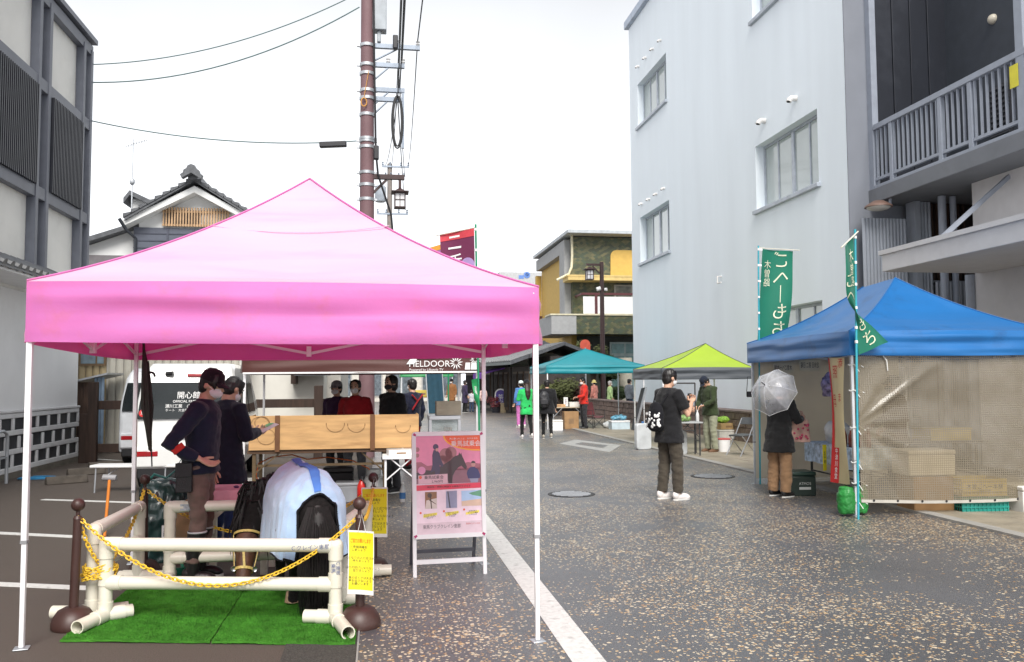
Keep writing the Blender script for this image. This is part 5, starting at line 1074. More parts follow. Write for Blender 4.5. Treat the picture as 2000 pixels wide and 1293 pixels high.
m_ = MB(); x0, x1 = atY(150, 800, GY - 1.2).x, atY(181, 800, GY - 1.2).x; n = 5
for i in range(n): m_.box((x0 + (x1 - x0) * i / n, GY - 1.2, .02), (x0 + (x1 - x0) * (i + .95) / n, GY - 1.17, 1.62))
m_.build('planks', mat('weathered_plank', (.06, .035, .025), .85, var=.5, vs=5, stretch=(5, 5, .6)), t, True)
m_ = MB(); ribbed(m_, x1 + .02, atY(208, 800, GY - 1.2).x, GY - 1.2, .3, 1.72, .07); m_.build('blue_sheet', mat('blue_corrugated', (.22, .30, .40), .5, .2), t, True, smooth=False)
m_ = MB(); m_.prism([(x0 - .1, GY - 1.35, 1.60), (atY(212, 800, GY - 1.2).x, GY - 1.35, 1.78), (atY(212, 800, GY - 1.2).x, GY - 1.35, 1.82), (x0 - .1, GY - 1.35, 1.64)], (0, 1.2, 0)); m_.build('shed_roof', GALV, t, True)
# cream wall building behind the brown tent with a bit of tiled eave
WY = 21.5; wx = lambda px: atY(px, 760, WY).x
t = T('cream_house', 'plain cream rendered house wall with a small tiled eave behind the brown tent', 'building', (wx(570), WY, 0))
m_ = MB(); m_.box((wx(470), WY, 0), (wx(632), WY + 7, 3.4)); m_.build('wall', CREAM, t, True)
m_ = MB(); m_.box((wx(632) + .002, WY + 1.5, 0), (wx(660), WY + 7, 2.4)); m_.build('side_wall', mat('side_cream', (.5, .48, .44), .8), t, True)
a, b_ = wx(584), wx(645); m_ = MB()
for i in range(9):
    x = a + (b_ - a) * i / 8; m_.tube([(x, WY - .02, 2.05), (x, WY - .4, 1.92), (x, WY - .8, 1.80)], .055, 8)
m_.prism([(a - .05, WY - .001, 2.03), (a - .05, WY - .82, 1.75), (a - .05, WY - .82, 1.80), (a - .05, WY - .001, 2.08)], (b_ - a + .1, 0, 0)); m_.build('tiled_eave', TILE, t, True)
m_ = MB(); m_.box((a - .15, WY - .5, 1.55), (a - .03, WY - .001, 2.05)); m_.build('eave_bracket', WOODD, t, True)
# ------------------------------------------------------------------ gabled house
HY = 27.0; hp_ = lambda px, py, Y=HY: atY(px, py, Y)
SID = mat('slate_blue_siding', (.075, .085, .115), .55, var=.06); LIME = mat('white_plaster', (.66, .67, .67), .8, var=.03)
t = T('gabled_house', 'white plastered gable house with dark siding, grey tiles and slatted gable window', 'building', (hp_(385, 500).x, HY, 0))
pk, l, r = hp_(386, 362), hp_(248, 428), hp_(512, 424); r = V((2 * pk.x - l.x, HY, l.z)); zt = hp_(300, 445).z; D = 9
m_ = MB(); m_.prism([(l.x + .35, HY, 0), (r.x - .35, HY, 0), (r.x - .35, HY, l.z + .05), (pk.x, HY, pk.z - .02), (l.x + .35, HY, l.z + .05)], (0, D, 0)); m_.build('wall', LIME, t, True)
m_ = MB(); m_.box((hp_(261, 500).x, HY - .05, 0), (r.x - .5, HY - .002, zt)); sd_ = m_.build('siding', SID, t, True)
m_ = MB(); z = zt - .2
while z > 3: m_.box((hp_(261, 500).x, HY - .07, z), (r.x - .5, HY - .051, z + .03)); z -= .22
for px in (328, 378): x = hp_(px, 480).x; m_.box((x - .03, HY - .072, 3), (x + .03, HY - .0505, zt))
m_.build('siding_joints', mat('siding_joint', (.05, .055, .08), .6), sd_, True)
for s_, e in ((-1, l), (1, r)):
    dz = .35; m_ = MB(); m_.prism([(e.x, HY - .45, e.z - .12), (pk.x, HY - .45, pk.z - .12), (pk.x, HY - .45, pk.z - .32), (e.x + .0, HY - .45, e.z - .30)], (0, .5, 0)); m_.build('barge_board', LIME, t, True)
    m_ = MB(); m_.prism([(e.x - s_ * .08, HY - .55, e.z - .13), (pk.x, HY - .55, pk.z - .02 + .03), (pk.x, HY - .55, pk.z + .12), (e.x - s_ * .08, HY - .55, e.z)], (0, D + 1, 0)); ro = m_.build('roof', TILE, t, True)
    m_ = MB(); n = 9
    for i in range(n):
        a = V((e.x - s_ * .04, HY, e.z)).lerp(V((pk.x, HY, pk.z + .12)), (i + .0) / n); b_ = V((e.x - s_ * .04, HY, e.z)).lerp(V((pk.x, HY, pk.z + .12)), (i + 1.1) / n); m_.prism([(a.x, HY - .58, a.z - .06), (b_.x, HY - .58, b_.z - .06), (b_.x, HY - .58, b_.z - .02), (a.x, HY - .58, a.z + .07)], (0, D + 1.02, 0))
    m_.build('tile_courses', TILE, ro, True)
m_ = MB(); o_ = V((pk.x, HY - .95, pk.z + .05)); P_ = [(-.27, -.05), (-.32, .06), (-.24, .11), (-.22, .20), (-.14, .25), (-.10, .34), (0, .38), (.10, .34), (.14, .25), (.22, .20), (.24, .11), (.32, .06), (.27, -.05), (0, .12)]
m_.prism([(o_.x + a, o_.y, o_.z + b_) for a, b_ in P_], (0, .22, 0)); m_.box((pk.x - .14, HY - .7, pk.z + .02), (pk.x + .14, HY + D, pk.z + .24)); m_.build('ridge_ornament', TILE, t, True)
a, b_ = hp_(322, 410), hp_(447, 444); m_ = MB(); m_.box((a.x + .02, HY - .03, b_.z), (b_.x - .02, HY - .003, a.z)); w_ = m_.build('window', mat('dark_recess', (.04, .045, .06), .3, var=.4, vs=3), t, True)
m_ = MB(); m_.box((a.x + (b_.x - a.x) * .55, HY - .04, b_.z + .04), (b_.x - .05, HY - .031, a.z - .05)); m_.build('shoji_panel', PAPER, w_, True)
m_ = MB(); n = 23
for i in range(n + 1): x = a.x + (b_.x - a.x) * i / n; m_.box((x - .022, HY - .16, b_.z - .03), (x + .022, HY - .11, a.z + .06))
for z in (b_.z + .02, a.z - .06): m_.box((a.x - .05, HY - .109, z - .03), (b_.x + .05, HY - .07, z + .03))
m_.build('lattice', mat('tan_lattice', (.42, .27, .15), .6, var=.2), w_, True)
# wing on the left with lean-to roof
wl, wr = hp_(165, 475), hp_(250, 438); m_ = MB(); m_.prism([(wl.x - .6, HY + .5, 0), (l.x + .34, HY + .5, 0), (l.x + .34, HY + .5, wr.z), (wl.x - .6, HY + .5, wl.z - .2)], (0, 6, 0)); m_.build('wing_wall', LIME, t, True)
m_ = MB(); m_.prism([(wl.x - .9, HY + .1, wl.z - .28), (l.x + .34, HY + .1, wr.z + .0), (l.x + .34, HY + .1, wr.z + .14), (wl.x - .9, HY + .1, wl.z - .12)], (0, 7, 0)); m_.build('wing_roof', TILE, t, True)
q = hp_(165, 498, HY + .45); q2 = hp_(250, 520, HY + .45); m_ = MB(); m_.box((wl.x - .6, HY + .42, 2), (l.x + .3, HY + .498, q.z)); m_.build('wing_siding', mat('grey_brown_siding', (.13, .12, .13), .6), t, True)
m_ = MB(); m_.tube([(l.x - .05, HY - .6, l.z - .1), (l.x + .1, HY - .4, l.z - .4), (l.x + .28, HY - .1, l.z - .6), (l.x + .28, HY - .1, .1)], .05, 8); m_.build('downpipe', mat('dark_pipe', (.03, .035, .045), .5), t, True)
# small raised roof behind
q, q2 = hp_(246, 383, HY + 3), hp_(305, 395, HY + 3); m_ = MB(); m_.box((hp_(258, 400, HY + 3).x, HY + 3, 4), (q2.x + 1, HY + 5, hp_(258, 388, HY + 3).z)); m_.build('rear_block', LIME, t, True)
m_ = MB(); m_.prism([(q.x, HY + 2.7, q.z - .12), (hp_(258, 375, HY + 3).x, HY + 2.7, hp_(258, 375, HY + 3).z), (q2.x + 1, HY + 2.7, q2.z - .5), (q2.x + 1, HY + 2.7, q2.z - .68), (hp_(258, 375, HY + 3).x, HY + 2.7, hp_(258, 375, HY + 3).z - .16), (q.x, HY + 2.7, q.z - .3)], (0, 2.5, 0)); m_.build('rear_roof', TILE, t, True)
# aerial
q0, q1 = hp_(257, 415, HY + 2), hp_(257, 272, HY + 2); t = T('tv_aerial', 'thin rooftop television aerial above the gabled house', 'aerial', (q0.x, HY + 2, q0.z)); m_ = MB(); m_.tube([(0, 0, -.5), (0, 0, q1.z - q0.z)], .022, 6); m_.ell((0, 0, (q1.z - q0.z) * .42), (.09, .09, .12), 8, 6); m_.build('mast', GALV, t)
h = q1.z - q0.z; m_ = MB(); m_.bar((-.22, 0, h - .25), (.38, .2, h + .05), .025)
for i in range(9): f = i / 8; c_ = V((-.22 + .6 * f, .2 * f, h - .25 + .3 * f)); m_.bar(c_ - V((-.05, .16, 0)), c_ + V((-.05, .16, 0)), .012)
m_.build('yagi_array', GALV, t)
# ------------------------------------------------------------------ brown stall behind
BROWN = fabric('brown_polyester', (.085, .030, .026), .12, .5, spec=.4)
Yb = 11.35; bx = lambda px, Y=Yb: atY(px, 740, Y).x
bc = [V((bx(478, 11.6), 11.6, 0)), V((bx(932, 11.05), 11.05, 0)), V((bx(896, 14.0), 14.0, 0)), V((bx(516, 14.4), 14.4, 0))]
zb_ = atY(700, 727, Yb).z
bt = canopy_tent('dark brown canopy tent with white printed valance behind the pink tent', bc, zb_ + .36, zb_, 2.75, BROWN, wr=.02, seed=4.4, over=.04, n=24)
e = (bc[1] - bc[0]).normalized(); nn = V((e.y, -e.x, 0)); m_ = MB()
o = bc[1] + nn * .085 + V((0, 0, zb_ + .10))
m_.text('FIELDOOR', .115, o - e * .62, e, (0, 0, 1)); m_.text('Powered by Lifestyle TV', .045, o - e * .66 + V((0, 0, -.075)), e, (0, 0, 1))
m_.prism([o - e * .92 + V((0, 0, .0)), o - e * .82, o - e * .76 + V((0, 0, .10)), o - e * .55 + V((0, 0, .10)), o - e * .53 + V((0, 0, .135)), o - e * .82 + V((0, 0, .135))], nn * .002)
for cx, r in ((-.27, .075), (.0 - .02, .06)):
    c_ = o + e * cx + V((0, 0, .015 + (.04 if cx > -.1 else 0)))
    for i in range(12):
        a = i * math.pi / 6; d1, d2 = e * math.cos(a) + V((0, 0, math.sin(a))), e * math.cos(a + .26) + V((0, 0, math.sin(a + .26))); d3 = e * math.cos(a + .13) + V((0, 0, math.sin(a + .13)))
        m_.add([c_ + d1 * r * .75, c_ + d3 * r * 1.25, c_ + d2 * r * .75], [(0, 1, 2)]); m_.add([c_ + d1 * r * .35, c_ + d1 * r * .76, c_ + d2 * r * .76, c_ + d2 * r * .35], [(0, 1, 2, 3)])
for x0, x1 in ((-.155, -.085), (-.078, -.0)): m_.add([o + e * x0 + V((0, 0, -.075)), o + e * x1 + V((0, 0, -.075)), o + e * x1 + V((0, 0, .015)), o + e * (x0 + .01) + V((0, 0, .015))], [(0, 1, 2, 3)])
m_.build('valance_print', WHITE, bt, True, smooth=False)
m_ = MB(); m_.bar(bc[0] + nn * .075 + V((0, 0, zb_ - .005)), bc[1] + nn * .075 + V((0, 0, zb_ - .005)), .012, .022); m_.build('reflective_hem', WHITE, bt, True)
# plywood fronted counter
PLY = mat('plywood', (.50, .30, .13), .7, var=.22, vs=3, stretch=(.7, 3, 5), dirt=(.25, .11, .04, .7), ds=2.2, bump=.1); BATTEN = mat('brown_batten', (.13, .055, .02), .6, var=.2)
cY = 11.15; x0, x1 = bx(487, cY), bx(818, cY); zt0, zt1 = atY(640, 878, cY).z, atY(640, 811, cY).z
t = T('serving_counter', 'folding table with a long stained plywood front marked with ring stains', 'counter', ((x0 + x1) / 2, cY, 0))
m_ = MB(); m_.box((x0 - .02, cY + .03, zt0 - .045), (x1 - .22, cY + .80, zt0)); m_.build('table_top', mat('brown_table', (.10, .055, .03), .5), t, True, bev=.004)
m_ = MB(); m_.box((x0, cY, zt0 + .004), (x1, cY + .022, zt1)); pb = m_.build('plywood_front', PLY, t, True, bev=.003)
m_ = MB(); m_.box((x0 + .002, cY + .0225, zt1 - .08), (x0 + .02, cY + .5, zt1 - .001)); m_.box((x1 - .02, cY + .0225, zt0 + .1), (x1 - .002, cY + .5, zt1 - .001)); m_.build('side_boards', PLY, t, True)
for px in (543, 728): m_ = MB(); x = bx(px, cY); m_.box((x - .03, cY - .022, zt0 - .02), (x + .03, cY - .001, zt1 + .005)); m_.build('batten', BATTEN, t, True, bev=.003)
m_ = MB()
for px, py, r in ((508, 830, .115), (520, 853, .11), (655, 828, .115), (696, 829, .11), (787, 832, .095), (512, 826, .09)):
    c_ = atY(px, py, cY); a0 = 3.0 if py < 845 and px > 640 else 0; n = 22; P_ = [c_ + V((r * math.cos(a), -.0035, r * math.sin(a) * .9)) for a in [a0 + (6.3 if a0 == 0 else 3.4) * i / n for i in range(n + 1)]]
    P_ = [q for q in P_ if zt0 + .01 < q.z < zt1 - .005]
    for q, w_ in zip(P_[:-1], P_[1:]):
        if (q - w_).length < .1: m_.bar(q, w_, .007, .002)
m_.build('ring_stains', mat('scorched_rings', (.10, .045, .018), .8), pb, True)
LEGB = mat('bronze_table_leg', (.13, .09, .05), .45, .4)
for px in (497, 752):
    x = bx(px, cY); m_ = MB(); m_.box((x - .022, cY + .05, .0), (x + .022, cY + .09, zt0 - .046)); m_.build('leg', LEGB, t, True); m_ = MB(); m_.box((x - .022, cY + .66, .0), (x + .022, cY + .70, zt0 - .046)); m_.build('leg', LEGB, t, True)
    s_ = 1 if px < 600 else -1; m_ = MB(); m_.bar((x, cY + .07, zt0 - .3), (x + s_ * .3, cY + .07, zt0 - .05), .018); m_.bar((x, cY + .09, .3), (x, cY + .66, .3), .02); m_.build('leg_brace', LEGB, t, True)
m_ = MB(); m_.bar((bx(497, cY), cY + .1, zt0 - .20), (bx(752, cY), cY + .1, zt0 - .20), .03); m_.build('stretcher', LEGB, t, True)
# clutter beneath and beside it
def gp(px, py, dy=0): p = g(px, py); p.y += dy; return p
HOSE = mat('orange_gas_hose', (.45, .10, .02), .4)
P_ = [atY(a, b_, cY + .35) for a, b_ in ((505, 905), (530, 893), (570, 888), (600, 897), (640, 893), (690, 900), (720, 915), (742, 940))]; m_ = MB(); m_.tube(P_, .009, 6); m_.tube([atY(a, b_, cY + .3) for a, b_ in ((505, 905), (500, 930), (512, 955), (525, 975))], .009, 6); o = m_.build('gas_hose', HOSE, loc=P_[0]); tag(o, 'orange gas hose looping under the plywood counter', 'hose')
c = gp(730, 985, .35); t = T('gas_cylinder', 'small grey gas cylinder under the right end of the counter', 'gas cylinder', c); m_ = MB(); m_.lathe([(.12, 0), (.14, .03), (.14, .26), (.11, .32), (.05, .34)], n=20); m_.build('tank', mat('grey_tank', (.34, .35, .35), .45), t); m_ = MB(); m_.lathe([(.09, .33), (.095, .42), (.085, .42), (.08, .34)], n=16); m_.tube([(0, 0, .33), (0, 0, .40)], .025, 8); m_.build('collar_valve', mat('grey_tank', (0, 0, 0)), t)
c = gp(706, 985, .15); t = T('fire_extinguisher', 'small red extinguisher under the counter beside the gas cylinder', 'extinguisher', c); m_ = MB(); m_.lathe([(.05, 0), (.06, .02), (.06, .22), (.035, .28), (.02, .30)], n=16); m_.build('tank', mat('red_tank', (.5, .02, .015), .3), t); m_ = MB(); m_.cb((0, 0, .32), (.03, .10, .03)); m_.tube([(0, -.04, .32), (.05, -.07, .25), (.06, -.06, .1)], .008, 6); m_.build('valve_hose', BLACK, t)
carton('storage_tub', 'grey plastic tub under the counter left of the extinguisher', gp(680, 985, .3), (.36, .3, .26), 0, mat('grey_tub', (.22, .23, .25), .45), 'tub', lid=mat('tub_lid', (.30, .31, .33), .4))
carton('storage_tub', 'translucent white tub under the left end of the counter', gp(482, 982, .3), (.26, .3, .28), 0, mat('milky_tub', (.42, .42, .38), .4), 'tub', lid=mat('milky_lid', (.5, .5, .47), .4))
bag('produce_bag', 'lime green plastic bag of produce behind the counter leg', gp(545, 985, .5), (.13, .10, .22), mat('lime_film', (.22, .38, .03), .35), seed=8)
for px, lb, hh in ((600, 'dark equipment case deep under the middle of the counter', .36), (655, 'dark equipment case deep under the counter beside the grey tub', .40)): carton('equipment_case', lb, gp(px, 985, .9), (.42, .3, hh), 0, mat('dark_case', (.02, .018, .02), .5), 'case', lid=mat('dark_case_lid', (.03, .028, .03), .4))
c = gp(783, 995, .15); tt_ = table('side_table', 'small white topped folding table at the right end of the plywood counter', c, .46, .45, .66, 0, WHITE, ALU, .035, ins=.04)
carton('food_tray', 'white tray on the small folding table', V((c.x, c.y, .662)), (.34, .28, .07), .1, WHITE, 'tray')
bottle('detergent_bottle', 'clear detergent bottle with blue label under the small folding table', gp(787, 985, .2), .26, .04, mat('milky_bottle', (.5, .5, .5), .25), WHITE, lab=mat('blue_label', (.03, .12, .3), .5))
# grill cabinet
GLZ = glassmat('cabinet_glass', (.75, .8, .8), .12)
a, b_ = atY(838, 812, 12.2), atY(900, 812, 12.2); t = T('display_cabinet', 'steel and glass warming cabinet beside the plywood counter', 'cabinet', ((a.x + b_.x) / 2, 12.2, 0)); zt = a.z; w2 = (b_.x - a.x) / 2
m_ = MB(); m_.box((-w2, 0, zt - .06), (w2, .45, zt)); m_.box((-w2, 0, zt - .50), (w2, .45, zt - .44)); m_.box((-w2 + .01, .42, zt - .44), (w2 - .01, .44, zt - .06)); m_.build('shell', STEEL, t, bev=.005)
for x in (-w2 + .02, w2 - .02): m_ = MB(); m_.box((x - .018, .003, zt - .44), (x + .018, .03, zt - .06)); m_.build('corner_post', STEEL, t)
m_ = MB(); m_.box((-w2 + .04, .01, zt - .44), (w2 - .04, .016, zt - .06)); m_.build('glass_front', GLZ, t)
m_ = MB(); m_.box((-w2 + .06, .08, zt - .43), (w2 - .06, .4, zt - .40)); m_.lathe([(.05, zt - .40), (.06, zt - .18), (.055, zt - .18)], (.06, .2, 0), 14); m_.build('shelf_contents', mat('brown_food', (.25, .14, .06), .6, var=.5, vs=20), t)
for x in (-w2 + .03, w2 - .03):
    for y in (.03, .42): m_ = MB(); m_.box((x - .018, y - .018, 0), (x + .018, y + .018, zt - .501)); m_.build('leg', STEEL, t)
crate('slatted_tray', 'cream slatted tray sitting on top of the glass warming cabinet', V((t.location.x + .06, 12.4, zt + .002)), (.36, .30, .2), 0, mat('cream_plastic', (.6, .52, .4), .5), 'tray')
# people behind the counter
REDV = cloth('red_vest', (.30, .012, .018)); BLK = cloth('black_top', (.012, .012, .014)); LAV = cloth('lavender_shirt', (.36, .34, .48)); PUR = cloth('dark_purple_top', (.05, .02, .06))
BPANT = cloth('charcoal_trousers', (.03, .03, .035))
Y1 = 12.7; person('person in a red top serving behind the left part of the counter', V((atY(694, 760, Y1).x, Y1, 0)), 2.9, 1.62, REDV, BPANT, None, 'short', cap=None, mask='white')
person('person in black with dark hair behind the counter, near its right batten', V((atY(765, 760, 12.4).x, 12.4, 0)), 2.2, 1.68, BLK, BPANT, None, 'bob', mask='black', bulk=1.15)
person('person in grey cap behind the counter left of the red top', V((atY(658, 760, 13.3).x, 13.3, 0)), 2.6, 1.60, PUR, BPANT, None, 'short', cap=cloth('grey_cap', (.3, .3, .32)), mask='white')
per, k, _ = person('person in navy jacket with red straps walking behind the plywood counter', V((atY(805, 760, 15.5).x, 15.5, 0)), .7, 1.64, NAVYJ, REDV, None, 'short')
m_ = MB(); m_.tube([(-.13, -.14, 1.40), (.0, -.155, 1.28), (.14, -.14, 1.40)], .016, 6); m_.tube([(0, -.155, 1.28), (-.12, -.14, 1.12)], .016, 6); m_.xf(Matrix.Scale(k, 4)); m_.build('red_straps', REDV, per)
# ------------------------------------------------------------------ utility poles, lamp and wires
POLE = mat('dusky_red_pole', (.16, .09, .10), .7, var=.12, vs=2, dirt=(.2, .14, .14, .4), ds=3); PSTEEL = mat('blue_grey_bracket', (.26, .30, .36), .5, .4)
pY = 18.24; pp = g(716, 893); P0 = V((pp.x, pp.y, 0)); pz = lambda py: atY(716, py, pp.y).z; px_ = lambda px, py: atY(px, py, pp.y)
t = T('utility_pole', 'tall dusky red utility pole carrying arms and cables behind the pink tent', 'utility pole', P0)
m_ = MB(); m_.tube([(0, 0, 0), (-.015, 0, 5), (-.03, 0, 14)], [.17, .155, .12], 20); m_.build('pole', POLE, t)
m_ = MB()
for py in (90, 128, 145, 178, 193, 225, 272, 276, 288, 338, 362, 390):
    m_ = MB(); z = pz(py); m_.lathe([(.158, z - .035), (.166, z - .03), (.166, z + .03), (.158, z + .035)], (-.02, 0, 0), 20)
    if py % 2 == 0: m_.box((-.24, -.03, z - .02), (-.165, .03, z + .02)); m_.box((.14, -.03, z - .02), (.2, .03, z + .02))
    m_.build('band', GALV, t)
arms = []
for py, xe in ((95, 820), (130, 790), (178, 790), (196, 786)):
    q = px_(xe, py); m_ = MB(); L0 = q - P0; m_.box((.12, -.05, L0.z - .05), (L0.x, .03, L0.z + .05)); m_.bar((.14, -.01, L0.z - .32), (L0.x * .55, -.01, L0.z - .05), .05, .03); m_.build('cross_arm', PSTEEL, t, bev=.006); arms.append(q)
for q in arms[:2]:
    m_ = MB(); L0 = q - P0
    for f in (.55, .96): m_.lathe([(.03, 0), (.05, .03), (.03, .06), (.05, .09), (.02, .12)], (L0.x * f, -.01, L0.z + .05), 10)
    m_.build('insulators', mat('insulator_white', (.6, .6, .6), .2), t)
m_ = MB(); q = px_(787, 180) - P0; q2 = px_(787, 290) - P0; m_.box((q.x - .03, -.04, q2.z), (q.x + .03, .02, q.z)); m_.build('cable_hanger', PSTEEL, t)
m_ = MB(); c_ = px_(776, 240) - P0; m_.tube([c_ + V((.12 * math.cos(a) , -.06, .58 * math.sin(a))) for a in [2 * math.pi * i / 24 for i in range(25)]], .018, 6); m_.tube([c_ + V((.09 * math.cos(a) , -.09, .54 * math.sin(a))) for a in [2 * math.pi * i / 24 for i in range(25)]], .018, 6); m_.build('cable_coil', BLACK, t)
q = px_(726, 30) - P0; m_ = MB(); m_.box((q.x + .02, -.12, q.z - .35), (q.x + .32, .16, q.z + .5)); m_.tube([(q.x + .18, 0, q.z + .5), (q.x + .18, 0, q.z + .75)], .04, 8); m_.box((q.x + .12, -.05, q.z - .6), (q.x + .2, .05, q.z - .35)); m_.build('switch_box', mat('pole_box_grey', (.30, .33, .36), .5), t, bev=.02)
m_ = MB(); m_.tube([(.10, -.14, pz(-60)), (.13, -.16, pz(120)), (.17, -.17, pz(300)), (.22, -.17, pz(345)), (.50, -.1, pz(420)), (.55, -.1, pz(470))], .022, 8); m_.build('riser_cable', BLACK, t)
for px, py in ((735, 302), (772, 88)):
    q = px_(px, py) - P0; m_ = MB(); m_.cb((q.x, -.15, q.z), (.11, .12, .30)); m_.build('splice_case', mat('black_case', (.02, .02, .025), .5), t, bev=.02)
m_ = MB(); q = px_(711, 205) - P0; m_.tube([q + V((.06 * math.sin(a), -.19, .09 * math.cos(a))) for a in [2 * math.pi * i / 14 for i in range(15)]], .014, 6); m_.tube([q + V((0, -.19, .09)), q + V((.10, -.16, .7))], .008, 5); m_.build('rope_ring', mat('orange_rope', (.5, .25, .06), .7), t)
# lantern on the pole
LWOOD = mat('lantern_brown', (.045, .022, .022), .55); LPAP = mat('lantern_pane', (.66, .66, .68), .4)
def lantern(parent, c, s, plm=None):
    m_ = MB(); m_.prism([c + V((-.36 * s, -.36 * s, .32 * s)), c + V((.36 * s, -.36 * s, .32 * s)), c + V((.36 * s, .36 * s, .32 * s)), c + V((-.36 * s, .36 * s, .32 * s))], (0, 0, .04 * s)); m_.lathe([(.34 * s, .36 * s), (.1 * s, .50 * s), (.05 * s, .52 * s)], c, 4, Matrix.Rotation(.785, 3, 'Z'))
    for a in (-1, 1):
        for b_ in (-1, 1): m_.box((c.x + a * .21 * s - .025 * s, c.y + b_ * .21 * s - .025 * s, c.z - .32 * s), (c.x + a * .21 * s + .025 * s, c.y + b_ * .21 * s + .025 * s, c.z + .319 * s))
    for z in (-.32, .27): m_.box((c.x - .24 * s, c.y - .24 * s, c.z + z * s), (c.x + .24 * s, c.y + .24 * s, c.z + z * s + .045 * s))
    for b_ in (-1, 1): m_.box((c.x - .012 * s, c.y + b_ * .212 * s - .008, c.z - .27 * s), (c.x + .012 * s, c.y + b_ * .212 * s + .008, c.z + .27 * s)); m_.box((c.x - .2 * s, c.y + b_ * .213 * s - .008, c.z - .0), (c.x + .2 * s, c.y + b_ * .213 * s + .008, c.z + .024 * s))
    fr = m_.build('lantern_frame', LWOOD, parent, True); m_ = MB(); m_.box((c.x - .195 * s, c.y - .195 * s, c.z - .27 * s), (c.x + .195 * s, c.y + .195 * s, c.z + .265 * s)); m_.build('lantern_pane', LPAP, fr, True); return fr
m_ = MB(); q = px_(790, 347); m_.box((P0.x + .10, P0.y - .05, q.z - .05), (q.x, P0.y + .05, q.z + .05)); m_.bar((P0.x + .12, P0.y, q.z - .35), (P0.x + .4, P0.y, q.z - .06), .05); cc = px_(781, 392); m_.box((cc.x - .03, P0.y - .03, cc.z + .28), (cc.x + .03, P0.y + .03, q.z - .051)); m_.build('lantern_arm', LWOOD, t, True)
lantern(t, cc, .52)
# second pole far down
q0 = atY(760, 800, 50); P2 = V((q0.x, 50, 0)); p2x = lambda px, py: atY(px, py, 50)
t2 = T('utility_pole', 'distant grey utility pole with transformer far down the street behind the lantern', 'utility pole', P2)
m_ = MB(); m_.tube([(0, 0, 0), (0, 0, p2x(760, 320).z)], [.19, .14], 12); m_.build('pole', mat('grey_concrete_pole', (.20, .175, .16), .8), t2)
for py, a, b_ in ((326, 746, 799), (418, 736, 797), (347, 752, 790)):
    qa, qb = p2x(a, py), p2x(b_, py); m_ = MB(); m_.box((qa.x, 49.8, qa.z - .05), (qb.x, 49.9, qa.z + .05))
    for f in (0.03, .3, .7, .97): m_.lathe([(.04, 0), (.07, .05), (.03, .12), (.06, .18), (.02, .24)], (qa.x + (qb.x - qa.x) * f, 49.85, qa.z + .05), 8)
    m_.build('cross_arm', PSTEEL, t2, True)
q = p2x(743, 378); m_ = MB(); m_.lathe([(.28, -.5), (.32, -.45), (.32, .4), (.2, .5)], q, 14); m_.build('transformer', mat('transformer_grey', (.33, .37, .42), .5), t2, True)
WIRE = mat('black_wire', (.03, .035, .04), .6); WIREG = mat('green_grey_wire', (.10, .16, .16), .6)
def wire(lb, pts, r, m=None, grp='wires overhead'):
    m_ = MB(); m_.tube(pts, r, 5, caps=False); o = m_.build('overhead_wire', m or WIRE, loc=pts[0]); return tag(o, lb, 'wire', grp)
ends = [p2x(797, 322), p2x(765, 322), p2x(752, 322), p2x(792, 344), p2x(794, 415)]
starts = [arms[0] + V((-.05, 0, .15)), arms[0] + V((-.45, 0, .15)), arms[1] + V((-.05, 0, .15)), arms[2] + V((-.1, 0, .05)), arms[3] + V((-.1, 0, .05))]
nm_ = ['outermost wire on the top arm of the red pole', 'inner wire on the top arm of the red pole', 'wire on the second arm of the red pole', 'wire on the third arm of the red pole', 'wire on the lowest arm of the red pole']
for a, b_, n_ in zip(starts, ends, nm_): wire('thin ' + n_ + ', running down the street', sag(b_, a, .6, 20) + sag(a, a + V((-.1 if n_[0] == 'o' else -.25, -24, .3)), .5, 20)[1:], .014)
ed = lambda py: V((XL + .02, YC + .02, atX(176, py, XL).z))
wire('upper thin wire from the plaster building corner to the top of the red pole', sag(ed(135), px_(690, -8), .35, 20), .012, WIREG)
wire('second thin wire from the plaster building corner to the top of the red pole', sag(ed(170), px_(702, 14), .45, 20), .014, WIREG)
wl_ = sag(ed(243), px_(703, 275), .22, 20); wire('low wire with a black splice case from the plaster building to the red pole', wl_, .013, WIREG)
q = wl_[17]; q2 = wl_[19]; m_ = MB(); m_.bar(q + V((0, 0, -.05)), q2 + V((0, 0, -.05)), .13, .12); o = m_.build('splice_box', mat('black_case', (0, 0, 0)), loc=q, bev=.02); tag(o, 'dark splice box hanging on the low wire left of the red pole', 'splice box')
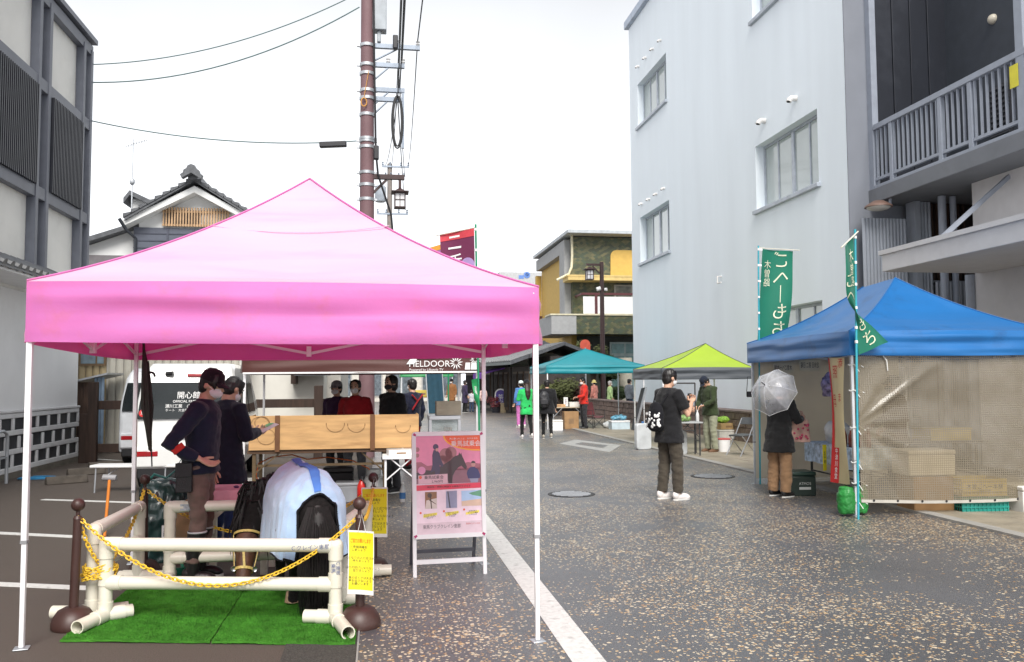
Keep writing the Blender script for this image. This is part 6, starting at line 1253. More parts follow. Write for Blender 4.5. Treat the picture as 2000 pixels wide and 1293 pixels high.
# ------------------------------------------------------------------ nobori banners
def banner(label, pole0, pole1, pm, surf, cm, texts, tm, group=None, nu=24, nv=48, ties=6, cross=None):
    t = T('banner', label, 'banner', (pole0.x, pole0.y, 0), 0, group)
    m_ = MB(); m_.tube([pole0, pole1], .013, 8); m_.build('pole', pm, t, True)
    m_ = MB(); m_.grid(surf, nu, nv); m_.build('flag_cloth', cm, t, True, ang=180)
    if cross: m_ = MB(); m_.tube(cross, .008, 6); m_.build('cross_rod', PVC, t, True)
    m_ = MB()
    for i in range(ties):
        v = (i + .05) / ties; a = surf(0, v); h = lerp(pole0, pole1, (a.z - pole0.z) / (pole1.z - pole0.z)); m_.bar(h + V((-.012, -.016, 0)), a + V((.0, -.004, 0)), .028, .006, (0, 1, 0)); m_.lathe([(.0165, -.016), (.018, 0), (.0165, .016)], h, 10)
    m_.build('ties', WHITE, t, True)
    if texts:
        m_ = MB()
        for s_, u, v, sz, su in texts:
            def fn(a, b_, u=u, v=v, su=su):
                uu, vv = u + a * su, v - b_ * .62; e = 1e-3; p = surf(uu, vv); n_ = (surf(uu + e, vv) - p).cross(surf(uu, vv + e) - p); n_ = n_.normalized() if n_.length else V((0, -1, 0))
                d = V((0, 0, EYE)) - p
                return p + n_ * (.008 if n_.dot(d) > 0 else -.008)
            m_.text(s_, sz, (0, 0, 0), fn=fn)
        bm = bmesh.new(); me = m_.mesh('x', tm, smooth=False); bpy.data.meshes.remove(me); m_.build('lettering', tm, t, True, smooth=False)
    return t
# blue stall corners
N0, N1 = g(1672, 1008), g(1475, 945); e1 = (N1 - N0); e2 = V((e1.y, -e1.x, 0)).normalized() * 2.45; N2, N3 = N0 + e2, N1 + e2
GRN = fabric('green_banner_cloth', (.012, .20, .125), .35, .7); CRM = mat('cream_print', (.62, .64, .48), .7); BPOLE = mat('turquoise_pole', (.03, .32, .40), .35)
def pl(px, py, P, dy=0.): return atY(px, py, P.y + dy)
Pa = N1 + V((-.05, -.08, 0)); ta, tb_, ba, bb = pl(1489, 486, Pa), pl(1551, 490, Pa, .12), pl(1479, 672, Pa), pl(1536, 668, Pa, .10)
def sa(u, v):
    u_, v_ = u, v; p = lerp(lerp(ta, tb_, u_), lerp(ba, bb, u_), v_); return p + V((0, .05 * math.sin(v_ * 5 + u_ * 2) * u_ + .03 * math.sin(u_ * 6), -.004 * math.sin(3.1 * u_)))
banner('green banner with cream lettering at the back left corner of the blue stall', V((pl(1479, 700, Pa).x, Pa.y, 0)), pl(1481, 480, Pa), BPOLE, sa, GRN, [('ご\nへ\n｜\nも\nち', .63, .49, .30, -1.55), ('木\n曽\n路', .21, .26, .155, -1.55)], CRM, 'green banners on the blue stall', cross=[pl(1479, 484, Pa), pl(1562, 489, Pa, .14)])
Pb = N0 + V((-.09, -.24, 0)); PL = [(1667, 462), (1669, 520), (1671, 570), (1672, 625), (1674, 660), (1677, 693)]; FRE = [(1646, 482, -.30), (1650, 530, -.30), (1655, 575, -.24), (1672, 605, -.10), (1706, 635, -.03), (1737, 668, -.06)]
def cr(L_, v):
    x = v * (len(L_) - 1); i = min(int(x), len(L_) - 2); f = x - i; q = lambda j: V(tuple(L_[max(0, min(len(L_) - 1, j))]) + ((0,) if len(L_[0]) == 2 else ())); a, b_, c_, d = q(i - 1), q(i), q(i + 1), q(i + 2)
    return .5 * (2 * b_ + (c_ - a) * f + (2 * a - 5 * b_ + 4 * c_ - d) * f * f + (3 * b_ - a - 3 * c_ + d) * f ** 3)
def sb(u, v):
    v = max(0, min(1, v)); A, B = cr(PL, v), cr(FRE, v); a, b_ = pl(A.x, A.y, Pb), pl(B.x, B.y, Pb, B.z); return lerp(a, b_, u) + V((0, .05 * math.sin(u * 5 + v * 4) * u, 0))
banner('green banner twisted round its pole at the front corner of the blue stall', V((pl(1673, 900, Pb).x, Pb.y, 0)), pl(1670, 448, Pb), BPOLE, sb, GRN, [('ち', .52, .88, .26, 2.6), ('も', .5, .72, .22, -3.0), ('木\n曽\n路', .35, .22, .15, -3.0), ('ご\nへ', .75, .36, .22, -3.)], CRM, 'green banners on the blue stall', cross=[pl(1643, 484, Pb, -.3), pl(1676, 452, Pb)])
# maroon banner tied to the brown stall
MAR = fabric('maroon_banner_cloth', (.20, .035, .10), .4, .7); GPOLE = mat('green_pole', (.01, .22, .10), .35); Pc = bc[1] + V((.04, -.10, 0))
tc_ = [pl(926, 446, Pc), pl(859, 459, Pc, .25), pl(931, 690, Pc), pl(868, 690, Pc, .3)]
def sc_(u, v): return lerp(lerp(tc_[0], tc_[1], u), lerp(tc_[2], tc_[3], u), v) + V((0, .04 * math.sin(v * 6 + u * 3) * u, 0))
t = banner('maroon banner on a green pole rising behind the pink tent', V((pl(938, 845, Pc).x, Pc.y, 0)), pl(929, 438, Pc), GPOLE, sc_, MAR, [('ニ\n乗\n馬', .56, .28, .30, -1.6)], WHITE, 'banners behind the pink tent', cross=[pl(930, 444, Pc), pl(852, 460, Pc, .26)])
m_ = MB(); m_.grid(lambda u, v: sc_(u, v * .06) + V((0, -.006, 0)), 8, 2); m_.build('red_border', mat('red_border', (.55, .05, .07), .7), t, True)
m_ = MB(); c0 = (.22, .30)
m_.add([sc_(c0[0] + .22 * math.cos(a), c0[1] + .075 * math.sin(a)) + V((0, -.007, 0)) for a in [2 * math.pi * i / 20 for i in range(20)]], [tuple(range(20))]); m_.build('lilac_disc', mat('lilac_disc', (.36, .25, .5), .7), t, True, smooth=False)
Pd = V((Pc.x, Pc.y, 0)); t = T('pennant', 'small green pennant with white marks tied to the green pole below the brown tent', 'pennant', pl(935, 765, Pc)); m_ = MB(); lc = t.location.copy(); ga, gb, gc, gd = pl(934, 738, Pc), pl(921, 742, Pc, .05), pl(936, 800, Pc), pl(926, 778, Pc, .05); gf = lambda u, v: lerp(lerp(ga, gb, u), lerp(gc, gd, u), v) + V((0, .02 * math.sin(v * 7), 0)) - lc
m_.grid(gf, 6, 12); m_.build('cloth', mat('bright_green_cloth', (.02, .30, .10), .7), t); m_ = MB(); m_.text('生\n産', .10, (0, 0, 0), fn=lambda a, b_: gf(.5 + a * 5, .45 - b_ * 1.6) + V((0, -.006, 0))); m_.build('lettering', WHITE, t)
Pe = V((0, 15.5, 0)); te = [pl(872, 474, Pe), pl(838, 484, Pe), pl(874, 640, Pe), pl(842, 640, Pe)]; se = lambda u, v: lerp(lerp(te[0], te[1], u), lerp(te[2], te[3], u), v) + V((0, .04 * math.sin(v * 6), 0))
t = banner('colourful orange edged banner tip behind the maroon banner', V((te[0].x + .03, 15.5, 0)), te[0] + V((.03, 0, .06)), GPOLE, se, fabric('lilac_pink_cloth', (.45, .20, .42), .4, .7), None, WHITE, 'banners behind the pink tent')
m_ = MB(); m_.grid(lambda u, v: se(.8 + .2 * u, v) + V((0, -.006, 0)), 2, 12); m_.grid(lambda u, v: se(u * .79, v * .06) + V((0, -.006, 0)), 8, 2); m_.build('orange_border', mat('orange_border', (.65, .3, .04), .7), t, True)
# ------------------------------------------------------------------ blue stall
BLUE = fabric('blue_polyester', (.006, .135, .40), .15, .4, dirt=(.012, .04, .11, .6), ds=2.2, spec=.5)
zt_ = 2.12; ctr = (N0 + N2) / 2; rn = V((ctr.x, ctr.y, 0)) + e1.normalized() * 1.15; rf = V((ctr.x, ctr.y, 0)) + e1.normalized() * 2.0
pkz = atY(1772, 543, rn.y).z
canopy_tent('blue canopy tent with a short ridge over the food stall on the right', [N0, N2, N3, N1], 2.14, [1.86, 1.86, 1.84, 1.84], pkz, BLUE, ridge=(V((rn.x, rn.y, pkz)), V((rf.x, rf.y, pkz - .03))), over=.09, wr=.03, seed=9.1, legm=mat('silver_leg', (.55, .57, .6), .35, .5), n=40)
# vinyl wind sheet along the near side
def vinyl():
    m = bpy.data.materials.new('mesh_vinyl'); m.use_nodes = True; tr_ = m.node_tree; N = tr_.nodes; b = N['Principled BSDF']; o = N['Material Output']; Lk = tr_.links.new
    tx = N.new('ShaderNodeTexCoord'); br = N.new('ShaderNodeTexBrick'); br.offset = 0; br.inputs['Scale'].default_value = 1.; br.inputs['Brick Width'].default_value = .026; br.inputs['Row Height'].default_value = .026; br.inputs['Mortar Size'].default_value = .0035
    sp = N.new('ShaderNodeSeparateXYZ'); cb_ = N.new('ShaderNodeCombineXYZ'); Lk(tx.outputs['Object'], sp.inputs[0]); Lk(sp.outputs['X'], cb_.inputs[0]); Lk(sp.outputs['Z'], cb_.inputs[1]); Lk(cb_.outputs[0], br.inputs['Vector'])
    b.inputs['Base Color'].default_value = (.26, .225, .17, 1); b.inputs['Roughness'].default_value = .22; b.inputs['Specular IOR Level'].default_value = .7
    tp = N.new('ShaderNodeBsdfTransparent'); tp.inputs['Color'].default_value = (.80, .74, .62, 1); ms = N.new('ShaderNodeMixShader'); mp = N.new('ShaderNodeMapRange'); mp.inputs['To Min'].default_value = .42; mp.inputs['To Max'].default_value = .72
    Lk(br.outputs['Fac'], mp.inputs['Value']); Lk(mp.outputs[0], ms.inputs[0]); Lk(tp.outputs[0], ms.inputs[1]); Lk(b.outputs[0], ms.inputs[2]); Lk(ms.outputs[0], o.inputs['Surface']); return m
VIN = vinyl(); ed_ = e2.normalized(); en = V((ed_.y, -ed_.x, 0))
t = T('wind_sheet', 'crumpled translucent mesh vinyl sheet tied along the front of the blue stall', 'sheet', N0)
def vs_(u, v):
    x = .05 + u * 2.35; z = 1.90 - v * 1.73 - .03 * math.sin(u * 3.1)
    x += .10 * u * math.sin(v * 3.1) * 0; r = math.hypot(x - .03, (z - 1.0) * 1.); a = math.atan2(z - 1.05, x)
    d = .009 * math.sin(a * 13) * math.exp(-((r - .5) / .5) ** 2) * min(1, r * 3) + .028 * noise.noise(V((x * 2, z * 2, 1))) + .007 * noise.noise(V((x * 9 + z * 4, z * 5 - x * 3, 4))) + .05 * max(0, u - .86) * math.sin(x * 60) + .03 * math.exp(-((a - .62) / .05) ** 2) * min(1, max(0, 1.6 - r)) * min(1, r * 2)
    return V((0, 0, z)) + ed_ * x + en * (d + .045)
m_ = MB(); m_.grid(vs_, 110, 80); m_.build('vinyl', VIN, t, ang=180)
m_ = MB(); m_.grid(lambda u, v: vs_(u, .985 + v * .02) + en * .004, 80, 1); hb = m_.build('hem', mat('hem_tape', (.42, .40, .36), .6), t)
m_ = MB()
for i in range(8): m_.lathe([(.013, -.002), (.015, 0), (.013, .002), (.007, .001)], vs_((i + .5) / 8, .99) + en * .008, 10, Matrix.Rotation(1.57, 3, 'X'))
m_.build('eyelets', BLACK, hb)
m_ = MB()
for z in (1.75, 1.45, 1.02, .62, .38, .17):
    c_ = V((0, 0, z)); m_.tube([c_ + V((.035 * math.cos(a), .035 * math.sin(a), .006 * math.sin(a * 3))) for a in [2 * math.pi * i / 12 for i in range(13)]], .006, 5); m_.tube([c_ + ed_ * .03, c_ + ed_ * .07 + V((0, 0, .02)), c_ + ed_ * .12 + en * .05 + V((0, 0, -.03))], .005, 5); m_.tube([c_ + en * .03 + ed_ * .02, c_ + ed_ * .06 + en * .06 - V((0, 0, .08))], .005, 5)
m_.tube([vs_(.13, .02) + en * .02, vs_(.145, .05) + en * .03, vs_(.15, .12) + en * .02], .006, 5); m_.build('tie_cords', mat('white_cord', (.7, .7, .68), .8), t)
# back sheet
t = T('back_panel', 'beige cloth panel closing the back of the blue stall', 'panel', N1); m_ = MB(); m_.grid(lambda u, v: ed_ * (.03 + u * 2.35) + V((0, 0, 1.93 - v * 1.85)) - en * (.05 + .03 * noise.noise(V((u * 5, v * 3, 2)))), 40, 20, .003); m_.build('cloth', fabric('beige_panel', (.72, .67, .57), .5, .8), t)
def wallpaper(label, px, py, wpx, hpx, txt, ncol=1):
    c_ = pl(px, py, N1, -.0); c_ = c_ + en * .03; s_ = F / 13.2; t_ = T('paper_notice', label, 'notice', c_, 0, 'paper notices inside the blue stall'); wd, ht = wpx / s_, hpx / s_
    m_ = MB(); m_.cb((0, 0, 0), (wd, .003, ht)); m_.build('paper', mat('cream_paper', (.66, .62, .48), .7), t_); m_ = MB(); m_.text(txt, ht * .55, (0, -.003, 0), (-1, 0, 0), (0, 0, 1), fit=wd * .85); m_.build('lettering', INK, t_)
wallpaper('cream paper with brush lettering, left of two at the back of the blue stall', 1528, 719, 42, 20, '木曽ごへー本舗'); wallpaper('cream paper notice with a date, right of two at the back of the blue stall', 1580, 714, 44, 22, '定休日 第二 日曜')
# vertical cream flag beside the near leg
FLG = fabric('cream_flag_cloth', (.80, .68, .40), .55, .8); t = T('hanging_flag', 'cream vertical flag with red edge and lettering by the near leg of the blue stall', 'flag', N0); dd = e1.normalized()
ff = lambda u, v: dd * (.07 + u * .40) + V((-.05 - .03 * math.sin(v * 4 + u * 3), .0, 1.84 - v * 1.5)); m_ = MB(); m_.grid(ff, 10, 30); m_.build('cloth', FLG, t)
m_ = MB(); RF = mat('red_flag_print', (.5, .02, .02), .8)
m_.grid(lambda u, v: ff(.86 + .14 * u, v) + V((-.006, 0, 0)), 2, 30); m_.grid(lambda u, v: ff(.62 + .24 * u, .72 + .28 * v) + V((-.006, 0, 0)), 4, 10); m_.build('red_border', RF, t)
fl = lambda u0, v0, ku: (lambda a, b_: ff(u0 - a * ku, v0 - b_ / 1.5) + V((-.011, 0, 0)))
m_ = MB(); m_.text('照', .17, (0, 0, 0), fn=fl(.45, .12, 1.9)); m_.text('母', .17, (0, 0, 0), fn=fl(.66, .35, 1.9)); m_.text('ま', .12, (0, 0, 0), fn=fl(.2, .32, 1.9)); m_.text('添', .12, (0, 0, 0), fn=fl(.16, .05, 1.9)); m_.build('lettering', RF, t)
m_ = MB(); m_.text('中\n津\n川\n食\n堂', .075, (0, 0, 0), fn=fl(.74, .85, 1.9)); m_.build('white_lettering', PAPER, t)
# goods table
tb_c = N0 + dd * 1.35 + ed_ * .62; tb_ = table('goods_table', 'goods table with blue checked cloth along the open side of the blue stall', tb_c, .60, 1.35, .72, math.atan2(-dd.x, dd.y), mat('pale_blue_check', (.40, .50, .62), .7, var=.5, vs=18), mat('black_leg', (.03, .03, .032), .5), .03)
m_ = MB(); m_.grid(lambda u, v: (-.302 - .02 * math.sin(u * 22) * v - .01, -.68 + 1.36 * u, .715 - .26 * v), 40, 6, .003); m_.grid(lambda u, v: (-.302 + .604 * u, -.685 - .012 * math.sin(u * 18) * v, .715 - .26 * v), 20, 6, .003); m_.build('cloth_drop', mat('pale_blue_check', (0, 0, 0)), tb_)
SAUCE = mat('red_brown_sauce', (.20, .03, .015), .15, spec=.8); rnd = random.Random(9)
Mt = basis(tb_)
for i, (x, y) in enumerate(((-.22, -.55), (-.20, -.45), (-.23, -.34), (-.12, -.50), (-.10, -.38), (-.02, -.55), (-.0, -.43))): bottle('sauce_bottle', ['red brown sauce bottle with white cap at the near corner of the goods table', 'second sauce bottle along the front edge of the goods table', 'third sauce bottle along the front edge of the goods table', 'sauce bottle in the middle row, nearer the flag', 'sauce bottle in the middle row, nearer the white bag', 'sauce bottle in the back row, nearer the flag', 'sauce bottle in the back row, nearer the white bag'][i], Mt @ V((x, y, .721)), .21 + .02 * (i % 3), .031, SAUCE, WHITE, 'sauce bottles on the goods table')
bag('plastic_bag', 'full white plastic bag with teal print on the goods table', Mt @ V((-.08, .12, .721)), (.19, .16, .16), mat('white_film', (.66, .68, .68), .3, transl=.2), seed=3, handles=mat('white_film', (0, 0, 0)))
bag('plastic_bag', 'white plastic bag of printed packets hanging before the checked cloth', g(1566, 935) + V((.1, .25, .22)), (.15, .10, .17), mat('white_film', (0, 0, 0)), seed=6)
for i, (py_, col, lb, tx_) in enumerate(((.02, (.70, .60, .01), 'narrow yellow price strip hanging from the goods table', '五平餅'), (-.28, (.03, .22, .50), 'narrow blue price strip hanging beside the yellow one', 'たれ 一本'), (-.50, (.03, .22, .50), 'narrow blue price strip nearest the flag', 'ごへー'))):
    c_ = Mt @ V((-.345, py_, .55)); t = T('price_strip', lb, 'price strip', c_, tb_.rotation_euler[2] + .5, 'price strips on the goods table'); m_ = MB(); m_.cb((-.02, -.03, 0), (.075, .003, .34)); m_.build('strip', mat('strip_%d' % i, col, .5), t); m_ = MB(); m_.text('\n'.join(tx_), .055, (-.02, -.034, 0), (1, 0, 0), (0, 0, 1)); m_.build('lettering', PAPER if i else INK, t)
c_ = g(1575, 972); t = carton('storage_box', 'dark green lidded storage box under the goods table with grey print', c_ + V((.02, .3, 0)), (.42, .36, .33), -.12, mat('dark_green_box', (.010, .022, .018), .4), lid=mat('dark_green_lid', (.012, .035, .028), .35))
m_ = MB(); m_.text('ATMOS', .05, (.05, -.1765, .17)); m_.box((-.03, -.1765, .09), (.13, -.175, .125)); m_.build('lettering', mat('grey_print', (.4, .42, .42), .5), t)
o = bag('wrapped_parcel', 'purple and white wrapped bundle hung at the back of the blue stall', pl(1618, 775, N1, -.5), (.10, .08, .18), mat('purple_white_wrap', (.40, .34, .55), .5, var=.9, vs=14), seed=12)
# boxes behind the vinyl
c_ = g(1842, 1006) + V((.04, .38, 0)); carton('cardboard_box', 'brown cardboard box on the paving under the vinyl sheet', c_, (.52, .40, .42), -.06, CARD); carton('foam_box', 'white foam box on top of the cardboard box behind the vinyl sheet', c_ + V((-.01, 0, .432)), (.60, .40, .30), -.06, mat('white_foam', (.72, .70, .66), .8), lid=mat('foam_lid', (.70, .68, .64), .8))
c_ = g(1938, 1008) + V((.08, .38, 0)); TEAL = mat('teal_crate', (.01, .22, .18), .4); YC_ = mat('yellow_crate', (.58, .46, .12), .5)
crate('stacking_crate', 'teal plastic stacking crate on the paving at the right edge', c_, (.58, .40, .19), -.08, TEAL, group='crates at the blue stall'); cr_ = crate('stacking_crate', 'yellow plastic crate with black lettering on top of the teal crate', c_ + V((0, 0, .20)), (.56, .38, .20), -.08, YC_, group='crates at the blue stall')
m_ = MB(); m_.box((-.275, -.1945, .05), (.275, -.1915, .16)); m_.build('name_board', YC_, cr_); m_ = MB(); m_.text('木曽ごへー本舗', .065, (0, -.197, .11)); m_.text('KISOJI GOHEY', .025, (0, -.197, .065)); m_.build('lettering', INK, cr_)
c_ = g(2030, 1004) + V((0, .2, 0)); carton('foam_box', 'white foam box at the far right edge beside the teal crate', c_, (.4, .4, .32), 0, mat('white_foam', (0, 0, 0)), lid=mat('foam_lid', (0, 0, 0)))
q = N0 + ed_ * 1.55 + dd * 1.2; table('preparation_table', 'dark preparation table dimly seen behind the vinyl sheet', q, 1.3, .6, .78, -.07, mat('dark_table_top', (.05, .045, .04), .5), mat('black_leg', (0, 0, 0)))
carton('food_container', 'yellow lidded food container on the dark table behind the vinyl', q + V((.25, -.05, .782)), (.6, .4, .16), 0, YC_, 'container', lid=YC_); bag('blue_bottle_bag', 'blue capped bundle low behind the vinyl sheet', g(1745, 975) + V((.1, .35, .0)), (.12, .1, .14), mat('blue_bundle', (.03, .10, .30), .4), seed=2)
# sandbag
t = T('sandbag', 'bright green sandbag weighing down the near leg of the blue stall', 'sandbag', N0, .1); SBG = mat('green_nylon', (.02, .21, .04), .4, bump=.2, bs=40)
for x, y in ((-.11, .02), (.085, .05)):
    mm = MB(); mm.tube([(x, y, .03), (x, y, .10), (x, y, .26), (x, y, .34)], [.085, .10, .10, .075], 16); meshobj('bag_half', remeshed(mm, .012, 3, .014, (14, 14, 16), x * 9), SBG, t)
m_ = MB(); m_.bar((-.11, -.03, .36), (.085, 0, .36), .05, .012); m_.build('strap', BLACK, t)
# ------------------------------------------------------------------ people on the right
TANP = cloth('tan_wide_trousers', (.26, .155, .085)); KHAKI = cloth('dark_khaki_trousers', (.062, .052, .040)); SNK = mat('white_sneaker', (.70, .66, .64), .6)
per, k, _ = person('person in black top and dark khaki trousers with white sneakers standing in the road', g(1309, 976), -1.25, 1.74, BLK, KHAKI, SNK, 'short', bulk=1.05, leg=1.12, vox=.009, hem=.74, hemr=.20, sleeve=.5,
    pose={'elR': (.27, .10, 1.10), 'wrR': (.10, .30, 1.26), 'upR': (-1, .2, .5), 'elL': (-.24, .08, 1.10), 'wrL': (-.08, .30, 1.24), 'upL': (1, .2, .5)}, headpitch=.15, mask='white', legs={'anR': (.10, .05, .085), 'knR': (.10, .05, .49), 'anL': (-.10, -.05, .085), 'knL': (-.10, .0, .49)}, curl=.9, cuff=.10)
m_ = MB(); m_.cb((0, .33, 1.30), (.075, .012, .15), rx=-.3); m_.xf(Matrix.Scale(k, 4)); q = basis(per); m_.v = [q @ p for p in m_.v]; o = m_.build('phone', BLACK, loc=q @ V((0, .33 * k, 1.30 * k)), bev=.004); tag(o, 'dark phone held up by the person in dark khaki trousers', 'phone')
c_ = basis(per) @ V((-.02, -.20, 1.10)); t = T('shoulder_bag', 'black shoulder bag with white floral print on the back of the person in khaki', 'bag', c_, per.rotation_euler[2])
mm = MB(); mm.ell((0, 0, 0), (.15, .085, .20), 16, 12); mm.ell((0, -.01, -.08), (.16, .09, .12), 14, 10); meshobj('bag_body', remeshed(mm, .010, 3, .008, (14, 14, 14)), BLACKCLOTH, t); m_ = MB(); rnd = random.Random(2)
for i in range(26):
    a, z = rnd.uniform(3.5, 5.9), rnd.uniform(-.14, .06); p = V((.158 * math.cos(a), .096 * math.sin(a) - .004, z)); m_.ell(p, (.022 * rnd.uniform(.5, 1.1), .008, .024 * rnd.uniform(.5, 1.1)), 8, 6, Matrix.Rotation(a + 1.57, 3, 'Z'))
m_.build('white_print', mat('white_floral', (.7, .7, .7), .7), t); m_ = MB(); m_.tube([(.08, .02, .15), (.14, .10, .30), (.12, .22, .36)], .012, 6); m_.tube([(-.08, .02, .15), (-.13, .10, .30), (-.10, .22, .36)], .012, 6); m_.build('straps', BLACKCLOTH, t)
per, k, _ = person('person in black jacket and wide tan trousers under a clear umbrella at the blue stall', g(1524, 970), -1.15, 1.55, cloth('black_jacket', (.011, .011, .012)), TANP, mat('black_slip_on', (.012, .012, .013), .5), 'bob', cap=None, bulk=1.12, leg=1.32, vox=.010, hem=.66, hemr=.215,
    pose={'elR': (.26, .12, 1.13), 'wrR': (.12, .36, 1.15), 'upR': (-1, .1, .6), 'elL': (-.22, .10, 1.14), 'wrL': (-.06, .24, 1.30), 'upL': (1, .2, .5)}, headpitch=.35, haircol=(.22, .21, .22), curl=.9, lean=.10)
# clear umbrella resting over the head and shoulder
CLR = bpy.data.materials.new('clear_vinyl'); CLR.use_nodes = True; tr_ = CLR.node_tree; N_ = tr_.nodes; N_.clear(); o_ = N_.new('ShaderNodeOutputMaterial'); a_ = N_.new('ShaderNodeBsdfTransparent'); a_.inputs[0].default_value = (.93, .94, .97, 1); b2 = N_.new('ShaderNodeBsdfPrincipled'); b2.inputs['Base Color'].default_value = (.72, .74, .80, 1); b2.inputs['Roughness'].default_value = .12; m2 = N_.new('ShaderNodeMixShader'); nz2 = N_.new('ShaderNodeTexNoise'); nz2.inputs['Scale'].default_value = 7; mr2 = N_.new('ShaderNodeMapRange'); mr2.inputs['To Min'].default_value = .20; mr2.inputs['To Max'].default_value = .55
tr_.links.new(nz2.outputs['Fac'], mr2.inputs['Value']); tr_.links.new(mr2.outputs[0], m2.inputs[0]); tr_.links.new(a_.outputs[0], m2.inputs[1]); tr_.links.new(b2.outputs[0], m2.inputs[2]); tr_.links.new(m2.outputs[0], o_.inputs[0])
pb_ = basis(per); hand_p = pb_ @ (V((-.06, .30, 1.36)) * k); apex = atY(1494, 752, per.location.y - .20); ax = (apex - hand_p).normalized()
t = T('clear_umbrella', 'open clear plastic umbrella over the person in the black jacket', 'umbrella', hand_p); Mq = ax.to_track_quat('Z', 'Y').to_matrix(); ap = apex - hand_p
def um(u, v):
    a = u * 2 * math.pi; sc_l = 1 - .10 * v * abs(math.sin(a * 4)) ** .8; r = .34 * math.sin(v * 1.15) / math.sin(1.15) * sc_l; h = -.26 * (1 - math.cos(v * 1.15)) / (1 - math.cos(1.15)); return ap + Mq @ V((r * math.cos(a), r * math.sin(a), h))
m_ = MB(); m_.grid(um, 64, 14); m_.build('canopy', CLR, t, ang=60)
for i in range(8): m_ = MB(); m_.tube([um(i / 8, j / 8) * .995 for j in range(9)], .0025, 5); m_.build('rib', WHITE, t)
m_ = MB(); m_.tube([um(i / 64, 1) for i in range(65)], .003, 5); m_.build('white_edge', WHITE, t)
m_ = MB(); m_.tube([V((0, 0, 0)) - ax * .1, ap], .006, 8); m_.build('shaft', WHITE, t); m_ = MB(); m_.tube([ap, ap + ax * .09], .007, 8); m_.build('tip', BLACK, t)
# flowered tote on the arm
c_ = pb_ @ (V((.14, .30, .80)) * k); t = T('tote_bag', 'pale pink flower printed tote bag on the arm of the person in the black jacket', 'bag', c_, per.rotation_euler[2] + 1.2); mm = MB(); mm.prism([(-.15, -.04, 0), (.15, -.04, 0), (.13, -.03, .30), (-.13, -.03, .30)], (0, .075, 0)); meshobj('bag_body', remeshed(mm, .012, 4, .012, (9, 9, 9)), mat('pink_beige_canvas', (.58, .36, .30), .85, var=.3, vs=9), t); m_ = MB(); rnd = random.Random(4)
for i in range(20):
    x, z = rnd.uniform(-.12, .12), rnd.uniform(.03, .27)
    for y in (-.047, .044): m_.ell((x, y, z), (.018, .006, .016), 8, 6)
m_.build('flower_print', mat('flower_red', (.5, .08, .14), .8, var=.9, vs=40), t); m_ = MB()
for y in (-.035, .03): m_.tube([(-.07, y, .29), (-.05, y * .5, .42), (.03, y * .5, .42), (.07, y, .29)], .008, 6)
m_.build('handles', mat('pink_strap', (.5, .3, .26), .8), t)
MARN = cloth('maroon_apron', (.07, .012, .014)); q = Mt @ V((.62, -.05, 0)); person('stall keeper in black with maroon apron behind the sauce bottles', V((q.x, q.y, 0)), 1.3, 1.62, MARN, BPANT, None, 'short', cap=CAPB, mask='black', bulk=1.1, pose={'elR': (.33, -.02, 1.12), 'wrR': (.20, .24, 1.0), 'elL': (-.33, -.02, 1.12), 'wrL': (-.22, .2, .98)})
# ------------------------------------------------------------------ lime stall
LIME_ = fabric('lime_polyester', (.42, .60, .045), .3, .5); GRYF = fabric('charcoal_valance', (.06, .07, .085), .1, .6)
lr = g(1472, 876); ll = V((g(1285, 876).x + .1, lr.y + .35, 0)); dv = V((.02, 2.3, 0)); lc4 = [ll, lr, lr + dv, ll + dv]; c4 = sum(lc4, V((0, 0, 0))) / 4
canopy_tent('lime green canopy tent with charcoal valance by the stone wall', lc4, atY(1400, 718, lr.y).z, atY(1400, 740, lr.y).z, atY(1378, 671, c4.y).z, LIME_, GRYF, wr=.01, seed=6, n=18, sagk=.25, over=.04, peak=(atY(1378, 671, c4.y).x, c4.y))
person('stall keeper in olive sweater, pale khaki trousers and brown boots under the lime tent', g(1389, 884), 1.9, 1.72, cloth('olive_sweater', (.035, .05, .022)), cloth('pale_khaki_trousers', (.27, .28, .20)), mat('brown_boot', (.12, .06, .03), .7), 'short', cap=cloth('navy_cap', (.015, .02, .035)), mask=None, headpitch=.75, lean=.12, bulk=1.05, leg=1.1, pose={'elL': (-.24, .12, 1.12), 'wrL': (-.12, .30, 1.02), 'elR': (.24, .10, 1.10), 'wrR': (.14, .28, .98)})
BLKL = mat('black_leg', (0, 0, 0)); q = g(1348, 893) + V((0, .25, 0)); t3 = table('stall_table', 'grey topped black framed table of herbs under the lime tent', q, .62, .50, .72, -.1, mat('grey_top', (.36, .37, .38), .5), BLKL, .03)
t = T('pipe_rack', 'tall black pipe rack behind the herb table under the lime tent', 'rack', q + V((.12, .45, 0))); m_ = MB()
for x in (-.28, .28): m_.tube([(x, 0, 0), (x, 0, 1.52)], .016, 8); m_.tube([(x, -.18, .015), (x, .18, .015)], .014, 8)
m_.tube([(-.28, 0, 1.52), (.28, 0, 1.52)], .016, 8); m_.tube([(-.28, 0, .5), (.28, 0, .5)], .012, 8); m_.build('frame', BLKL, t)
bag('herb_pack', 'bag of green herbs on the table under the lime tent', q + V((-.05, -.05, .722)), (.16, .10, .07), mat('herb_green', (.16, .26, .08), .5, var=.6, vs=20), 'herbs', seed=1); bottle('sanitiser_bottle', 'white pump bottle at the right end of the herb table', q + V((.24, -.08, .722)), .24, .035, mat('white_bottle', (.66, .66, .66), .3), WHITE)
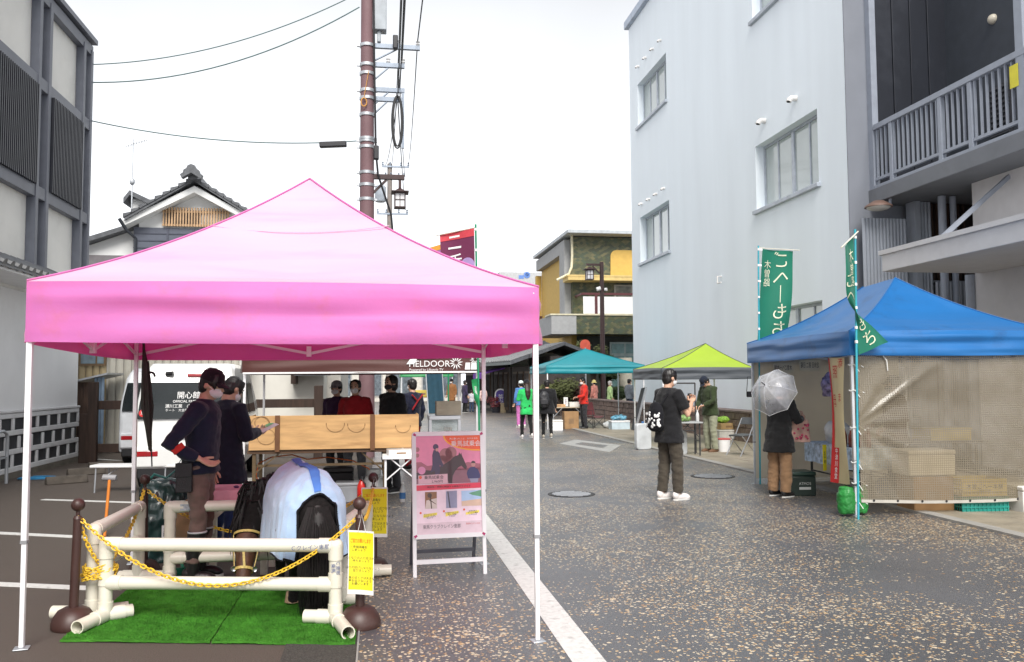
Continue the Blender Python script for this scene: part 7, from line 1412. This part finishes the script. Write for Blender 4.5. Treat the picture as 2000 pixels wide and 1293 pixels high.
def folding_chair(label, c, rz, seat, fr):
    t = T('folding_chair', label, 'chair', c, rz)
    for s_ in (-1, 1):
        m_ = MB(); m_.tube([(s_ * .20, -.26, .01), (s_ * .20, .02, .44), (s_ * .19, .20, .78)], .012, 8); m_.build('leg', fr, t); m_ = MB(); m_.tube([(s_ * .18, .24, .01), (s_ * .18, -.18, .43)], .012, 8); m_.build('leg', fr, t)
    m_ = MB(); m_.cb((0, .0, .44), (.38, .38, .03), rx=.05); m_.build('seat', seat, t, bev=.01); m_ = MB(); m_.grid(lambda u, v: (-.19 + .38 * u, .145 + .06 * v + .03 * math.sin(u * 3.14), .66 + .14 * v), 8, 3, .02); m_.build('backrest', seat, t); return t
folding_chair('grey folding chair beside the vegetable box at the lime tent', g(1458, 893) + V((0, .2, 0)), -1.2, mat('dark_grey_seat', (.06, .065, .07), .5), STEEL)
carton('vegetable_box', 'low cardboard box of leafy greens behind the folding chair', g(1428, 862) + V((.0, .3, .30)), (.5, .34, .16), .1, mat('tan_card', (.42, .28, .13), .85), flaps=False); bag('leafy_greens', 'bunch of bright leafy greens in the cardboard vegetable box', g(1428, 862) + V((-.08, .3, .462)), (.17, .13, .09), mat('leaf_lime', (.25, .45, .06), .6, var=.6, vs=16), 'vegetables', seed=7)
carton('foam_box', 'white foam box carrying the vegetable box', g(1428, 862) + V((0, .3, 0)), (.62, .42, .29), .1, mat('white_foam', (0, 0, 0)), lid=mat('foam_lid', (0, 0, 0)))
c_ = g(1414, 884); t = T('bucket', 'white plastic bucket with red rim left of the folding chair', 'bucket', c_); m_ = MB(); m_.lathe([(.10, 0), (.125, .02), (.145, .30), (.135, .30), (.11, .03)], n=20); m_.build('pail', WHITE, t); m_ = MB(); m_.lathe([(.146, .285), (.152, .29), (.152, .31), (.14, .312)], n=20); m_.build('rim', mat('pink_red_rim', (.5, .08, .08), .5), t)
def weight(label, c, s=1.):
    t = T('water_weight', label, 'tent weight', c, .2, 'white water weights at the stalls'); m_ = MB(); P_ = rr_poly(.19 * s, .30 * s, .07); m_.prism([(x, -.07, z + .30 * s) for x, z in P_], (0, .14, 0)); m_.build('tank', mat('milky_white', (.62, .65, .67), .4, transl=.2), t, bev=.02); m_ = MB(); m_.lathe([(.03, .60 * s), (.03, .64 * s), (.02, .645 * s)], n=12); m_.build('cap', mat('blue_cap', (.05, .15, .35), .4), t)
def rr_poly(w_, h, r): return [(sx_ * (w_ - r) + r * math.cos(a), sz * (h - r) + r * math.sin(a)) for sx_, sz, a0 in ((1, 1, 0), (-1, 1, 1.571), (-1, -1, 3.142), (1, -1, 4.712)) for a in [a0 + 1.571 * i / 4 for i in range(5)]]
weight('white water weight at the left leg of the lime tent, left of the standing man', g(1256, 878)); weight('white water weight on the road edge right of the standing man', g(1331, 890) + V((0, .12, 0)), .85)
t = T('sling_bag', 'small black bag hanging by its strap at the right leg of the lime tent', 'bag', atY(1465, 770, lr.y - .1)); m_ = MB(); m_.cb((0, 0, 0), (.17, .06, .13)); m_.build('bag_body', BLACKCLOTH, t, bev=.02); m_ = MB(); m_.tube([(-.08, 0, .06), (-.05, 0, .40), (.04, 0, .42), (.08, 0, .06)], .008, 6); m_.build('strap', BLACKCLOTH, t)
c_ = g(1250, 842); t = T('leaning_board', 'dark board leaning against the end of the stone wall behind the man', 'board', c_ + V((.1, .2, 0))); m_ = MB(); m_.bar((-.25, 0, .02), (.15, .1, 1.35), .5, .04, (1, 0, .2)); m_.build('board', mat('dark_board', (.03, .028, .03), .6), t); m_ = MB(); m_.bar((-.27, -.27, .02), (.13, -.17, 1.36), .04, .06); m_.build('edge_strip', GALV, t)
# ------------------------------------------------------------------ teal stall
TEALF = fabric('teal_polyester', (.012, .30, .36), .3, .5); tl_, tr2 = g(1070, 839), g(1257, 836); tr2.y = tl_.y - .5; tr2.x = atY(1257, 740, tr2.y).x; dv = V((.0, 3.0, 0)); c4 = (tl_ + tr2) / 2 + dv / 2
canopy_tent('teal canopy tent in front of the patterned building', [tl_, tr2, tr2 + dv, tl_ + dv], atY(1160, 714, tl_.y).z, atY(1160, 728, tl_.y).z, atY(1143, 681, c4.y).z, TEALF, wr=.01, seed=3, n=18, sagk=.2, over=.05, peak=(atY(1143, 681, c4.y).x, c4.y))
person('person in a bright red jacket and black trousers under the teal tent', g(1141, 838), 1.7, 1.70, cloth('bright_red_jacket', (.55, .03, .02)), BPANT, None, 'short', hem=.82, pose={'elL': (-.24, .1, 1.1), 'wrL': (-.15, .3, 1.05)}, headpitch=.3)
q = g(1108, 838); t4 = table('stall_table', 'long table with trays under the teal tent', q + V((.1, .3, 0)), 1.15, .6, .72, -.1, mat('pale_wood_top', (.45, .38, .28), .6), STEEL); carton('foam_box', 'white foam tray on the table under the teal tent', q + V((.38, .25, .722)), (.56, .36, .16), 0, mat('white_foam', (0, 0, 0)), lid=mat('foam_lid', (0, 0, 0))); carton('bread_tray', 'tray of tan snacks at the left end of the teal stall table', q + V((-.25, .25, .722)), (.45, .36, .09), 0, mat('snack_tan', (.5, .3, .15), .7), 'tray')
carton('cardboard_box', 'large brown cardboard box under the table of the teal stall', q + V((.12, .05, 0)), (.5, .4, .58), 0, CARD); carton('cool_box', 'white cool box on the road left of the cardboard box at the teal stall', g(1086, 841), (.40, .34, .34), 0, WHITE, lid=mat('foam_lid', (0, 0, 0)))
t = T('menu_stand', 'small white menu card standing on the teal stall table', 'menu card', q + V((.0, .2, .722))); m_ = MB(); m_.cb((0, 0, .17), (.14, .02, .30)); m_.build('card', PAPER, t); m_ = MB(); m_.text('お\n菓\n子', .07, (0, -.0115, .17)); m_.build('lettering', mat('purple_ink_items', (0, 0, 0)), t)
def camp_chair(label, c, rz):
    t = T('camp_chair', label, 'chair', c, rz); FB = cloth('maroon_canvas', (.12, .03, .035))
    m_ = MB(); m_.grid(lambda u, v: (-.25 + .5 * u, -.22 + .44 * v, .42 - .05 * math.sin(u * 3.14)), 8, 6, .01); m_.build('seat', FB, t); m_ = MB(); m_.grid(lambda u, v: (-.26 + .52 * u, .22 + .12 * v, .45 + .42 * v), 8, 6, .01); m_.build('backrest', FB, t)
    for s_ in (-1, 1):
        m_ = MB(); m_.tube([(s_ * .27, -.24, .01), (s_ * .27, -.24, .62), (s_ * .28, .26, .62)], .012, 6); m_.tube([(s_ * .27, .24, .01), (s_ * .27, .36, .88)], .012, 6); m_.build('side_frame', BLKL, t)
    m_ = MB()
    for y in (-.24, .24): m_.tube([(-.27, y, .02), (.27, y, .42)], .009, 6); m_.tube([(.27, y, .02), (-.27, y, .42)], .009, 6)
    m_.build('cross_bars', BLKL, t)
camp_chair('maroon canvas camp chair beside the person in the red jacket', g(1163, 838) + V((0, .2, 0)), .5)
c_ = g(1210, 840); carton('cool_box', 'white and blue cool box heaped with packets right of the camp chair', c_ + V((.05, .2, 0)), (.62, .42, .30), 0, mat('pale_blue_box', (.50, .60, .66), .5), lid=WHITE); bag('packet_pile', 'pile of blue and green packets on the white and blue cool box', c_ + V((.05, .2, .302)), (.28, .18, .09), mat('blue_green_packets', (.10, .26, .36), .4, var=.9, vs=9), 'packets', seed=5); bag('plastic_bag', 'white plastic bag slumped left of the blue cool box', g(1192, 838) + V((0, .1, 0)), (.22, .2, .13), mat('white_film', (0, 0, 0)), seed=9)
# walkers
GTEE = cloth('bright_green_shirt', (.03, .48, .12)); LEGG = cloth('black_leggings', (.012, .012, .013))
per, k, _ = person('person with long dark hair in a bright green shirt walking away', g(1029, 857), .15, 1.62, GTEE, LEGG, SNK, 'long', haircol=(.03, .016, .012), cap=CAPB, hem=.70, hemr=.20, leg=.85, legs={'anR': (.10, -.16, .13), 'knR': (.10, -.02, .50), 'anL': (-.10, .14, .085), 'knL': (-.10, .12, .50)}, pose={'elL': (-.24, .05, 1.12), 'wrL': (-.18, .2, 1.2), 'elR': (.24, .05, 1.12), 'wrR': (.18, .22, 1.2)})
per, k, _ = person('person in a loose black top with a black backpack walking away', g(1069, 857), -.1, 1.62, BLK, LEGG, mat('beige_sneaker', (.4, .36, .3), .7), 'short', hem=.72, hemr=.23, bulk=1.1, leg=.82, legs={'anR': (.10, -.14, .13), 'knR': (.10, -.02, .50), 'anL': (-.10, .12, .085), 'knL': (-.10, .10, .50)})
c_ = basis(per) @ V((-.10, -.20, 1.08)); t = T('backpack', 'black backpack on the person in the loose black top', 'backpack', c_, per.rotation_euler[2]); mm = MB(); mm.ell((0, 0, 0), (.16, .10, .24), 14, 10); meshobj('bag_body', remeshed(mm, .015, 3, .01), mat('black_nylon', (.02, .02, .024), .5), t); m_ = MB(); m_.cb((0, -.09, -.06), (.20, .03, .14)); m_.build('pocket', mat('black_nylon', (0, 0, 0)), t, bev=.02)
person('person in blue top and white cap beyond the bright green shirt', g(1018, 835), .3, 1.60, cloth('blue_top', (.08, .2, .45)), cloth('pink_skirt', (.5, .15, .4)), SNK, 'short', cap=cloth('white_cap', (.65, .7, .7)))
person('person in brown coat and khaki trousers standing far off by the row of stalls', g(882, 807), 2.6, 1.72, cloth('brown_coat', (.22, .10, .04)), cloth('khaki_far', (.3, .22, .12)), None, 'short', cap=BLACKCLOTH, hem=.62, vox=.02)
person('person in long dark purple coat far off left of the green pole', g(908, 806), -1.2, 1.66, cloth('purple_coat', (.04, .03, .07)), LEGG, None, 'bob', hem=.5, vox=.02)
person('small child in a pale grey top far off beside the purple coat', g(921, 806), -.5, 1.15, cloth('pale_grey_top', (.5, .5, .55)), cloth('navy_far', (.03, .05, .1)), None, 'short', vox=.02)
person('person in a pale pink cardigan far off right of the green pole', g(944, 808), .5, 1.35, cloth('pale_pink_top', (.65, .45, .42)), LEGG, None, 'short', vox=.02)
person('person in pink hoodie and yellow hat behind the stone wall', g(1161, 812), .8, 1.62, cloth('salmon_hoodie', (.55, .22, .18)), BPANT, None, 'short', cap=cloth('yellow_hat', (.62, .52, .2)), brim='hat', vox=.02)
person('person in a pale lime jacket behind the stone wall right of the street lamp', g(1192, 814), -1.6, 1.58, cloth('pale_lime_top', (.45, .62, .28)), BPANT, None, 'short', haircol=(.5, .48, .46), vox=.02)
person('person in grey jacket at the corner of the white building', g(1230, 815), -1.2, 1.66, cloth('grey_jacket', (.2, .22, .25)), cloth('navy_far', (0, 0, 0)), None, 'short', vox=.02)
# ------------------------------------------------------------------ patterned building
def tilepat():
    m = bpy.data.materials.new('green_pattern_tile'); m.use_nodes = True; tt = m.node_tree; N = tt.nodes; b = N['Principled BSDF']; Lk = tt.links.new; tx = N.new('ShaderNodeTexCoord')
    mp = N.new('ShaderNodeMapping'); mp.inputs['Rotation'].default_value = (0, R_(40), 0); mp.inputs['Scale'].default_value = (5.2, 5.2, 8); Lk(tx.outputs['Object'], mp.inputs[0]); vo = N.new('ShaderNodeTexVoronoi'); vo.distance = 'CHEBYCHEV'; vo.inputs['Scale'].default_value = 1.; vo.inputs['Randomness'].default_value = .55; Lk(mp.outputs[0], vo.inputs['Vector'])
    sp = N.new('ShaderNodeSeparateColor'); Lk(vo.outputs['Color'], sp.inputs[0]); cr_ = N.new('ShaderNodeValToRGB'); cr_.color_ramp.interpolation = 'CONSTANT'; E_ = cr_.color_ramp.elements; E_[0].color = (.055, .065, .04, 1); E_[1].position = .3; E_[1].color = (.075, .085, .04, 1)
    for ps, c_ in ((.5, (.105, .105, .055, 1)), (.72, (.06, .08, .05, 1)), (.86, (.14, .13, .065, 1))): q = E_.new(ps); q.color = c_
    Lk(sp.outputs[0], cr_.inputs[0]); Lk(cr_.outputs[0], b.inputs['Base Color']); b.inputs['Roughness'].default_value = .45; return m
GT = tilepat(); YW = mat('ochre_yellow_wall', (.55, .36, .09), .75, var=.06); GW = mat('grey_concrete_wall', (.33, .335, .34), .8, var=.08); MRN = mat('maroon_rail', (.10, .025, .03), .5); BY = 45.; gx_ = lambda px, py: atY(px, py, BY)
xs = gx_(1119, 600).x; zz = lambda py: gx_(1150, py).z; X1 = xs + 9; DP = 9.
t = T('patterned_building', 'three storey ochre building clad in green patterned tile with balconies', 'building', (xs, BY, 0))
m_ = MB(); m_.box((xs + .02, BY + .5, 0), (X1, BY + DP, zz(465))); m_.build('core_wall', YW, t, True)
m_ = MB(); fl_ = [(xs, zz(463)), (X1, zz(463)), (X1, zz(541)), (xs - .3, zz(541)), (xs - .10, zz(530)), (xs - .02, zz(515))]; m_.prism([(x, BY, z) for x, z in fl_], (0, .45, 0)); m_.build('upper_tile_wall', GT, t, True)
m_ = MB(); m_.tube([(xs - .03, BY - .03, zz(460)), (xs - .02, BY - .03, zz(500)), (xs - .06, BY - .03, zz(522)), (xs - .22, BY - .03, zz(536)), (xs - .9, BY - .03, zz(548))], .07, 8); m_.build('edge_moulding', mat('cream_edge', (.6, .56, .4), .6), t, True)
m_ = MB(); P_ = [(gx_(1192, 540).x, zz(540))] + [(gx_(1192, 500).x + .35 - .35 * math.cos(a), zz(500) + .35 * math.sin(a)) for a in [1.57 * i / 6 for i in range(7)]] + [(X1, zz(500) + .35), (X1, zz(540))]; m_.prism([(x, BY - .06, z) for x, z in P_], (0, .05, 0)); m_.build('rounded_panel', YW, t, True)
m_ = MB(); m_.box((xs - .45, BY - .9, zz(551)), (X1, BY + .44, zz(544))); m_.box((xs - .5, BY - .92, zz(544)), (X1, BY + .46, zz(541))); m_.build('floor_band', mat('ochre_band', (.62, .46, .18), .7), t, True)
m_ = MB(); m_.prism([(xs - .45, BY - .9, zz(461)), (X1, BY - .9, zz(461)), (X1, BY + DP, zz(461)), (xs - .55, BY + DP, zz(461))], (0, 0, .2)); m_.build('roof_slab', mat('grey_roof_slab', (.42, .45, .48), .6), t, True, bev=.02)
m_ = MB(); m_.box((xs - .35, BY + .5, zz(640)), (xs + .015, BY + 1.8, zz(466))); m_.box((xs - .35, BY + 1.8, zz(490)), (xs + .015, BY + DP - .02, zz(466))); m_.build('side_frame', GW, t, True)
m_ = MB(); m_.box((xs - .34, BY + DP - .01, 0), (xs + .01, BY + DP + .4, zz(500))); m_.build('rear_pier', YW, t, True)
m_ = MB(); m_.box((xs + .01, BY + .1, zz(620)), (X1, BY + .49, zz(551))); m_.build('middle_tile_wall', GT, t, True)
a, b_ = gx_(1200, 556), gx_(1260, 588); m_ = MB(); m_.box((a.x, BY + .03, b_.z - .6), (b_.x, BY + .099, a.z)); w_ = m_.build('window', mat('pale_sash', (.42, .40, .36), .5), t, True); m_ = MB(); m_.box((a.x + .1, BY + .01, b_.z - .5), (a.x + .95, BY + .028, a.z - .08)); m_.box((a.x + 1.05, BY + .01, b_.z - .5), (b_.x - .1, BY + .028, a.z - .08)); m_.build('pane', mat('curtain_glass', (.20, .20, .17), .1, var=.5, vs=3), w_, True)
# balcony with white panels
bz0, bz1 = zz(655), zz(620); m_ = MB(); m_.box((xs - .15, BY - 1.4, bz0), (X1, BY + .09, bz1)); m_.build('balcony_parapet', GT, t, True); m_ = MB(); m_.box((xs - 1.5, BY - 1.42, bz0 - .01), (xs - .152, BY + 3, bz1)); m_.build('parapet_end', GW, t, True); m_ = MB(); m_.box((xs - 1.55, BY - 1.46, bz1 + .002), (X1, BY + .1, bz1 + .08)); m_.build('parapet_coping', mat('cream_edge', (0, 0, 0)), t, True)
m_ = MB(); m_.box((xs + .25, BY - 1.36, bz1 + .1), (X1, BY - 1.33, zz(584))); m_.build('white_panels', WHITE, t, True); m_ = MB(); m_.box((xs + .2, BY - 1.42, zz(581)), (X1, BY - 1.28, zz(577)))
for px in (1152, 1230): x = gx_(px, 600).x; m_.box((x - .07, BY - 1.41, bz1 + .082), (x + .07, BY - 1.29, zz(581)))
m_.bar((xs + .2, BY - 1.35, zz(579)), (xs + .2, BY + .5, zz(579)), .1); m_.build('balcony_rail', MRN, t, True)
m_ = MB(); m_.box((xs + .3, BY + .2, 0), (X1, BY + .45, bz0 - .02)); m_.build('ground_floor_wall', mat('dark_green_wall', (.03, .035, .028), .7, var=.3), t, True)
a, b_ = gx_(1192, 668), gx_(1262, 790); m_ = MB(); m_.box((a.x, BY + .1, 0), (b_.x, BY + .195, a.z)); d_ = m_.build('glass_door', mat('aqua_frame', (.30, .37, .36), .5), t, True); m_ = MB(); mid = gx_(1222, 700).x
for x0_, x1_ in ((a.x + .1, mid - .06), (mid + .06, b_.x - .1)): m_.box((x0_, BY + .08, .1), (x1_, BY + .098, gx_(1200, 696).z)); m_.box((x0_, BY + .08, gx_(1200, 690).z), (x1_, BY + .098, a.z - .1))
m_.build('pane', mat('aqua_glass', (.16, .27, .27), .1, var=.2), d_, True)
m_ = MB(); x = gx_(1211, 700).x; m_.tube([(x, BY - 1.0, 0), (x, BY - 1.0, zz(700))], .36, 16); m_.build('porch_column', mat('cream_column', (.52, .49, .40), .7), t, True)
# terrace behind
m_ = MB(); q0, q1 = atY(1048, 650, 54), atY(1082, 645, 54); m_.box((q0.x - .5, 54, 0), (q1.x + 1, 58, q0.z)); m_.build('terrace_block', YW, t, True); m_ = MB(); 
for i in range(7): x = q0.x - .4 + i * .35; m_.box((x - .03, 53.9, q0.z), (x + .03, 53.96, q0.z + 1.0))
m_.box((q0.x - .5, 53.88, q0.z + 1.0), (q1.x + 1, 53.98, q0.z + 1.08)); m_.build('terrace_rail', MRN, t, True)
# ------------------------------------------------------------------ old shop row
OLDW = mat('dark_old_timber', (.05, .042, .04), .8, var=.3); SHOPG = mat('shop_glass', (.05, .08, .09), .15, var=.5, vs=2); LIMEW = mat('old_plaster', (.50, .48, .42), .85)
A1, B1 = g(1040, 812), g(940, 801)
def shop(label, f0, f1, up, awn=None):
    p, q = lerp(A1, B1, f0), lerp(A1, B1, f1); d = (q - p); L_ = d.length; rz = math.atan2(d.y, d.x); t = T('old_shop', label, 'house', p, rz, 'old tiled shops along the bend of the street')
    m_ = MB(); m_.box((0, -2.6, 0), (L_ - .05, 0, 2.3)); m_.build('ground_wall', OLDW, t); m_ = MB(); m_.box((0, -2.6, 2.3), (L_ - .05, -.9, up)); m_.build('upper_wall', LIMEW if awn else OLDW, t)
    m_ = MB(); m_.prism([(-.2, 1.1, 2.35), (-.2, -.95, 3.05), (-.2, -.95, 3.2), (-.2, 1.1, 2.5)], (L_ + .2, 0, 0)); er = m_.build('eave_roof', TILE, t); m_ = MB(); n = int(L_ / .3)
    for i in range(n): x = .0 + i * .3; m_.tube([(x, 1.12, 2.52), (x, -.95, 3.22)], .07, 6)
    m_.build('roof_tiles', TILE, er)
    m_ = MB(); m_.prism([(-.3, .2, up - .1), (-.3, -1.5, up + .5), (-.3, -2.9, up - .0), (-.3, -2.9, up + .16), (-.3, -1.5, up + .66), (-.3, .2, up + .08)], (L_ + .3, 0, 0)); m_.build('roof', TILE, t)
    for i in range(3):
        x0_ = .3 + i * (L_ - .4) / 3; x1_ = x0_ + (L_ - .4) / 3 - .25; m_ = MB(); m_.box((x0_, .003, .15), (x1_, .05, 2.05)); w_ = m_.build('shop_window', mat('shop_frame', (.09, .06, .04), .6), t); m_ = MB(); m_.box((x0_ + .08, .052, .3), (x1_ - .08, .06, 1.95)); m_.build('pane', SHOPG, w_)
        m_ = MB()
        for j in range(8): xx = x0_ + (x1_ - x0_) * (j + .5) / 8; m_.box((xx - .02, .062, .3), (xx + .02, .09, 1.95))
        m_.build('lattice', OLDW, w_)
    if awn: m_ = MB(); m_.prism([(L_ * .25, .06, 2.28), (L_ * .25, 1.25, 1.98), (L_ * .25, 1.25, 1.72), (L_ * .25, 1.2, 1.72), (L_ * .25, 1.2, 1.95), (L_ * .25, .06, 2.22)], (L_ * .6, 0, 0)); m_.build('awning', mat('purple_awning', (.16, .05, .36), .7), t)
    return t
shop('nearest dark timber shop with tiled eaves at the bend of the street', 0, .36, 2.75); shop('old shop with a purple awning at the bend of the street', .38, .72, 3.0, 1); shop('farthest old tiled shop at the bend of the street', .74, 1.4, 3.0)
c_ = g(978, 806); t = T('pavement_sign', 'rounded purple pavement sign in front of the old shops', 'sign', c_, -.2); m_ = MB(); m_.prism([(x, -.03, z + .62) for x, z in rr_poly(.30, .60, .28)], (0, .06, 0)); m_.build('frame', PAPER, t); m_ = MB(); m_.prism([(x, -.036, z + .62) for x, z in rr_poly(.24, .53, .22)], (0, .004, 0)); m_.build('panel', mat('purple_panel', (.08, .05, .3), .5), t); m_ = MB(); m_.text('茶\n房', .30, (0, -.0385, .62)); m_.build('lettering', PAPER, t)
# ------------------------------------------------------------------ street lamp
c_ = V((atY(1178, 760, 39).x, 39, 0)); t = T('street_lamp', 'dark street lamp with a square lantern on a short arm by the patterned building', 'street lamp', c_); zt = atY(1178, 512, 39).z; m_ = MB(); m_.tube([(0, 0, 0), (0, 0, zt)], [.13, .10], 12); m_.build('pole', LWOOD, t); m_ = MB(); m_.box((-.75, -.05, zt - .18), (0, .05, zt - .08)); m_.bar((-.1, 0, zt - .55), (-.45, 0, zt - .2), .06); m_.build('arm', LWOOD, t); lantern(t, V((c_.x - .60, 39, atY(1155, 537, 39).z)), .75)
m_ = MB(); z = atY(1178, 566, 39).z; m_.tube([(-.28, -.1, z), (-.1, -.12, z + .06)], .10, 10); m_.tube([(.12, -.1, z), (.2, -.16, z)], .08, 10); m_.build('loudspeakers', WHITE, t)
# ------------------------------------------------------------------ distant white block and far stalls
DY = 95; q0, q1 = atY(975, 531, DY), atY(1062, 531, DY); t = T('distant_block', 'pale distant flat roofed block with a small blue emblem', 'building', (q0.x, DY, 0)); m_ = MB(); m_.box((q0.x, DY, 0), (q1.x, DY + 10, q0.z)); m_.build('wall', mat('pale_far_wall', (.40, .41, .42), .8), t, True); m_ = MB(); e_ = atY(1029, 537, DY); m_.lathe([(.35, 0), (.38, .03), (.22, .04), (.2, .0)], V((e_.x, DY - .02, e_.z)), 18, Matrix.Rotation(1.571, 3, 'X')); e_ = atY(1018, 541, DY); m_.box((e_.x - .3, DY - .03, e_.z - .2), (e_.x + .3, DY - .01, e_.z + .2)); m_.build('emblem', mat('blue_emblem', (.10, .2, .5), .5), t, True)
m_ = MB()
for i in range(3):
    e_ = atY(1061, 560 + i * 22, DY); m_.box((e_.x - .6, DY - .04, e_.z - .5), (e_.x, DY - .02, e_.z + .4))
m_.build('windows', mat('far_window', (.3, .34, .38), .2), t, True)
e_, e2_ = atY(640, 700, 70), atY(900, 700, 70); t = T('far_shop', 'pale far building with blue windows behind the brown stall', 'building', (e_.x, 70, 0)); m_ = MB(); m_.box((e_.x, 70, 0), (e2_.x, 78, 5.2)); m_.build('wall', mat('far_cream', (.5, .48, .44), .8), t, True)
for px in (665, 725, 785, 845, 880): e_ = atY(px, 760, 70); m_ = MB(); m_.box((e_.x - .9, 69.93, .4), (e_.x + .9, 69.99, 2.5)); w_ = m_.build('window', mat('far_frame', (.3, .3, .3), .5), t, True); m_ = MB(); m_.box((e_.x - .8, 69.9, .5), (e_.x + .8, 69.92, 2.4)); m_.build('pane', mat('far_blue_glass', (.10, .12, .14), .15, var=.4), w_, True)
q = g(838, 806); canopy_tent('distant green topped stall tent beyond the glass cabinet', [q + V((-1.4, 0, 0)), q + V((1.2, 0, 0)), q + V((1.2, 2, 0)), q + V((-1.4, 2, 0))], 2.1, 1.85, 2.7, fabric('far_green_fabric', (.03, .30, .10), .3, .5), seed=2, n=10, truss=False); table('stall_table', 'distant stall table with boxes under the green topped tent', q + V((-.2, .4, 0)), 2.0, .7, .8, 0, mat('snack_tan', (0, 0, 0)), BLKL); carton('produce_box', 'yellow produce box on the distant stall table', q + V((-.3, .3, .81)), (.8, .5, .35), 0, mat('yellow_goods', (.55, .42, .08), .6)); carton('produce_box', 'brown produce box at the end of the distant stall table', q + V((.5, .3, .81)), (.5, .5, .5), 0, CARD)
t = T('blue_screen', 'tall dark blue cloth screen beside the distant stall', 'screen', g(851, 806) + V((0, -1, 0))); m_ = MB(); m_.grid(lambda u, v: (-.4 + .8 * u - .15 * v, .05 * math.sin(u * 9), 2.1 * v), 10, 8, .02); m_.build('cloth', mat('navy_teal_cloth', (.01, .05, .08), .8), t); m_ = MB(); m_.tube([(-.42, .02, 0), (-.56, .02, 2.12)], .03, 6); m_.tube([(.40, .02, 0), (.26, .02, 2.12)], .03, 6); m_.build('poles', GALV, t)
# ------------------------------------------------------------------ trees and pots
def leafy(name, label, c, h, rc, lobes, cols, cat='tree', seed=0, n=1500, ls=.10, trunk=.07, group=None, zc=.55):
    t = T(name, label, cat, c, 0, group); rnd = random.Random(seed); m_ = MB(); br = []
    m_.tube([(0, 0, 0), (.05 * rnd.uniform(-1, 1), 0, h * .3), (.08 * rnd.uniform(-1, 1), .05, h * .7)], [trunk, trunk * .75, trunk * .3], 8)
    L_ = []
    for i in range(lobes):
        a = rnd.uniform(0, 6.28); r = rc * rnd.uniform(.2, .75); z = h * (zc + (1 - zc) * rnd.uniform(.0, .9)); L_.append((V((r * math.cos(a), r * math.sin(a), z)), rc * rnd.uniform(.28, .5))); m_.tube([(0, 0, h * rnd.uniform(.25, .5)), L_[-1][0] * .6 + V((0, 0, h * .2)), L_[-1][0]], [trunk * .5, trunk * .3, trunk * .12], 5)
    m_.build('trunk', mat('bark', (.07, .05, .04), .9, var=.4), t)
    m_ = MB()
    for i in range(n):
        c0_, r = rnd.choice(L_); d = V((rnd.gauss(0, 1), rnd.gauss(0, 1), rnd.gauss(0, .7))).normalized() * r * rnd.random() ** .4; p = c0_ + d; u = V((rnd.gauss(0, 1), rnd.gauss(0, 1), rnd.gauss(0, .6))).normalized(); w_ = u.orthogonal().normalized() * ls * .35; u = u * ls * rnd.uniform(.6, 1.2); m_.add([p - u, p + w_, p + u, p - w_], [(0, 1, 2, 3)])
    m_.build('crown', mat('leaves_%s' % cols[0], cols[1], .7, var=.55, vs=3, transl=.25), t, smooth=False); return t
DG = ('dark', (.045, .07, .025)); OG = ('olive', (.10, .115, .04)); RG = ('russet', (.10, .05, .04))
for i, (px, Y, h, rc, cc_, lb) in enumerate(((1072, 43, 3.6, 1.0, OG, 'loose olive green tree at the left corner of the patterned building'), (1100, 42.5, 2.9, .9, DG, 'dark rounded shrub left of the red cone top behind the teal tent'), (1128, 43, 3.2, 1.0, RG, 'dark russet shrub behind the peak of the teal tent'), (1160, 42.5, 3.7, .9, OG, 'clipped olive pine left of the street lamp'), (1188, 43, 3.0, .8, DG, 'dark green shrub right of the street lamp'), (1095, 38, 1.5, .8, OG, 'low green bush under the left side of the teal tent'), (1120, 38.5, 1.3, .8, RG, 'low reddish bush behind the teal stall table'), (1205, 41, 1.4, .6, DG, 'low dark bush behind the stone wall near the porch'))):
    leafy('garden_shrub', lb, V((atY(px, 760, Y).x, Y, 0)), h, rc, 9, cc_, 'shrub', i, 1500, .11, group='shrubs in front of the patterned building')
c_ = V((atY(1143, 690, 42).x, 42, 0)); t = T('red_beacon_sign', 'white and red rounded sign top showing above the teal tent', 'sign', c_); z = atY(1143, 664, 42).z; m_ = MB(); m_.tube([(0, 0, 0), (0, 0, z - .4)], .05, 8); m_.build('post', GALV, t); m_ = MB(); m_.prism([(x, -.03, zz_ + z - .5) for x, zz_ in rr_poly(.26, .52, .24)], (0, .06, 0)); m_.build('plate', mat('orange_red_plate', (.6, .10, .06), .5), t)
m_ = MB(); m_.prism([(x, -.036, zz_ + z - .78) for x, zz_ in rr_poly(.2, .2, .1)], (0, .005, 0)); m_.build('white_field', PAPER, t)
for i, (px, py, h, cc_, lb) in enumerate(((1000, 806, 1.7, RG, 'bare reddish potted bush in a black pot by the old shops'), (969, 806, .9, ('rose', (.25, .06, .07)), 'small red flowering plant in a pot left of the purple sign'))):
    c_ = g(px, py); leafy('potted_plant', lb, c_, h, .5, 7, cc_, 'plant', 40 + i, 500, .07, .03, zc=.4); 
    pt = C.objects[-1]
    for ob in C.objects:
        if ob.get('label') == lb: pt = ob
    m_ = MB(); m_.lathe([(.20, 0), (.27, .36), (.30, .36), (.30, .42), (.26, .42)], n=16); m_.build('pot', mat('dark_pot', (.025, .025, .035), .5), pt)
carton('planter_box', 'beige box planter between the purple sign and the potted bush', g(988, 806), (.6, .4, .5), 0, mat('beige_planter', (.35, .28, .18), .8), 'planter', lid=mat('beige_planter_rim', (.4, .32, .22), .8))
bpy.data.scenes.remove(TS)
